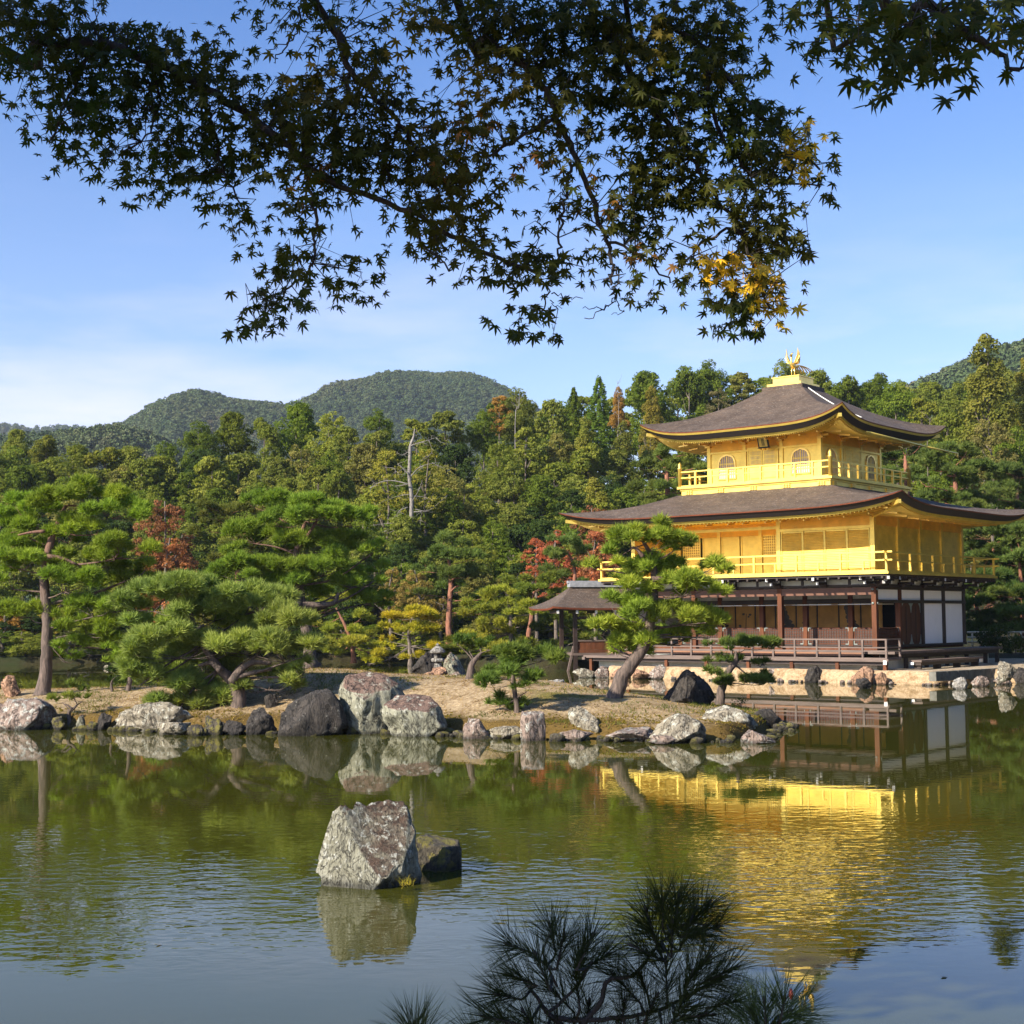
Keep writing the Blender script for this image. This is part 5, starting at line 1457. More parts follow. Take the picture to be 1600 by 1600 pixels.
shrub('shrub', 1155, 1106, 36, 20, 36.6, MG, 'thin leafy twig plant above the rounded speckled boulder', 120, 0.05)
shrub('shrub', 945, 1141, 26, 18, 32.6, MG, 'small green plant beside the leaning slab', 300, 0.05)
shrub('shrub', 807, 1148, 14, 26, 32.6, MG, 'little sprig left of the upright square stone', 120, 0.045)
shrub('shrub', 1449, 1069, 18, 15, 55.3, YG, 'yellow green tuft at the foot of the sandy wall', 200, 0.07)
shrub('shrub', 1553, 1062, 16, 15, 56.0, YG, 'yellow green tuft beside the pale pink rock', 200, 0.07)
shrub('shrub', 1592, 1062, 18, 18, 56.0, YG, 'yellow green tuft at the right edge by the dark boulder', 220, 0.07)
shrub('shrub', 22, 1031, 60, 28, 89, MG, 'rounded light green bush on the far shore at the left edge', 500, 0.22)
shrub('shrub', 1550, 1018, 62, 40, 68, DG, 'dark bushy shrub right of the pavilion veranda', 900, 0.16)
shrub('shrub', 1585, 1020, 46, 32, 69, MG, 'light leafed shrub beside the dark bushy one at the right', 700, 0.14)
shrub('shrub', 1560, 990, 70, 16, 74, MG, 'long low hedge behind the bamboo rails', 700, 0.14)
# moss aprons by the water
for (px0, px1, py0, Yc, col, lab) in ((232, 330, 1128, 35.0, 0, 'orange moss bank in front of the silvery green pine'),):
    pass
# yellow sprouts on the pond rocks
rr = np.random.default_rng(9)
for (px, py, Y, n, lab) in ((665, 1318, 15.3, 90, 'yellow grass sprout on the flat mossy pond rock'), (636, 1382, 13.7, 70, 'tiny grass tuft at the waterline of the large pond boulder')):
    c = at(px, py, Y)
    P0 = np.array([c[0], c[1], c[2]]) + rr.normal(size=(n, 3)) * np.array([.045, .03, .012])
    V, F = blades(P0 - np.array(c), 0.07, 0.006, rr, 0.7)
    o = link('grass_tuft', mesh_np('grass_tuft', V, F, M['leaf']), None, c); o.color = (0.35, 0.30, 0.05, 1); tag(o, lab, 'grass tuft')

# bamboo rails and posts behind the pavilion at the right
bf = empty('bamboo_fence', at(1520, 1005, 74))
tag(bf, 'low pale bamboo rail fence behind the pavilion at the right', 'fence')
M['bamboo'] = simple('pale_bamboo', (0.55, 0.45, 0.30), 0.6, 0.2, 4, bmp=0)
b0 = at(1520, 1005, 74)
k = m_per_px(74)
for z in (2, 9, 17):
    MB().tube([(-8 * k, 0, z * k), (140 * k, 0.6, (z - 1) * k)], 0.05, 6).build('rail', M['bamboo'], bf)
for i in range(8):
    x = i * 19 * k
    MB().tube([(x, 0.05, -12 * k), (x, 0.05, 18 * k)], 0.05, 6).build('fence_post', M['bamboo'], bf)
# ---------------------------------------------------------------- cloud pruned pines
def needles(Pt, D, n, L, w, rg, spread=(0.15, 1.15)):
    """n needles round every shoot tip Pt pointing along D"""
    m = len(Pt)
    D = D / (np.linalg.norm(D, axis=1, keepdims=True) + 1e-9)
    Pr = np.repeat(Pt, n, 0); Dr = np.repeat(D, n, 0)
    r = rg.normal(size=(m * n, 3)); r -= Dr * (r * Dr).sum(1, keepdims=True); r /= np.linalg.norm(r, axis=1, keepdims=True) + 1e-9
    a = rg.uniform(spread[0], spread[1], (m * n, 1))
    d = Dr * np.cos(a) + r * np.sin(a)
    s = np.cross(d, rg.normal(size=(m * n, 3))); s /= np.linalg.norm(s, axis=1, keepdims=True) + 1e-9
    ln = L * rg.uniform(0.7, 1.15, (m * n, 1))
    b_ = Pr - Dr * L * 0.35 * rg.uniform(0, 1, (m * n, 1))
    V = np.stack([b_ - s * w * 0.5, b_ + s * w * 0.5, b_ + d * ln], 1).reshape(-1, 3)
    return V, np.arange(m * n * 3).reshape(-1, 3)
def pine(label, Y, trunk, wid, pads, col, dens=1.0, bark='bark_pine', limbs=(), nl=0.19, nw=0.023, cat='pine tree', name='pine_tree', seed=None, group=None, nn=12, ps=1.0):
    """trunk: px points from the root up; wid: px widths; pads: (px, py, rx, ry[, dY]) foliage clouds"""
    if Y < 47: Y = isl_Y(trunk[0][0], trunk[0][1], Y)
    k = m_per_px(Y)
    seed = seed if seed is not None else int(trunk[0][0] * 3 + trunk[0][1])
    rg = np.random.default_rng(seed); rr = random.Random(seed)
    base = at(*trunk[0], Y)
    sc = max(1.0, Y / 42.0)
    root = empty(name, base); tag(root, label, cat, group)
    T = []
    for i, p in enumerate(trunk):
        q_ = at(p[0], p[1], Y + (p[2] if len(p) > 2 else 0)) - base; T.append(q_)
    T[0].z -= 0.15
    C_ = catmull(T, 5)
    rad = list(np.interp(np.linspace(0, 1, len(C_)), np.linspace(0, 1, len(wid)), [w_ * k / 2 for w_ in wid]))
    rad[0] *= 1.45; rad[1] *= 1.15
    g = MB(); g.tube([c + Vector((rr.uniform(-1, 1), rr.uniform(-1, 1), 0)) * r_ * 0.12 for c, r_ in zip(C_, rad)], rad, 12)
    g.build('trunk', M[bark], root)
    for lm in limbs:
        g = MB(); pts_ = catmull([at(p[0], p[1], Y - 0.3) - base for p in lm[0]], 4)
        g.tube(pts_, list(np.linspace(lm[1] * k / 2, lm[1] * k / 5, len(pts_))), 8); g.build('branch', M[bark], root)
    for pd in pads:
        cx, cy, rx, ry = pd[:4]; dY = pd[4] if len(pd) > 4 else rr.uniform(-0.9, 0.7) * min(1.0, rx * k)
        c = at(cx, cy, Y + dY) - base
        RX = rx * 1.10 * ps * k; RZ = max(ry * 1.25 * ps * k, 0.10 * sc); RY = RX * 0.8
        # lumps
        nl_ = max(3, int(3.0 * RX * RY / (0.15 * sc * sc) * 0.55))
        nl_ = min(nl_, 34)
        a = rg.uniform(0, 6.283, nl_); q_ = np.sqrt(rg.uniform(0, 1, nl_))
        LC = np.stack([np.cos(a) * q_ * RX * 0.86, np.sin(a) * q_ * RY * 0.86, (1 - q_ ** 2) * RZ * 0.55 + rg.normal(size=nl_) * RZ * 0.22 - RZ * 0.1], 1)
        lr = rg.uniform(0.55, 1.05, nl_) * np.clip(RX * 0.36, 0.14, 0.34 * sc)
        cnt = np.maximum(6, (dens * 760 * (lr / sc) ** 2)).astype(int)
        i = np.repeat(np.arange(nl_), cnt); m = len(i)
        d = rg.normal(size=(m, 3)); d /= np.linalg.norm(d, axis=1, keepdims=True)
        d[:, 2] = np.abs(d[:, 2]) * np.where(rg.random(m) < 0.86, 1, -0.5)
        zf = min(1.0, RZ / (lr.mean() * 0.95))
        Pt = LC[i] + d * lr[i][:, None] * np.array([1, 1, 0.72 * zf]) * rg.uniform(0.55, 1.0, (m, 1))
        D = d + np.array([0, 0, 0.75]) + rg.normal(size=(m, 3)) * 0.25
        V, F = needles(Pt, D, nn, nl * sc, nw * sc, rg)
        tc_ = T[0]
        pad = link('foliage_pad', mesh_np('foliage_pad', V, F, M['needle']), root, c)
        v = rr.uniform(0.86, 1.12)
        pad.color = (col[0] * v * rr.uniform(0.92, 1.1), col[1] * v, col[2] * v, 1)
        # branch from trunk to pad, twigs inside
        bi = min(range(len(C_)), key=lambda j: (C_[j] - (c + Vector((0, 0, -0.25 * abs(c.x - C_[j].x) - 0.15)))).length if j > len(C_) * 0.25 else 1e9)
        s0 = C_[bi]; e0 = c + Vector((0, 0, -RZ * 0.5))
        mid = s0.lerp(e0, 0.5) + Vector((rr.uniform(-.1, .1), rr.uniform(-.1, .1), rr.uniform(-0.12, 0.1))) * (e0 - s0).length * 0.9
        r0 = max(0.015 * sc ** .5, min(rad[bi] * 0.42, 0.012 + 0.016 * (e0 - s0).length))
        g = MB(); pts_ = catmull([s0, mid, e0], 4); g.tube(pts_, list(np.linspace(r0, r0 * 0.4, len(pts_))), 6)
        for j in range(min(nl_, 9)):
            e1 = e0 + Vector(LC[j]) + Vector((0, 0, RZ * 0.2)); g.tube([e0.lerp(mid, 0.15), e0.lerp(e1, 0.5) + Vector((0, 0, -0.04)), e1], [r0 * 0.42, r0 * 0.28, r0 * 0.1], 5)
        g.build('branch', M[bark], root)
    return root
PG = (0.20, 0.285, 0.042); PS = (0.24, 0.305, 0.09); PD_ = (0.035, 0.065, 0.02); PY_ = (0.42, 0.38, 0.035); PYG = (0.27, 0.29, 0.045); PM = (0.12, 0.17, 0.045)
pine('tall green cloud pine at the left edge with a straight grey trunk', 43,
     [(66, 1085), (71, 1050), (74, 1000), (73, 955), (69, 905), (77, 855), (92, 815), (103, 790)], [26, 19, 17, 16, 14, 12, 9, 5],
     [(128, 781, 65, 20), (40, 798, 52, 20), (178, 798, 42, 20), (8, 818, 40, 18), (108, 836, 45, 20), (37, 852, 45, 15), (190, 856, 50, 22), (150, 826, 30, 14), (30, 877, 45, 18), (135, 873, 45, 20),
      (216, 886, 32, 20), (100, 909, 50, 22), (184, 912, 52, 22), (18, 907, 30, 20), (152, 948, 50, 20), (45, 956, 42, 12), (93, 962, 25, 12), (138, 980, 48, 18), (112, 1015, 30, 13), (105, 1030, 22, 10), (170, 1003, 30, 16, 0.8), (205, 940, 30, 18, .8)], PG,
     limbs=[([(74, 870), (95, 872), (120, 882)], 9), ([(70, 830), (48, 832), (28, 836)], 6)], dens=1.3, ps=1.12)
pine('wide silvery green pine leaning over the pale boulders on the island', 37.6,
     [(374, 1104), (371, 1080), (362, 1062), (343, 1045), (325, 1020), (309, 995), (302, 975), (298, 955)], [24, 22, 18, 14, 11, 10, 8, 6],
     [(297, 920, 62, 17), (236, 943, 42, 14), (388, 943, 58, 17), (337, 956, 40, 16), (238, 984, 44, 18), (436, 974, 42, 16), (280, 1012, 60, 22), (357, 1004, 48, 18), (452, 1014, 42, 22), (243, 1044, 48, 18),
      (303, 1080, 45, 18), (280, 1098, 34, 12), (335, 1098, 34, 12), (425, 1068, 38, 14), (474, 1045, 20, 16), (216, 1062, 26, 13), (400, 1010, 40, 18), (320, 1040, 44, 15, 1.0), (385, 975, 40, 14, 0.8)], PS,
     limbs=[([(362, 1066), (375, 1048), (395, 1035), (424, 1036)], 15), ([(345, 1048), (330, 1036), (310, 1040)], 11), ([(362, 1060), (400, 1050), (425, 1046)], 9), ([(303, 985), (316, 978), (318, 975)], 7)], dens=1.35, nl=0.22, ps=1.34)
pine('broad spreading pine with a dark forked trunk in the middle of the island', 46,
     [(484, 1036), (483, 1005), (478, 975), (471, 945), (468, 915), (462, 880), (466, 845), (478, 815)], [24, 18, 17, 16, 12, 10, 8, 5],
     [(415, 787, 42, 16), (485, 800, 55, 17), (545, 811, 42, 17), (395, 838, 42, 16), (450, 848, 52, 18), (520, 852, 52, 18), (570, 862, 30, 16), (365, 862, 30, 13), (382, 893, 50, 20), (440, 888, 56, 19), (505, 888, 48, 17),
      (556, 905, 42, 15), (470, 912, 50, 14), (592, 893, 24, 14, 1), (400, 915, 40, 13, .8), (530, 925, 40, 12, 1), (575, 935, 34, 12, 1.2), (440, 812, 35, 14)], (0.185, 0.27, 0.042),
     dens=1.25, ps=1.1, limbs=[([(470, 945), (452, 946), (436, 940), (428, 925)], 12), ([(474, 946), (500, 945), (522, 942), (529, 926)], 12), ([(463, 858), (480, 838), (496, 812)], 8)])
pine('leaning pine with a curved trunk standing in front of the pavilion', 40,
     [(958, 1089), (970, 1062), (990, 1033), (1009, 1003), (1016, 970), (1021, 935), (1023, 905), (1018, 870), (1005, 846)], [27, 23, 20, 18, 17, 15, 12, 8, 5],
     [(1024, 826, 30, 13), (988, 836, 28, 12), (1060, 845, 28, 14), (1014, 849, 44, 14), (967, 862, 24, 11), (950, 882, 25, 12), (985, 884, 34, 12), (1040, 888, 48, 16), (1097, 886, 36, 11), (974, 914, 38, 13), (1070, 919, 52, 16),
      (960, 947, 44, 16), (1000, 952, 26, 12), (1067, 964, 48, 15), (1115, 963, 20, 12), (936, 980, 34, 13), (974, 985, 34, 12), (965, 1010, 44, 15), (998, 1021, 28, 13), (1105, 991, 12, 8), (1074, 988, 44, 16, 1.0), (1050, 1000, 30, 12, 1.0)], (0.225, 0.305, 0.048),
     limbs=[([(1020, 905), (1040, 903), (1066, 906), (1085, 897)], 9), ([(1005, 870), (995, 858), (985, 855)], 7)], dens=1.25, ps=1.2)
pine('small dark pine leaning right at the tip of the island before the pavilion', 37,
     [(1124, 1102), (1127, 1080), (1137, 1052), (1149, 1034), (1150, 1018)], [17, 13, 11, 8, 4],
     [(1164, 1008, 36, 9), (1130, 1013, 24, 11), (1195, 1033, 20, 8), (1150, 1035, 28, 7), (1115, 1034, 22, 8), (1166, 1064, 32, 7), (1118, 1057, 20, 9), (1188, 1057, 12, 6)], PM, nl=0.16, ps=1.25, dens=1.3)
pine('small bushy pine by the upright square stone', 34.6,
     [(809, 1114), (806, 1092), (802, 1068), (800, 1040)], [10, 8, 7, 4],
     [(795, 1018, 20, 9), (822, 1031, 36, 15), (776, 1049, 22, 11), (800, 1059, 32, 12), (822, 1074, 22, 8), (780, 1096, 17, 7), (811, 1104, 26, 9), (846, 1023, 16, 11)], (0.12, 0.18, 0.04), nl=0.17, ps=1.55, dens=1.2)
pine('tiny bonsai like pine above the mossy stones at the left', 34.8,
     [(110, 1124), (108, 1113), (115, 1107), (121, 1101)], [8, 6, 5, 2],
     [(112, 1077, 20, 7), (97, 1090, 17, 8), (130, 1090, 17, 6)], (0.17, 0.22, 0.05), nl=0.13, ps=1.5, limbs=[([(113, 1108), (106, 1102), (100, 1100)], 4)])
pine('dark flat topped little pine on the back edge of the island', 43.6, [(177, 1081), (174, 1070), (176, 1062)], [6, 4, 2], [(176, 1063, 30, 6), (188, 1049, 20, 7)], PD_, nl=0.15)
pine('shaded pine with a short grey trunk behind the silvery one', 44.2, [(199, 1080), (203, 1058), (200, 1030)], [9, 7, 4],
     [(190, 1026, 26, 10), (176, 1014, 18, 9), (214, 1008, 30, 11), (172, 1032, 18, 7), (200, 998, 26, 9)], PG, nl=0.17)
pine('low pine with a pale split trunk right of the stone lantern', 43, [(733, 1060), (737, 1040), (745, 1028), (752, 1020)], [14, 10, 7, 4],
     [(750, 1000, 34, 11), (733, 1013, 18, 8), (770, 1009, 22, 10), (715, 1003, 14, 6)], (0.09, 0.14, 0.03), nl=0.17)
# beyond the back channel
FARP = dict(nl=0.15, nw=0.022, nn=13, ps=1.15, dens=1.4)
pine('yellow cloud pruned pine with flat tiers behind the stone lantern', 80, [(642, 1040), (640, 1010), (639, 985), (645, 962)], [8, 6, 5, 2],
     [(656, 956, 30, 5), (641, 964, 40, 5), (608, 981, 18, 6), (662, 985, 34, 5), (609, 1000, 14, 4), (600, 1011, 14, 4), (662, 1010, 20, 6), (578, 1034, 18, 5), (616, 1023, 26, 6), (650, 1027, 18, 4), (690, 1001, 14, 4)], PY_, bark='bark', **FARP)
pine('yellow green pine between the forked trunk and the yellow cloud pine', 81, [(553, 1032), (549, 1005), (538, 975), (525, 950)], [8, 6, 5, 2],
     [(530, 938, 28, 8), (507, 953, 26, 7), (560, 965, 26, 7), (493, 975, 20, 7), (530, 985, 34, 7), (500, 1000, 24, 7), (577, 990, 20, 6), (545, 1006, 34, 7), (520, 1022, 20, 6), (575, 1015, 20, 6)], PYG, bark='bark_red', **FARP)
pine('light green tiered pine left of the annex', 78, [(798, 1030), (798, 990), (797, 955), (790, 925)], [8, 7, 5, 3],
     [(766, 921, 20, 5), (787, 928, 28, 5), (751, 940, 22, 6), (804, 945, 26, 6), (741, 959, 20, 5), (764, 953, 28, 6), (815, 957, 22, 5), (762, 974, 30, 7), (819, 974, 24, 6), (730, 993, 18, 5), (772, 989, 28, 6), (815, 1002, 24, 6), (751, 1003, 28, 7), (790, 1015, 30, 7)], PYG, bark='bark', **FARP)
pine('pine with an orange trunk and lime green tiers left of the annex roof', 82, [(822, 1020), (827, 985), (832, 955), (834, 925)], [9, 8, 7, 4],
     [(862, 903, 22, 5), (815, 910, 28, 6), (834, 924, 34, 5), (868, 924, 26, 5), (850, 912, 22, 5), (880, 935, 18, 5), (850, 945, 18, 5)], (0.16, 0.20, 0.035), bark='bark_red', **FARP)
pine('dark green pine with a thin orange trunk above the annex roof', 84, [(898, 960), (898, 915), (897, 885), (885, 860)], [6, 6, 5, 3],
     [(880, 847, 30, 8), (858, 870, 20, 7), (889, 868, 30, 8), (860, 891, 24, 7), (885, 901, 30, 7), (915, 858, 22, 8), (910, 885, 22, 8), (925, 915, 25, 8)], PM, bark='bark_red', **FARP)
pine('low light green pine seen under the annex roof', 79, [(880, 1030), (877, 1000), (874, 975)], [6, 5, 3],
     [(878, 965, 26, 6), (858, 980, 20, 6), (886, 993, 24, 6), (864, 1008, 18, 5), (905, 978, 20, 6), (920, 995, 20, 6)], (0.13, 0.17, 0.035), bark='bark', **FARP)
pine('tall red pine with a bare orange trunk in the centre of the far shore', 88, [(702, 1008), (701, 965), (704, 925), (704, 900), (700, 870)], [11, 9, 8, 8, 4],
     [(698, 868, 34, 10), (728, 897, 40, 11), (668, 888, 22, 8), (748, 932, 26, 8), (690, 846, 30, 10), (722, 918, 30, 9), (742, 955, 24, 7), (675, 925, 22, 7), (730, 870, 24, 9)], PM, bark='bark_red', limbs=[([(704, 908), (712, 903), (720, 904)], 4), ([(704, 925), (712, 917), (722, 915)], 3)], **FARP)
def auto_pads(x0, x1, y0, y1, seed, n, rx=(20, 36), ry=(7, 12)):
    r_ = random.Random(seed); L = []
    rows = max(2, int((y1 - y0) / 17))
    for j in range(rows):
        f = j / max(1, rows - 1)
        hw = (x1 - x0) / 2 * (0.45 + 0.55 * math.sin(math.pi * (0.25 + 0.6 * f)))
        m = max(1, round(n / rows))
        for i in range(m):
            L.append(((x0 + x1) / 2 + (((i + 0.5) / m) * 2 - 1) * hw * 0.85 + r_.uniform(-9, 9), y0 + (y1 - y0) * f + r_.uniform(-6, 6), r_.uniform(*rx), r_.uniform(*ry)))
    return L
LG = (0.135, 0.18, 0.045)
for (lab, x0, x1, y0, y1, Y, tr, col, sd, n) in [
    ('light green pine right of the upper balcony with a forked red trunk', 1425, 1545, 712, 820, 84, [(1494, 850), (1494, 790), (1493, 755), (1490, 730)], (0.115, 0.165, 0.045), 1, 18),
    ('light green pine showing above the lower roof left of the upper balcony', 985, 1125, 702, 785, 86, [(1043, 820), (1043, 770), (1042, 742), (1045, 715)], LG, 2, 17),
    ('pale green pine behind the right corner of the lower roof', 1540, 1640, 742, 822, 90, [(1590, 860), (1588, 800), (1590, 760)], (0.10, 0.145, 0.04), 3, 14),
    ('green pine just under the lower roof at the right edge', 1505, 1600, 835, 905, 82, [(1548, 940), (1550, 890), (1552, 850)], (0.10, 0.15, 0.04), 4, 13),
    ('pine with pale bare twigs at the right edge beside the balcony', 1560, 1650, 830, 930, 80, [(1598, 990), (1597, 930), (1592, 870)], (0.115, 0.165, 0.045), 5, 15),
    ('dark pine with a red leaning trunk right of the white wall panels', 1505, 1590, 900, 990, 78, [(1538, 1010), (1532, 970), (1520, 935)], (0.07, 0.115, 0.03), 6, 14),
    ('bright green pine low at the right edge above the bamboo rails', 1555, 1650, 930, 985, 76, [(1600, 1012), (1598, 985), (1600, 950)], (0.12, 0.17, 0.045), 7, 12),
    ('layered olive pine left of the broad spreading pine', 318, 430, 798, 880, 84, [(372, 930), (370, 880), (366, 840)], (0.14, 0.155, 0.035), 8, 15),
    ('green pine between the pavilion balcony and the right edge', 1500, 1590, 862, 925, 84, [(1545, 980), (1547, 920), (1548, 880)], (0.085, 0.13, 0.035), 9, 12),
    ('pine seen through the gap under the upper roof at the right', 1375, 1460, 690, 745, 92, [(1418, 800), (1416, 740), (1414, 712)], (0.10, 0.15, 0.04), 10, 10)]:
    pine(lab, Y, tr, [10, 8, 7, 3], auto_pads(x0, x1, y0, y1, sd, n), col, bark='bark_red', seed=sd + 900, **FARP)
# ---------------------------------------------------------------- woodland trees
def crown_broad(seed, W=10.0, H=11.0, nb=34, leaves=15000, size=0.34, top=0.5, squash=0.75, jit=0.55, lob=0.30):
    rg = np.random.default_rng(seed)
    a = rg.uniform(0, 6.283, nb); z = rg.uniform(0, 1, nb) ** 0.8
    prof = np.sin(np.pi * np.clip(z * 0.80 + 0.16, 0, 1)) ** 0.65
    rr_ = np.sqrt(rg.uniform(0.12, 1, nb))
    C = np.stack([np.cos(a) * rr_ * prof * W * 0.40, np.sin(a) * rr_ * prof * W * 0.40, z * H * 0.86], 1)
    r = rg.uniform(0.6, 1.25, nb) * W * lob * 0.52
    cnt = (r ** 2); cnt = (cnt / cnt.sum() * leaves).astype(int)
    i = np.repeat(np.arange(nb), cnt); m = len(i)
    d = rg.normal(size=(m, 3)); d /= np.linalg.norm(d, axis=1, keepdims=True)
    k = d[:, 2] < -0.3; d[k, 2] *= -0.6
    # second level: small tufts on each lobe
    nt_ = 26; td = rg.normal(size=(nb * nt_, 3)); td /= np.linalg.norm(td, axis=1, keepdims=True); td = td.reshape(nb, nt_, 3)
    j = rg.integers(0, nt_, m); T = td[i, j]
    d2 = T + d * 0.34; d2 /= np.linalg.norm(d2, axis=1, keepdims=True)
    rad = r[i] * rg.uniform(0.72, 1.12, m) * (0.9 + 0.22 * rg.random((nb, nt_))[i, j])
    P_ = C[i] + d2 * rad[:, None] * np.array([1, 1, squash])
    Nn = d2 * 0.8 + rg.normal(size=(m, 3)) * jit + np.array([0, 0, 0.35])
    return leaf_quads(P_, Nn, size, 0.62, rg)
def crown_conifer(seed, W=6.0, H=15.0, leaves=14000, size=0.32, tiers=17, round_top=False):
    rg = np.random.default_rng(seed); P_ = []; Nn = []
    per = leaves // tiers
    for t in range(tiers):
        f = (t + 0.5) / tiers; zz = H * f
        R_ = W / 2 * (1 - f) ** (0.55 if round_top else 0.85) * rg.uniform(0.82, 1.12) + 0.15
        nbr = max(4, int(9 * (1 - f) + 4)); a0 = rg.uniform(0, 6.28)
        w_ = max(60, int(per * (0.35 + 1.3 * (1 - f))))
        b_ = rg.integers(0, nbr, w_); ang = a0 + b_ * 6.283 / nbr + rg.normal(size=w_) * 0.16
        rl = R_ * rg.uniform(0.8, 1.15, nbr)[b_]
        q_ = rg.uniform(0.18, 1, w_) ** 0.7
        x = np.cos(ang) * rl * q_; y = np.sin(ang) * rl * q_
        z = zz + rg.normal(size=w_) * 0.22 + (0.2 - q_ * 0.55) * (H / tiers) * 1.2 + 0.25 * np.sin(q_ * 3)
        P_.append(np.stack([x, y, z], 1))
        Nn.append(np.stack([np.cos(ang) * .6, np.sin(ang) * .6, np.full(w_, 0.8)], 1) + rg.normal(size=(w_, 3)) * 0.5)
    return leaf_quads(np.concatenate(P_), np.concatenate(Nn), size, 0.5, rg)
def crown_cedar(seed, W=6.0, H=14.0, nb=84, leaves=21000):
    """rounded clumps stacked in a cone, as old cryptomeria carry them"""
    rg = np.random.default_rng(seed)
    z = np.linspace(0.02, 0.97, nb) + rg.normal(size=nb) * 0.015
    R_ = W / 2 * (1 - z) ** 0.62; a = rg.uniform(0, 6.283, nb); q_ = rg.uniform(0.35, 0.95, nb)
    C = np.stack([np.cos(a) * R_ * q_, np.sin(a) * R_ * q_, z * H * 0.97], 1)
    r = (0.55 + 0.5 * rg.random(nb)) * (0.62 + 0.85 * (1 - z)) * W * 0.165
    cnt = (r ** 2 / (r ** 2).sum() * leaves).astype(int); i = np.repeat(np.arange(nb), cnt); m = len(i)
    d = rg.normal(size=(m, 3)); d /= np.linalg.norm(d, axis=1, keepdims=True); d[:, 2] = np.where(d[:, 2] < -0.4, -d[:, 2], d[:, 2])
    P_ = C[i] + d * (r[i] * rg.uniform(0.75, 1.1, m))[:, None]
    return leaf_quads(P_, d + rg.normal(size=(m, 3)) * 0.45 + np.array([0, 0, .3]), 0.27, 0.55, rg)
PROTO = {}
def trunk_mesh(seed, H=10.0, r=0.28, bark='bark', nb=9):
    rr = random.Random(seed); g = MB()
    pts_ = [(0, 0, -0.5), (rr.uniform(-.2, .2), rr.uniform(-.2, .2), H * .33), (rr.uniform(-.4, .4), rr.uniform(-.4, .4), H * .66), (rr.uniform(-.3, .3), rr.uniform(-.3, .3), H * 0.97)]
    c = catmull(pts_, 4); g.tube(c, list(np.linspace(r, r * .25, len(c))), 8)
    for i in range(nb):
        z = H * rr.uniform(.35, .85); a = rr.uniform(0, 6.28); L = rr.uniform(.18, .34) * H * (1.2 - z / H)
        s = c[min(len(c) - 1, int(z / H * len(c)))]
        e_ = s + Vector((math.cos(a) * L, math.sin(a) * L, L * rr.uniform(.4, .9)))
        g.tube([s, s.lerp(e_, .5) + Vector((0, 0, -.1 * L)), e_], [r * .35, r * .22, r * .07], 6)
    me = bpy.data.meshes.new('trunk'); me.from_pydata(g.v, [], g.f); me.materials.append(M[bark]); me.polygons.foreach_set('use_smooth', np.ones(len(me.polygons), bool)); return me
for s in range(4):
    V, F = crown_broad(100 + s, nb=[30, 40, 26, 46][s], lob=[0.34, 0.28, 0.38, 0.25][s], leaves=16000); PROTO['broad%d' % s] = (mesh_np('crown', V, F, M['leaf']), 10.0, 11.0)
for s in range(2):
    V, F = crown_broad(140 + s, nb=70, lob=0.17, leaves=11000, squash=0.45, size=0.36); PROTO['airy%d' % s] = (mesh_np('crown', V, F, M['leaf']), 10.0, 11.0)
V, F = crown_broad(150, nb=80, lob=0.15, leaves=9000, squash=0.5, size=0.30); PROTO['fine'] = (mesh_np('crown', V, F, M['leaf']), 10.0, 11.0)
V, F = crown_broad(155, nb=110, lob=0.13, leaves=4200, squash=0.4, size=0.30); PROTO['sparse'] = (mesh_np('crown', V, F, M['leaf']), 10.0, 11.0)
for s in range(2):
    V, F = crown_conifer(160 + s); PROTO['hinoki%d' % s] = (mesh_np('crown', V, F, M['leaf']), 6.0, 15.0)
for s in range(2):
    V, F = crown_cedar(170 + s); PROTO['cedar%d' % s] = (mesh_np('crown', V, F, M['leaf']), 6.0, 14.0)
TR = [trunk_mesh(200 + s) for s in range(3)]
TRB = trunk_mesh(210, bark='bark_bone', r=0.2, nb=16)
def tree(kind, px, topy, wpx, Y, col, label, group=None, tall=1.35, name=None, tr=None, cat='tree', rz=None):
    me, W0, H0 = PROTO[kind]
    top = at(px, topy, Y); gz = max(land_z(top.x, Y), 0.1) if abs(top.x) < 130 else 1.0
    H = top.z - gz
    w = wpx * m_per_px(Y)
    con = kind.startswith(('hinoki', 'cedar'))
    ch = min(H * 0.93, w * (tall * (1.15 if kind.startswith('hinoki') else 1.7 if con else 1.0)))
    rr = random.Random(int(px * 13 + topy * 7))
    root = empty(name or ('conifer_tree' if con else 'broadleaf_tree'), (top.x, Y, gz), rr.uniform(0, 6.28) if rz is None else rz)
    tag(root, label, cat, group)
    t = link('trunk', tr or TR[rr.randrange(3)], root); t.scale = (max(.5, w / 10), max(.5, w / 10), H * 0.95 / 10)
    c = link('crown', me, root); c.location = (0, 0, H - ch * 1.0); c.scale = (w / W0, w / W0 * rr.uniform(.85, 1.1), ch / H0 * (1.0 if con else 1.02))
    v = rr.uniform(0.9, 1.12)
    c.color = (col[0] * v, col[1] * v, col[2] * v, 1)
    return root
c_dk = (0.113, 0.162, 0.023); c_ol = (0.174, 0.205, 0.048); c_gr = (0.162, 0.199, 0.037); c_yg = (0.216, 0.249, 0.049); c_gy = (0.194, 0.194, 0.065); c_rd = (0.214, 0.100, 0.060); c_or = (0.310, 0.186, 0.058); c_br = (0.259, 0.202, 0.075)
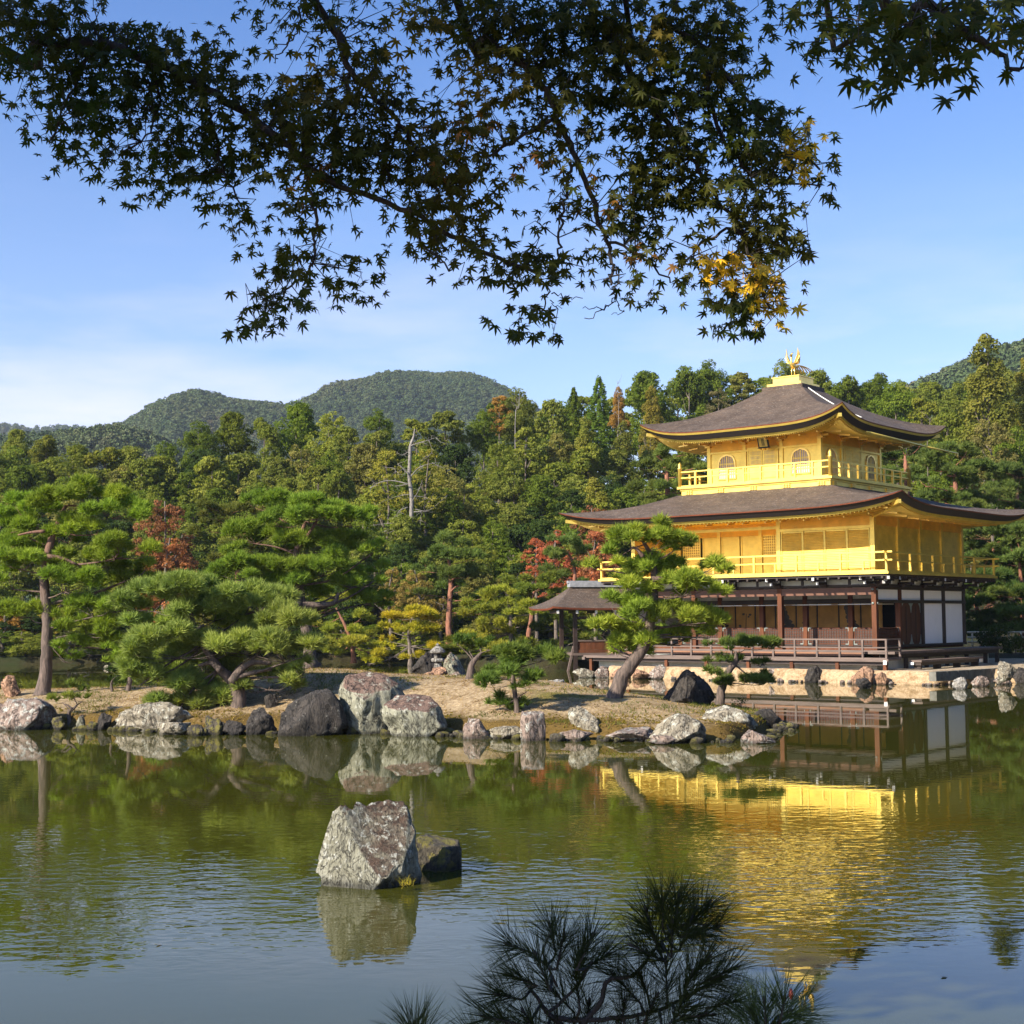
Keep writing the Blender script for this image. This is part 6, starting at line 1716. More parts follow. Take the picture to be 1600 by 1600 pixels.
LIST = [
 ('broad0', 20, 690, 120, 126, c_dk, 'dark broadleaf tree at the left edge above the tall pine'),
 ('broad1', 30, 668, 60, 134, c_ol, 'small olive domed crown peeking over the dark tree at the left edge'),
 ('broad3', 73, 678, 62, 130, (0.184, 0.200, 0.039), 'yellow green domed crown second from the left edge'),
 ('airy0', 165, 684, 150, 122, (0.157, 0.174, 0.030), 'wide many peaked green tree above the tall left pine'),
 ('airy1', 222, 705, 95, 118, c_gr, 'green feathery crown right of the wide many peaked tree'),
 ('broad2', 262, 690, 62, 126, c_dk, 'dark crown left of the hill gap above the rusty tree'),
 ('broad0', 312, 652, 64, 134, c_dk, 'dark green crown rising against the smaller blue hill'),
 ('broad1', 368, 640, 84, 136, (0.118, 0.150, 0.021), 'tall deep green tree below the summit of the smaller hill'),
 ('airy0', 332, 700, 130, 116, c_yg, 'yellow olive spreading tree in front of the deep green pair'),
 ('broad3', 412, 650, 64, 134, c_gr, 'round green crown left of the tallest central tree'),
 ('broad1', 462, 625, 100, 138, (0.129, 0.192, 0.021), 'tallest green tree in the dip between the two hills'),
 ('broad2', 515, 643, 70, 132, c_yg, 'yellow green tree with an arching top between the two hills'),
 ('fine', 472, 682, 100, 122, c_gy, 'grey green domed tree below the yellow green arching one'),
 ('airy1', 545, 658, 80, 128, c_ol, 'olive tree below the left foot of the great hill'),
 ('broad0', 592, 634, 50, 136, c_dk, 'dark green crown below the summit of the great hill'),
 ('airy0', 590, 662, 96, 124, c_ol, 'mottled olive tree left of the bleached dead tree'),
 ('airy1', 497, 716, 84, 114, (0.167, 0.190, 0.041), 'yellow green tree with reddish top above the broad spreading pine'),
 ('broad3', 530, 730, 70, 112, c_gr, 'fresh green tree right above the broad spreading pine'),
 ('airy0', 650, 645, 90, 130, c_yg, 'light yellow green crown behind the top of the dead tree'),
 ('airy1', 695, 630, 96, 132, c_ol, 'olive yellow tree right of the dead tree top'),
 ('broad2', 757, 640, 52, 134, c_dk, 'dark tree right of the olive yellow one under the great hill'),
 ('airy0', 782, 612, 50, 140, c_or, 'orange leaved crown at the right foot of the great hill'),
 ('broad0', 808, 600, 60, 140, c_ol, 'green crown beside the orange one at the foot of the great hill'),
 ('airy1', 862, 612, 96, 138, c_ol, 'broad olive tree on the skyline left of the cedars'),
 ('hinoki0', 896, 606, 64, 146, c_dk, 'dark pointed conifer on the skyline left of the tall one'),
 ('hinoki1', 936, 590, 96, 144, (0.106, 0.172, 0.029), 'tall dark pointed conifer on the skyline left of the pavilion'),
 ('cedar0', 966, 602, 30, 140, c_or, 'thin sparse conifer with a rusty tuft on top'),
 ('broad1', 1014, 576, 96, 150, c_dk, 'large dark crown on the skyline behind the left roof corner'),
 ('cedar1', 1018, 600, 52, 136, (0.218, 0.193, 0.044), 'rust tipped cedar in front of the large dark crown'),
 ('cedar0', 914, 648, 66, 126, (0.207, 0.222, 0.049), 'rust and green clumped cedar below the tall pointed conifer'),
 ('cedar1', 972, 655, 62, 128, (0.166, 0.183, 0.041), 'brownish cedar left of the upper roof corner'),
 ('airy0', 822, 660, 84, 124, c_yg, 'sunny yellow green tree below the broad olive one'),
 ('airy1', 872, 668, 70, 126, (0.237, 0.232, 0.077), 'pale straw coloured tree left of the clumped cedar'),
 ('broad2', 778, 690, 70, 120, c_gr, 'mid green tree below the orange leaved crown'),
 ('fine', 725, 752, 62, 110, c_gy, 'small round grey green tree right of the dead tree foot'),
 ('cedar0', 930, 742, 90, 112, (0.200, 0.200, 0.038), 'green clumped tree left of the pavilion above the red shrubs'),
 ('broad3', 1075, 570, 86, 156, c_dk, 'dark skyline crown left above the upper roof'),
 ('broad0', 1105, 556, 70, 160, (0.106, 0.150, 0.023), 'highest dark skyline crown left of the phoenix'),
 ('broad1', 1085, 688, 90, 112, c_gr, 'green tree filling the gap below the left tip of the upper roof'),
 ('airy1', 1158, 574, 62, 158, (0.181, 0.192, 0.050), 'yellowish skyline tree left of the phoenix'),
 ('fine', 1122, 600, 56, 146, (0.168, 0.157, 0.085), 'grey brown twiggy crown above the left slope of the upper roof'),
 ('broad2', 1225, 562, 76, 160, c_gr, 'green crown directly behind the phoenix'),
 ('broad1', 1275, 574, 76, 158, c_gr, 'green crown right behind the phoenix'),
 ('broad3', 1325, 585, 80, 152, (0.118, 0.162, 0.021), 'dark green crown above the right slope of the upper roof'),
 ('broad3', 1368, 580, 70, 156, c_dk, 'dark crown above the right slope of the upper roof'),
 ('broad0', 1398, 588, 80, 148, (0.118, 0.172, 0.023), 'deep green crown left of the open hillside'),
 ('airy0', 1440, 612, 90, 140, (0.178, 0.201, 0.033), 'green tree on the hillside right of the upper roof'),
 ('broad1', 1478, 640, 90, 130, c_gr, 'leafy green tree over the tip of the upper roof'),
 ('cedar1', 1541, 516, 118, 128, (0.172, 0.183, 0.039), 'huge rust and green cedar towering at the right'),
 ('cedar0', 1610, 545, 96, 132, (0.182, 0.171, 0.035), 'second tall cedar cut by the right edge'),
 ('fine', 1546, 640, 108, 108, (0.181, 0.171, 0.068), 'rounded brown olive tree below the huge cedar'),
 ('broad2', 1470, 690, 90, 108, c_dk, 'dark shaded tree below the tip of the upper roof'),
 ('broad0', 1590, 660, 90, 112, c_dk, 'dark tree at the right edge beside the rounded brown olive one'),
 ('fine', 256, 764, 128, 96, c_rd, 'rusty red tree between the tall left pine and the broad pine'),
 ('fine', 262, 826, 112, 94, (0.333, 0.144, 0.074), 'lower rusty red tree under the first rusty one'),
 ('fine', 925, 776, 96, 92, c_rd, 'red leaved tree above the left corner of the lower roof'),
 ('fine', 868, 815, 96, 89, (0.419, 0.133, 0.092), 'rose red shrubby tree under the left corner of the lower roof'),
 ('fine', 930, 812, 90, 88, (0.408, 0.161, 0.098), 'pinkish red tree behind the leaning pine and under the roof'),
 ('sparse', 838, 832, 66, 90, (0.433, 0.139, 0.088), 'thin red tree left of the rose red one'),
 ('fine', 650, 880, 78, 92, c_br, 'golden brown tree behind the yellow cloud pine'),
 ('fine', 612, 878, 60, 93, (0.280, 0.214, 0.085), 'tan leaved tree left of the golden brown one'),
 ('fine', 690, 925, 50, 92, (0.224, 0.171, 0.064), 'low brown shrubby tree by the orange pine trunk'),
 ('fine', 12, 935, 80, 92, (0.334, 0.188, 0.058), 'orange tinged bush on the far shore at the left edge'),
 ('airy1', 88, 935, 70, 93, (0.273, 0.232, 0.052), 'yellow orange shrub right of the tall left trunk'),
 ('fine', 320, 905, 90, 93, (0.183, 0.171, 0.046), 'olive shrub between the rusty tree and the broad pine'),
]
for a in LIST: tree(*a)
# the body of the wood behind and between them
cols_ = [(130, 'behind the tall left pine'), (300, 'near the rusty red tree'), (450, 'above the broad spreading pine'), (620, 'left of the dead tree'), (740, 'right of the dead tree'), (880, 'above the annex'), (1100, 'left of the upper roof'), (1400, 'behind the pavilion'), (1700, 'at the right edge')]
rowsn = {0: 'high up', 1: 'halfway up', 2: 'low down'}
pal = [(c_dk, 'dark green'), (c_gr, 'mid green'), (c_ol, 'olive'), (c_yg, 'yellow green'), ((0.045, 0.078, 0.02), 'deep green'), (c_gy, 'grey green')]
rr = random.Random(44)
FILL = []
for ri, (ty, Y, dx, w) in enumerate([(704, 124, 50, 92), (736, 117, 50, 92), (770, 111, 48, 88), (806, 106, 48, 86), (844, 101, 48, 82), (882, 98, 48, 80), (922, 95.5, 56, 76), (962, 93, 54, 66)]):
    x = -30 + (ri % 2) * dx / 2
    while x < 1660:
        xx = x + rr.uniform(-14, 14); x += dx
        if 1120 < xx < 1425: continue
        if xx > 960 and ri > 3: continue
        if xx > 1425 and ri > 4: continue
        if xx > 960: Yx = Y + 4
        else: Yx = Y
        col, cn = pal[rr.choices(range(6), [4, 4, 3, 2, 3, 1])[0]]
        cl = next(p for lim, p in cols_ if xx < lim)
        lab_ = '%s tree %s %s' % (cn, rowsn[0 if ri < 3 else (1 if ri < 6 else 2)], cl)
        o_ = tree(rr.choice(['broad0', 'broad1', 'broad2', 'broad3', 'airy0', 'airy1', 'broad1']), xx, ty + rr.uniform(-16, 16), w * rr.uniform(.85, 1.25), Yx + rr.uniform(-2.5, 2.5), col,
             lab_, group='woodland trees behind the pond', tall=1.1)
        FILL.append((xx, lab_, o_))
byl = {}
for o in FILL: byl.setdefault(o[1], []).append(o)
ORD = ['leftmost', 'second from left', 'third from left', 'fourth from left', 'fifth from left', 'sixth from left', 'seventh from left', 'eighth from left']
for lb, L_ in byl.items():
    L_.sort(key=lambda t_: t_[0])
    for i_, (px_, _, o_) in enumerate(L_): o_['label'] = lb if len(L_) == 1 else ('%s %s' % (ORD[min(i_, 7)], lb))
# trees of the right hand bank, beyond the picture: added unseen to darken the pavilion's side wall
for i in range(26):
    me_, W0, H0 = PROTO['broad%d' % (i % 4)]
    x = 27 + (i % 2) * 7 + rr.uniform(0, 4); y = 6 + i * 2.6
    if x < y * 0.40 + 3: x = y * 0.40 + 5
    root = empty('broadleaf_tree', (x, y, 0.5), rr.uniform(0, 6)); tag(root, 'green tree on the right hand bank outside the view', 'tree', 'trees on the right hand bank')
    t_ = link('trunk', TR[i % 3], root); c_ = link('crown', me_, root); c_.location = (0, 0, 0.6); c_.scale = (.8, .8, 1.05); c_.color = (0.08, 0.12, 0.03, 1)
for (a_, lb_) in ((605, 'sparse leafy crown around the upper left of the dead tree'), (668, 'sparse leafy crown around the right side of the dead tree')):
    tree('sparse', a_, 690, 96, 107, (0.24, 0.24, 0.045), lb_)
tree('airy0', 640, 818, 90, 105.5, (0.13, 0.16, 0.035), 'leafy green tree hiding the foot of the dead tree')
rs = random.Random(8)
for a_ in range(780, 1470, 46):
    ty_ = float(np.interp(a_, [780, 860, 940, 1010, 1090, 1160, 1230, 1330, 1400, 1470], [622, 618, 608, 590, 578, 582, 578, 592, 594, 600]))
    o_ = tree(rs.choice(['broad0', 'broad1', 'broad3', 'airy0']), a_ + rs.uniform(-12, 12), ty_ + rs.uniform(-6, 10), 92, rs.uniform(158, 164), rs.choice([c_dk, c_gr, c_ol]), 'green tree in the back row along the skyline', group='woodland trees behind the pond', tall=1.2)
    byl.setdefault('back', []).append((a_, o_))
for rw_, (dy_, Y_, nm_) in enumerate([(0, 176, 'uppermost'), (32, 162, 'middle'), (66, 148, 'lower')]):
    for i_, a_ in enumerate(range(1404, 1650, 40)):
        ty_ = float(np.interp(a_, [1400, 1480, 1600], [604, 594, 572])) + dy_
        tree(rs.choice(['broad0', 'broad1', 'broad3', 'airy0']), a_ + rs.uniform(-10, 10), ty_ + rs.uniform(-6, 6), 84, Y_ + rs.uniform(-3, 3), rs.choice([c_dk, c_gr, c_ol, c_gr]),
             'slope tree right of the upper roof, %s row, %s' % (nm_, ORD[i_]), group='woodland trees behind the pond', tall=1.2)
for i_, (a_, o_) in enumerate(byl['back']): o_['label'] = ['round', 'low', 'broad'][i_ % 3] + ' crown in the back row on the skyline, ' + (ORD[i_] if i_ < 7 else ['left of the roof finial', 'just left of the phoenix', 'behind the phoenix', 'right of the phoenix', 'above the right roof slope', 'above the right roof tip', 'left of the huge cedar', 'beside the huge cedar'][i_ - 7])
def place_of(x): return next(p for lim, p in [(60, 'left of the tall pine trunk'), (190, 'right of the tall pine trunk'), (300, 'behind the silvery pine, left side'), (420, 'behind the silvery pine, right side'), (540, 'by the forked pine trunk'), (640, 'left of the stone lantern'), (730, 'behind the stone lantern'), (1000, 'left of the annex')] if x < lim)
BU = []
# understory: dark shrubs closing the foot of the wood
for i, x in enumerate(range(-20, 960, 52)):
    o_ = tree(rr.choice(['broad0', 'broad2', 'fine']), x + rr.uniform(-10, 10), 988 + rr.uniform(-8, 10), 66, 91.5 + rr.uniform(0, 2), rr.choice([c_dk, c_gr, (0.05, 0.07, 0.02)]),
         'low green bush on the far shoreline among the tree feet', group='low bushes along the far shoreline', name='bush', cat='bush', tall=0.9)
    BU.append((x, 'low inland bush ' + place_of(x), o_))
for i, x in enumerate(range(-30, 860, 34)):
    o_ = tree(rr.choice(['broad0', 'broad2', 'fine', 'airy0']), x + rr.uniform(-9, 9), 992 + rr.uniform(-10, 10), 62, 88.1 + rr.uniform(-.2, .5) + (1.4 if 280 < x < 560 else 0) - (1.5 if x > 640 else 0) - (6 if x > 740 else 0), rr.choice([c_gr, c_dk, c_yg, (0.09, 0.11, 0.03)]),
         'small waterside bush overhanging the far edge of the pond', group='waterside bushes on the far shore', name='bush', cat='bush', tall=0.9)
    BU.append((x, 'far shore bush ' + place_of(x), o_))
byb = {}
for o in BU: byb.setdefault(o[1], []).append(o)
for lb, L_ in byb.items():
    L_.sort(key=lambda t_: t_[0])
    for i_, (_, _, o_) in enumerate(L_): o_['label'] = lb if len(L_) == 1 else '%s %s' % (ORD[min(i_, 7)], lb)
# the bleached dead tree
Yd = 105.5
db = at(640, 900, Yd); db.z = land_z(db.x, Yd)
dt = empty('dead_tree', db); tag(dt, 'bleached dead tree with bare crooked branches in the middle of the wood', 'dead tree')
def dpt(x, y, dy=0): return at(300 + x / 4, 600 + y / 4, Yd + dy) - db
g = MB(); tp = catmull([Vector((0.1, 0, -0.3)), dpt(1368, 1000), dpt(1370, 870), dpt(1372, 700), dpt(1358, 580), dpt(1362, 460), dpt(1365, 390), dpt(1385, 330), dpt(1392, 280)], 4)
g.tube(tp, list(np.interp(np.linspace(0, 1, len(tp)), [0, .4, .8, 1], [0.17, 0.15, 0.11, 0.035])), 9); g.build('trunk', M['bark_bone'], dt)
BR = [([(1358, 570), (1320, 530), (1285, 500)], 9), ([(1368, 385), (1420, 368), (1480, 350), (1540, 330)], 9), ([(1370, 575), (1410, 530), (1460, 505), (1545, 490)], 9), ([(1350, 625), (1260, 605), (1180, 612), (1110, 650)], 9), ([(1350, 625), (1290, 635), (1220, 625)], 6),
      ([(1345, 870), (1240, 870), (1110, 885)], 6), ([(1340, 880), (1250, 905), (1180, 935), (1190, 1005)], 6), ([(1330, 875), (1230, 930), (1150, 925), (1110, 900)], 5), ([(1350, 770), (1300, 790), (1270, 830), (1225, 845)], 7), ([(1385, 800), (1435, 800), (1425, 850), (1432, 900)], 7), ([(1380, 700), (1440, 705), (1510, 725)], 6),
      ([(1355, 690), (1290, 700), (1200, 730)], 5), ([(1270, 560), (1265, 530), (1190, 515)], 5), ([(1360, 420), (1320, 440), (1280, 430)], 5), ([(1500, 490), (1560, 520), (1600, 515)], 4), ([(1480, 350), (1500, 420), (1460, 470)], 5), ([(1390, 780), (1480, 790), (1600, 690)], 5), ([(1370, 740), (1420, 660), (1440, 600)], 5), ([(1100, 890), (1110, 940), (1160, 960)], 4)]
for bp, wd in BR:
    g = MB(); c_ = catmull([dpt(x, y, rr.uniform(-.5, .2)) for x, y in bp], 4); r0 = wd / 4 * m_per_px(Yd) * 0.42
    g.tube(c_, list(np.linspace(r0, r0 * .3, len(c_))), 6)
    for j in range(8):
        s = c_[rr.randrange(2, len(c_))]; e_ = s + Vector((rr.uniform(-1, 1), rr.uniform(-.4, .3), rr.uniform(-.7, .5))) * rr.uniform(.5, 1.1)
        m2 = s.lerp(e_, .5) + Vector((rr.uniform(-.15, .15), 0, rr.uniform(-.15, .15))); g.tube([s, m2, e_], [r0 * .4, r0 * .28, r0 * .12], 5)
    g.build('branch', M['bark_bone'], dt)
# pale bare trunks showing inside the wood
for (x0, y0, x1, y1, Y, w, lab) in [(965, 600, 964, 710, 134, 1.6, 'slender pale trunk of the sparse conifer'), (812, 612, 805, 662, 134, 2.0, 'bare grey limb under the orange leaved crown'), (1415, 690, 1413, 745, 98, 2.2, 'pale bare trunk seen under the upper roof at the right'), (1452, 655, 1449, 700, 112, 2, 'thin bare snag between the dark trees right of the upper roof')]:
    a = at(x0, y0, Y - 4); b_ = at(x1, y1, Y - 4); gz = land_z(b_.x, Y - 4)
    root = empty('bare_tree', (b_.x, b_.y, gz)); tag(root, lab, 'tree'); base = Vector((b_.x, b_.y, gz))
    g = MB(); k = m_per_px(Y) * w / 3
    c_ = catmull([Vector((0, 0, 0)), b_ - base, (a + b_) / 2 - base + Vector((.12, 0, 0)), a - base], 4); g.tube(c_, list(np.linspace(k * 1.3, k * .4, len(c_))), 6)
    for j in range(7):
        s = c_[rr.randrange(5, len(c_))]; e_ = s + Vector((rr.uniform(-1, 1), 0, rr.uniform(.1, 1))) * rr.uniform(.6, 1.6); g.tube([s, s.lerp(e_, .5) + Vector((.1, 0, .05)), e_], [k * .5, k * .3, k * .12], 5)
    g.build('trunk', M['bark_bone' if 'dark' not in lab else 'bark'], root)

# ---------------------------------------------------------------- woods on the hills
def far_leaf():
    m, nt, b, o = mat('far_woodland_leaves')
    oi = nt.nodes.new('ShaderNodeObjectInfo')
    r = ramp(nt, [(0.0, (0.050, 0.080, 0.028)), (0.3, (0.075, 0.11, 0.035)), (0.6, (0.10, 0.125, 0.045)), (0.85, (0.13, 0.14, 0.055)), (0.97, (0.15, 0.13, 0.07)), (1.0, (0.17, 0.12, 0.06))])
    gm = nt.nodes.new('ShaderNodeNewGeometry'); pn = tex(nt, 0.014, 4, 0.6, vec=gm.outputs['Position'])
    ma = N(nt, 'ShaderNodeMath', operation='MULTIPLY_ADD'); ma.inputs[1].default_value = 0.5; nt.links.new(oi.outputs['Random'], ma.inputs[0])
    mb_ = N(nt, 'ShaderNodeMath', operation='MULTIPLY_ADD'); mb_.inputs[1].default_value = 2.2; mb_.inputs[2].default_value = -0.85; nt.links.new(pn, mb_.inputs[0]); nt.links.new(mb_.outputs[0], ma.inputs[2])
    nt.links.new(ma.outputs[0], r.inputs[0]); nt.links.new(mixc(nt, 1.0, r.outputs[0], (0.78, 0.82, 0.8), 'MULTIPLY'), b.inputs['Base Color']); b.inputs['Roughness'].default_value = 0.7
    b.inputs['Specular IOR Level'].default_value = 0.2
    return m
M['far_leaf'] = far_leaf()
FT = []
for s in range(3):
    V, F = crown_broad(300 + s, W=8, H=8, nb=10, leaves=520, size=1.15, lob=0.42); me_ = mesh_np('far_tree', V, F, M['far_leaf']); FT.append(me_)
V, F = crown_conifer(310, W=5, H=11, leaves=420, size=0.95, tiers=8); ftcol = bpy.data.collections.new('far_tree_kinds')
for me_ in FT:
    o = bpy.data.objects.new('far_tree', me_); ftcol.objects.link(o)
def woods(name, hill_o, dens, smin, smax, seed):
    o = link(name, hill_o.data); tag(o, kind='stuff')
    ng = bpy.data.node_groups.new(name, 'GeometryNodeTree')
    ng.interface.new_socket('Geometry', in_out='INPUT', socket_type='NodeSocketGeometry'); ng.interface.new_socket('Geometry', in_out='OUTPUT', socket_type='NodeSocketGeometry')
    gi = ng.nodes.new('NodeGroupInput'); go = ng.nodes.new('NodeGroupOutput')
    dp = ng.nodes.new('GeometryNodeDistributePointsOnFaces'); dp.distribute_method = 'RANDOM'; dp.inputs['Density'].default_value = dens; dp.inputs['Seed'].default_value = seed
    ip = ng.nodes.new('GeometryNodeInstanceOnPoints'); ci = ng.nodes.new('GeometryNodeCollectionInfo')
    ci.inputs['Collection'].default_value = ftcol; ci.inputs['Separate Children'].default_value = True; ci.inputs['Reset Children'].default_value = True
    ip.inputs['Pick Instance'].default_value = True
    rv = ng.nodes.new('FunctionNodeRandomValue'); rv.data_type = 'FLOAT'; rv.inputs[2].default_value = smin; rv.inputs[3].default_value = smax
    rz_ = ng.nodes.new('FunctionNodeRandomValue'); rz_.data_type = 'FLOAT_VECTOR'; rz_.inputs[0].default_value = (0, 0, 0); rz_.inputs[1].default_value = (0, 0, 6.28)
    ng.links.new(gi.outputs[0], dp.inputs['Mesh']); ng.links.new(dp.outputs['Points'], ip.inputs['Points']); ng.links.new(ci.outputs[0], ip.inputs['Instance'])
    ng.links.new(rv.outputs[1], ip.inputs['Scale']); ng.links.new(rz_.outputs[0], ip.inputs['Rotation']); ng.links.new(ip.outputs[0], go.inputs[0])
    md = o.modifiers.new('woods', 'NODES'); md.node_group = ng
    return o
woods('hill_woods', H_A, 0.11, 0.45, 0.85, 1)
woods('great_hill_woods', H_B, 0.10, 0.45, 0.9, 2)
woods('ridge_woods', H_C, 0.020, 0.7, 1.3, 3)
woods('near_ridge_woods', H_D, 0.14, 0.4, 0.75, 4)
woods('right_hill_woods', H_E, 0.10, 0.7, 1.2, 5)
# ---------------------------------------------------------------- overhanging maple
DEN = [
 "9986000003667634888999998789865667899999",
 "9888888650225663578999888899833677899777",
 "6699999876036685046888898999950456798534",
 "2588898888688877225677899999970002624200",
 "3378877676899887657647667998998500000000",
 "0567557877899999877556653898689830000000",
 "0045688786678999987446434897479840000000",
 "0000245543267555995523437889777330000000",
 "0000000046463004896234678534388500000000",
 "0000000005354202677540447645488700000000",
 "0000000000576640035788435446876200000000",
 "0000000002676530000024004424897300000000",
 "0000000006730000000353000000586000000000",
 "0000000002000000000053000000000000000000",
]
rg = np.random.default_rng(77)
mroot = empty('maple_tree', (-3.2, -2.6, 0.9))
tag(mroot, 'overhanging maple whose dark leafy branches hang across the top of the view', 'maple tree')
MO = Vector((-3.2, -2.6, 0.9))
def leaf_outline():
    """seven lobed palmate leaf, unit size, in the xy plane, tip along +y"""
    lobes = [(-128, 0.42), (-88, 0.70), (-44, 0.92), (0, 1.0), (44, 0.92), (88, 0.70), (128, 0.42)]
    pts_ = []
    for i, (a, L) in enumerate(lobes):
        a_ = R(a)
        for da, f in ((-12, 0.58), (0, 1.0), (12, 0.58)):
            b_ = a_ + R(da); pts_.append((math.sin(b_) * L * f, math.cos(b_) * L * f))
        if i < 6:
            am = R((a + lobes[i + 1][0]) / 2); pts_.append((math.sin(am) * 0.30, math.cos(am) * 0.30))
    V = [(0, -0.04, 0.0)] + [(x, y, -0.16 * (x * x + y * y)) for x, y in pts_]
    n = len(pts_)
    F = [(0, 1 + i + 1, 1 + i) for i in range(n - 1)]
    return np.array(V), np.array(F)
LV, LF = leaf_outline()
def depth_at(px, py):
    if px > 1340 and py < 175: return 3.5
    if px > 1200 and py < 140: return 4.8
    if px < 450: return 6.6
    if px < 700: return 6.4
    return 6.2
LP = []; LC = []; LS = []
golden = [(1215, 470, 42, 45), (1150, 425, 55, 30), (1095, 392, 28, 16), (1262, 232, 42, 52), (1200, 490, 30, 22)]  # sunlit patches: the light is put into a yellower leaf colour
olive = [(1010, 60, 40, 50), (1130, 110, 40, 25), (470, 75, 50, 40), (650, 50, 55, 60), (760, 120, 70, 50), (490, 120, 50, 40)]
rusty = [(720, 180, 70, 40), (730, 260, 60, 25), (490, 290, 40, 45), (850, 250, 60, 60), (1060, 400, 40, 30), (930, 300, 60, 40), (1010, 420, 40, 40)]
def inside(px, py, L):
    return any(((px - a) / c) ** 2 + ((py - b_) / d) ** 2 < 1 for a, b_, c, d in L)
for r_ in range(14):
    for c in range(40):
        dd = int(DEN[r_][c])
        if dd == 0: continue
        cov = {1: .06, 2: .13, 3: .22, 4: .32, 5: .43, 6: .55, 7: .67, 8: .80, 9: .93}[dd]
        Y = depth_at(c * 40 + 20, r_ * 40 + 20)
        lp = 0.034 / m_per_px(Y)      # leaf radius in px
        area = lp * lp * 0.30
        n = -math.log(1 - cov) * 1600 / area * (1.0 if dd == 9 else 1.35)
        n = int(n) + (rg.random() < n % 1)
        for _ in range(n):
            px = c * 40 + rg.uniform(-4, 44); py = r_ * 40 + rg.uniform(-4, 44 if r_ < 13 else 12)
            # leaves hang in small tiers, so thin them between the tiers
            cn = 0.5 + 0.9 * noise.noise(Vector((px / 30.0, py / 15.0 + px / 60.0, 3.3)))
            if rg.random() > np.clip((cn - 0.22) * 2.2, 0.16 if dd < 7 else 0.5, 1): continue
            Yy = depth_at(px, py) + 0.35 * noise.noise(Vector((px / 70.0, py / 40.0, 8.1))) + rg.normal() * 0.14
            if px > 1000 and px < 1345 and r_ >= 3: px -= 16
            LP.append((px, py, Yy))
            v = rg.uniform(0.7, 1.2)
            k = rg.random()
            if inside(px, py, golden) and k < 0.62: cc = (0.55, 0.42, 0.04)
            elif inside(px, py, golden) and k < 0.85: cc = (0.20, 0.19, 0.03)
            elif inside(px, py, olive) and k < 0.6: cc = (0.11, 0.115, 0.025)
            elif inside(px, py, rusty) and k < 0.15: cc = (0.15, 0.09, 0.025)
            else: cc = (0.040, 0.056, 0.013)
            LC.append([x * v for x in cc]); LS.append(0.040 * rg.uniform(0.7, 1.3))
# spray at the bottom above the mountain, and the upper rows beyond the frame edge
for px, n in ((-60, 400), (300, 300), (700, 700), (1000, 700), (1300, 300), (1650, 200)):
    for _ in range(n):
        LP.append((px + rg.normal() * 110, -30 - abs(rg.normal()) * 90, depth_at(px, 0) + rg.normal() * .4)); LC.append([.05, .07, .018]); LS.append(.034)
LP = np.array(LP); LC = np.array(LC); LS = np.array(LS)
NP = len(LP)
PW = np.array([at(a, b_, c)[:] for a, b_, c in LP]) - np.array(MO)
nrm = np.stack([rg.normal(size=NP) * .55, rg.normal(size=NP) * .55 - 0.55, rg.normal(size=NP) * .35 + 0.45], 1); nrm /= np.linalg.norm(nrm, axis=1, keepdims=True)
tip = np.stack([rg.normal(size=NP), rg.normal(size=NP) * .6, -np.abs(rg.normal(size=NP)) * 1.3 - 0.2], 1)
tip -= nrm * (tip * nrm).sum(1, keepdims=True); tip /= np.linalg.norm(tip, axis=1, keepdims=True)
sd = np.cross(tip, nrm)
def build_leaves(idx):
    curl = rg.uniform(-0.6, 2.8, (len(idx), 1, 1))
    Vv = (sd[idx][:, None, :] * LV[None, :, 0:1] + tip[idx][:, None, :] * LV[None, :, 1:2] + nrm[idx][:, None, :] * LV[None, :, 2:3] * curl) * LS[idx][:, None, None] + PW[idx][:, None, :]
    nv = len(LV)
    Fv = (LF[None] + (np.arange(len(idx)) * nv)[:, None, None]).reshape(-1, 3)
    return Vv.reshape(-1, 3), Fv
# colours vary leaf by leaf: group the leaves by colour family
appar = LS / LP[:, 2]
vis = (LP[:, 1] > 5) & (LP[:, 0] > 5) & (LP[:, 0] < 1595)
order = np.argsort(-appar * vis)
big = order[:300]; rest = order[300:]
unit = mesh_np('leaf', LV, LF, M['maple'], smooth=False)
for i in big:
    o = link('leaf', unit, mroot)
    Mx = Matrix(((sd[i][0], tip[i][0], nrm[i][0], PW[i][0]), (sd[i][1], tip[i][1], nrm[i][1], PW[i][1]), (sd[i][2], tip[i][2], nrm[i][2], PW[i][2]), (0, 0, 0, 1))) @ Matrix.Scale(LS[i], 4)
    o.matrix_local = Mx
    o.color = (*LC[i], 1)
fam = np.where(LC[rest][:, 0] > 0.3, 3, np.where(LC[rest][:, 0] > LC[rest][:, 1] * 1.4, 2, np.where(LC[rest][:, 0] > LC[rest][:, 1] * 0.85, 1, 0)))
fv = [((0.040, 0.056, 0.013), 'dark green leaves'), ((0.11, 0.115, 0.025), 'olive leaves turning yellow'), ((0.15, 0.09, 0.025), 'rust tinged leaves'), ((0.52, 0.42, 0.04), 'yellow leaves with sunlight put into their colour')]
for k_ in range(4):
    idx = rest[fam == k_]
    if len(idx) == 0: continue
    V, F = build_leaves(idx)
    o = link('foliage', mesh_np('foliage', V, F, M['maple']), mroot); o.color = (*fv[k_][0], 1); o['kind'] = 'stuff'; o['label'] = fv[k_][1]
print('maple leaves', NP)
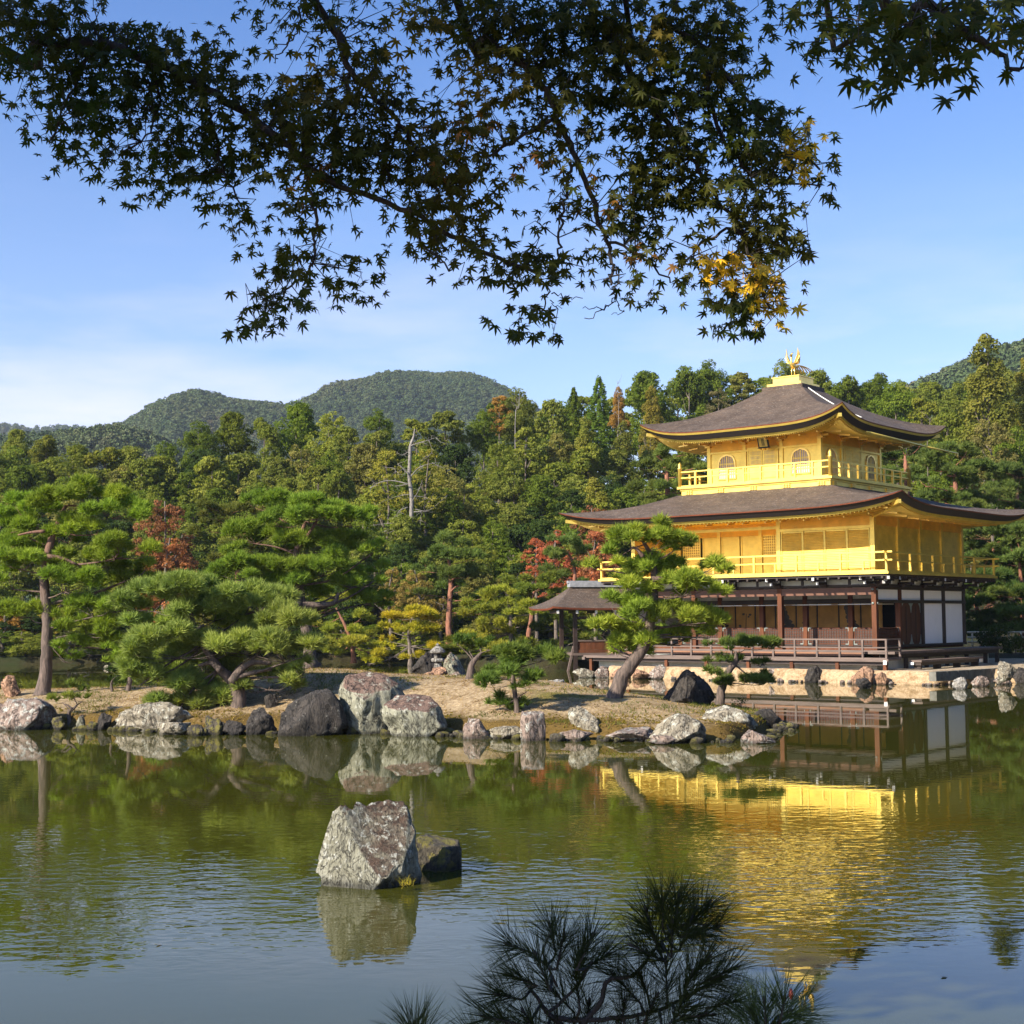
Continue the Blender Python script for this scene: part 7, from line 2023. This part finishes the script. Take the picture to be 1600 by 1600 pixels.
# limbs
def limb(pts_, w0, w1, name='branch', start=None):
    P_ = [at(a, b_, (c if c else depth_at(a, b_))) - MO for a, b_, c in [(p[0], p[1], p[2] if len(p) > 2 else None) for p in pts_]]
    k = m_per_px(6.3) * 1.35
    W0 = [w0 * k / 2 + (w1 - w0) * k / 2 * i / (len(P_) - 1) for i in range(len(P_))]
    if start is not None:
        s = [Vector(q_) - MO for q_ in start]; W0 = [W0[0] * (1.9 - 0.7 * i / max(1, len(s))) for i in range(len(s))] + W0; P_ = s + P_
    c_ = catmull(P_, 6); rad = list(np.interp(np.linspace(0, 1, len(c_)), np.linspace(0, 1, len(W0)), W0))
    jj = random.Random(int(pts_[0][0] * 5 + pts_[0][1]))
    c_ = [p + Vector((jj.uniform(-1, 1), jj.uniform(-1, 1), jj.uniform(-1, 1))) * 0.012 for p in c_]
    g = MB(); g.tube(c_, rad, 8); g.build(name, M['bark_dark'], mroot)
    return c_
FK = (-3.0, -2.2, 4.6)
g = MB(); g.tube(catmull([Vector((0, 0, -0.3)), Vector((0.1, 0.1, 1.3)), Vector((-0.1, 0.3, 2.6)), Vector((0.2, 0.4, 3.7))], 5), list(np.linspace(0.26, 0.16, 16)), 12)
g.build('trunk', M['bark_dark'], mroot)
SK = []
SK.append(limb([(-60, 45), (60, 68), (150, 70), (230, 92), (310, 132), (390, 182), (450, 232), (530, 290), (640, 332), (760, 398), (850, 432)], 15, 4, start=[FK, (-4.2, 2.0, 5.6)]))
SK.append(limb([(478, -12), (525, 45), (545, 105), (580, 145), (620, 190), (650, 230), (690, 272)], 10, 3, start=[FK, (-2.2, 1.6, 6.2)]))
SK.append(limb([(545, 105), (545, 150), (561, 182)], 5, 2))
SK.append(limb([(712, -12), (760, 60), (810, 95), (850, 135), (870, 180), (895, 238), (930, 320), (945, 372), (960, 415), (952, 442)], 12, 3, start=[FK, (-1.2, 1.6, 6.6)]))
SK.append(limb([(893, 250), (884, 295), (876, 360), (872, 405), (858, 452), (850, 490)], 4, 1.6))
SK.append(limb([(918, -12), (950, 50), (985, 110), (1010, 160), (1060, 210), (1100, 280), (1150, 350), (1180, 420), (1205, 480)], 10, 2.5, start=[FK, (-0.4, 1.8, 6.5)]))
SK.append(limb([(975, -8), (1040, 30), (1110, 90), (1170, 160), (1230, 220), (1280, 262)], 7, 2.5, start=[FK, (0.0, 1.8, 6.4)]))
SK.append(limb([(1290, -10, 4.8), (1370, 25, 4.6), (1440, 48, 4.2), (1520, 95, 4.0)], 6, 2.5, start=[FK, (0.6, 1.5, 5.6)]))
SK.append(limb([(1380, -30, 3.5), (1450, 10, 3.5), (1530, 60, 3.5), (1590, 110, 3.5)], 8, 3, start=[FK, (0.4, 1.3, 4.9)]))
SK.append(limb([(476, 250), (485, 300), (493, 345), (490, 380), (482, 420), (440, 465), (400, 505)], 5, 1.8))
SK.append(limb([(620, 190), (610, 250), (600, 300)], 4, 2))
SK.append(limb([(870, 180), (830, 205), (770, 240), (755, 270), (700, 290)], 5, 2))
SK.append(limb([(945, 372), (1000, 400), (1050, 440)], 4, 2))
SK.append(limb([(1150, 350), (1100, 380), (1060, 420)], 4, 2))
SK.append(limb([(230, 92), (250, 160), (225, 225)], 5, 2)); SK.append(limb([(310, 132), (330, 190), (345, 260), (380, 330)], 5, 2)); SK.append(limb([(150, 70), (110, 150), (80, 220)], 5, 2))
SK.append(limb([(1100, 90), (1120, 200), (1190, 280), (1280, 290)], 6, 2)); SK.append(limb([(640, 332), (660, 380), (700, 420)], 4, 2))
# bare hanging twigs
limb([(948, 436), (962, 420), (962, 455), (950, 480), (915, 500)], 2.2, 1); limb([(950, 478), (935, 482), (912, 478)], 1.4, .8); limb([(956, 470), (975, 486), (958, 492)], 1.3, .7)
limb([(862, 455), (885, 466), (910, 464)], 1.6, .8); limb([(858, 470), (868, 482), (875, 478)], 1.2, .7); limb([(430, 25), (405, 50), (400, 60)], 2, 1); limb([(468, 15), (462, 55), (420, 78)], 2.5, 1); limb([(455, 60), (435, 90), (428, 95)], 2, 1)
# twigs joining leaf sprays to the limbs: fine, dense and uncountable
SKp = np.array([p[:] for c_ in SK for p in c_[:]])
g = MB()
sel = rg.choice(NP, 1300, replace=False)
for i in sel:
    p = PW[i]; d = np.linalg.norm(SKp - p, axis=1); j = int(np.argmin(d))
    if d[j] > 0.38 or d[j] < 0.06: continue
    s = Vector(SKp[j]); e_ = Vector(p); m2 = s.lerp(e_, .5) + Vector((rg.normal() * .05, rg.normal() * .05, abs(rg.normal()) * .06))
    g.tube([s, m2, e_], [0.003, 0.002, 0.001], 4, cap=False)
g.build('twigs', M['bark_dark'], mroot, kind='stuff')
# the rest of the maple's crown, above and behind the viewer: it keeps the low branches in shade
gold_pt = np.array(at(1175, 430, 6.2)); gold2 = np.array(at(1270, 235, 6.2)); Sv = np.array(SUN)
cc = []
tr_ = 0
tgt = [np.array(at(a, b_, depth_at(a, b_))) for a in range(-60, 1700, 80) for b_ in range(-40, 540, 80)]
tgt += [np.array(at(a, b_, 3.6)) for a in range(600, 1330, 80) for b_ in range(1360, 1640, 70)]
for t in tgt:
    for q_ in (rg.uniform(2.6, 4.2), rg.uniform(4.5, 7.0)):
        c_ = t + Sv * q_ + rg.normal(size=3) * 0.25
        # stay out of the picture: above the top edge or behind the lens
        if c_[1] > 0.2:
            if (c_[2] - ZC) / c_[1] < 0.56: continue
        def near_ray(p0): 
            v = c_ - p0; s_ = v @ Sv; return np.linalg.norm(v - Sv * s_)
        if near_ray(gold_pt) < 0.62 or near_ray(gold2) < 0.34: continue  # gap shaped in the crown so sun reaches the yellow leaves
        if c_[2] < 2.0: continue
        cc.append(c_)
cc = np.array(cc)
n = 26 * len(cc); i = rg.integers(0, len(cc), n)
Pp = cc[i] + rg.normal(size=(n, 3)) * 0.26
keep = ~((Pp[:, 1] > 0.2) & ((Pp[:, 2] - ZC) / np.maximum(Pp[:, 1], .01) < 0.50) & (np.abs(Pp[:, 0]) < 0.45 * Pp[:, 1] + .4))
Pp = Pp[keep]
V, F = leaf_quads(Pp - np.array(MO), rg.normal(size=(len(Pp), 3)) * .5 + np.array([0, 0, 1.0]), 0.15, 0.9, rg)
o = link('crown', mesh_np('crown', V, F, M['maple']), mroot); o.color = (0.055, 0.075, 0.018, 1); o['kind'] = 'stuff'
for k_ in range(7):
    a = R(40 + k_ * 42); e_ = Vector((math.cos(a) * 3.2, math.sin(a) * 2.6 - 0.6, 5.4 + 0.3 * (k_ % 3)))
    if MO.y + e_.y > 0.6: continue
    gg = MB(); gg.tube(catmull([Vector((0.2, 0.4, 3.6)), e_ * 0.5 + Vector((0, 0, 2.2)), e_], 5), list(np.linspace(.12, .03, 11)), 8); gg.build('branch', M['bark_dark'], mroot)

# ---------------------------------------------------------------- pine bough in the foreground
def fg_pine(label, Y, stems, tufts, seed, rootpt, col=(0.024, 0.036, 0.014), bud=None):
    rg = np.random.default_rng(seed); base = Vector(rootpt)
    root = empty('pine_bough', base); tag(root, label, 'pine bough')
    k = m_per_px(Y); ends = []; S_ = []
    for st in stems:
        pts_ = [at(p[0], p[1] + 22, Y + (p[2] if len(p) > 2 else 0)) - base for p in st[0]]
        if st[3:] and st[3]: pts_ = [Vector(q_) - base for q_ in st[3]] + pts_
        c_ = catmull(pts_, 6); g = MB(); g.tube([p + Vector((rg.normal(), rg.normal(), rg.normal())) * .0012 for p in c_], list(np.linspace(st[1] * k / 2, st[2] * k / 2, len(c_))), 7)
        g.build('stem', M['bark_dark'], root); S_.append(c_)
    PT = []; DD = []; LL = []
    tw = MB()
    for (px, py, dx, dy, ln, cnt) in tufts:
        # a shoot ending at px,py that points along dx,dy on the picture
        d = Vector((dx, rg.uniform(-.35, .35), -dy)).normalized(); e_ = at(px, py + 24, Y + rg.uniform(-.12, .12)) - base
        L = ln * k; s = e_ - d * L
        allp = [p for c_ in S_ for p in c_]; j = min(range(len(allp)), key=lambda q_: (allp[q_] - s).length)
        tw.tube([allp[j], allp[j].lerp(s, .6) + Vector((0, 0, -.004)), s, e_], [.004, .0035, .003, .0022], 5)
        for _ in range(cnt):
            t = rg.uniform(0, 1) ** 0.8
            PT.append((s + d * (L * t))[:]); DD.append(d[:]); LL.append(0.085 + 0.045 * rg.random())
        b_ = MB(); b_.tube([e_, e_ + d * .008, e_ + d * .018], [.003, .0045, .001], 6)
        b_.build('bud', M['bark_dark'], root)
    tw.build('twigs', M['bark_dark'], root, kind='stuff')
    PT = np.array(PT); DD = np.array(DD); LL = np.array(LL)[:, None]; n = len(PT)
    r = rg.normal(size=(n, 3)); r -= DD * (r * DD).sum(1, keepdims=True); r /= np.linalg.norm(r, axis=1, keepdims=True)
    a = rg.uniform(.3, 1.1, (n, 1)); d1 = DD * np.cos(a) + r * np.sin(a)
    VV = []; nbv = 0
    for off in (0.0, 0.07):      # needles in pairs, each gently bowed
        dd = d1 + rg.normal(size=(n, 3)) * off; dd /= np.linalg.norm(dd, axis=1, keepdims=True)
        s = np.cross(dd, rg.normal(size=(n, 3))); s /= np.linalg.norm(s, axis=1, keepdims=True); w = 0.00058
        p0 = PT; p1 = PT + dd * LL * .5 + np.array([0, 0, .001]); p2 = PT + dd * LL - np.array([0, 0, .001]) + rg.normal(size=(n, 3)) * .002
        VV.append(np.stack([p0 - s * w, p0 + s * w, p1 + s * w, p1 - s * w, p2], 1))
    V = np.concatenate(VV).reshape(-1, 3); m = 2 * n
    b_ = np.arange(m)[:, None] * 5
    F = np.concatenate([b_ + np.array([0, 1, 2]), b_ + np.array([0, 2, 3]), b_ + np.array([3, 2, 4])])
    o = link('needles', mesh_np('needles', V, F, M['needle']), root); o.color = (*col, 1); o['kind'] = 'stuff'
    if bud:
        q_ = at(bud[0], bud[1], Y) - base; b2 = MB(); b2.lathe([(.002, q_.z - .012), (.006, q_.z), (.002, q_.z + .012)], (q_.x, q_.y), 8)
        M['cone'] = simple('red_cone', (0.30, 0.04, 0.03), .6, .2, 5, bmp=0); b2.build('cone', M['cone'], root)
    return root
rr2 = random.Random(3)
tf = []
# (tip px, tip py, direction, shoot length px, needles)
for (x, y, dx, dy) in [(860, 1425, -.2, -1), (880, 1440, .2, -1), (795, 1452, -.9, -.4), (838, 1470, -.4, -.9), (925, 1440, .5, -.9), (945, 1470, .8, -.5), (905, 1475, 0, -1), (1010, 1400, -.3, -1), (1035, 1385, 0, -1), (1060, 1382, .1, -1),
                       (1085, 1400, .4, -.9), (1105, 1390, .6, -.8), (1118, 1425, 1, -.2), (1090, 1430, .7, .1), (1050, 1420, 0, -.9), (1015, 1430, -.5, -.7), (990, 1455, -.8, -.4), (1145, 1490, .9, -.4), (1120, 1510, .7, -.3), (1080, 1500, .3, -.8),
                       (1040, 1480, 0, -.9), (1000, 1500, -.3, -.8), (960, 1500, -.6, -.6), (860, 1520, -.6, -.6), (800, 1500, -.8, -.4), (780, 1530, -.9, -.3), (760, 1565, -.9, -.2), (820, 1560, -.5, -.7), (870, 1570, -.2, -.8), (920, 1545, .1, -.9),
                       (975, 1545, .1, -.8), (1025, 1535, .3, -.7), (1070, 1550, .6, -.5), (1110, 1562, .8, -.2), (1150, 1540, .9, -.3), (930, 1585, 0, -.9), (1000, 1590, .2, -.8), (1060, 1595, .4, -.7), (790, 1595, -.6, -.6), (740, 1600, -.8, -.4), (850, 1605, -.2, -.9),
                       (900, 1500, -.1, -1), (1105, 1475, .5, -.6), (1130, 1590, .5, -.5)]:
    tf.append((x, y, dx, dy, rr2.uniform(36, 64), 80))
fg_pine('dark pine bough with long needles reaching up from the bottom edge', 3.5,
        [([(900, 1625), (880, 1585), (855, 1560)], 16, 8, [(0.1, 2.9, 0.9), (0.12, 3.1, 1.2)]), ([(855, 1560), (835, 1530), (800, 1490)], 8, 3), ([(860, 1568), (920, 1572), (985, 1566), (1050, 1548), (1100, 1520), (1143, 1490)], 9, 3),
         ([(890, 1600), (935, 1548), (950, 1510), (990, 1502), (1020, 1465), (1065, 1425), (1110, 1422)], 9, 3), ([(856, 1562), (900, 1520), (925, 1480)], 6, 3), ([(1050, 1560), (1080, 1566), (1115, 1562)], 4, 2), ([(800, 1590), (780, 1560), (770, 1540)], 5, 2), ([(870, 1520), (850, 1470), (862, 1430)], 4, 2)],
        tf, 5, at(900, 1640, 3.5) + Vector((0, 0, -0.2)))
tf = []
for (x, y, dx, dy) in [(1175, 1560, -.4, -.9), (1195, 1545, 0, -1), (1225, 1540, .2, -1), (1250, 1555, .8, -.4), (1245, 1580, .9, 0), (1210, 1585, .3, -.6), (1160, 1590, -.7, -.5), (1230, 1600, .6, -.3), (1180, 1605, -.2, -.8)]:
    tf.append((x, y, dx, dy, rr2.uniform(26, 46), 60))
fg_pine('smaller pine sprig with a red cone at the bottom right', 3.4, [([(1215, 1640), (1205, 1600), (1212, 1570), (1240, 1555)], 8, 3), ([(1205, 1600), (1185, 1580), (1175, 1565)], 5, 2)], tf, 6, at(1215, 1660, 3.4), (0.05, 0.08, 0.028), bud=(1236, 1553))
tf = []
for (x, y, dx, dy) in [(648, 1582, 0, -1), (640, 1592, -.5, -.8), (662, 1595, .6, -.8)]:
    tf.append((x, y, dx, dy, 20, 40))
fg_pine('tiny pine tip poking up at the bottom left of the bough', 3.3, [([(650, 1640), (648, 1610), (648, 1590)], 5, 3)], tf, 7, at(650, 1660, 3.3))
# ---------------------------------------------------------------- haze
hz = MB().box(-1700, 1700, -60, 2100, -1.6, 300)
m = bpy.data.materials.new('haze'); m.use_nodes = True; nt = m.node_tree; nt.nodes.clear()
o_ = nt.nodes.new('ShaderNodeOutputMaterial'); pv = nt.nodes.new('ShaderNodeVolumePrincipled')
pv.inputs['Color'].default_value = (0.72, 0.84, 1.0, 1); pv.inputs['Density'].default_value = 0.00014; pv.inputs['Anisotropy'].default_value = 0.2
nt.links.new(pv.outputs[0], o_.inputs['Volume'])
ho = hz.build('haze', m); tag(ho, kind='stuff')
bpy.context.view_layer.update()
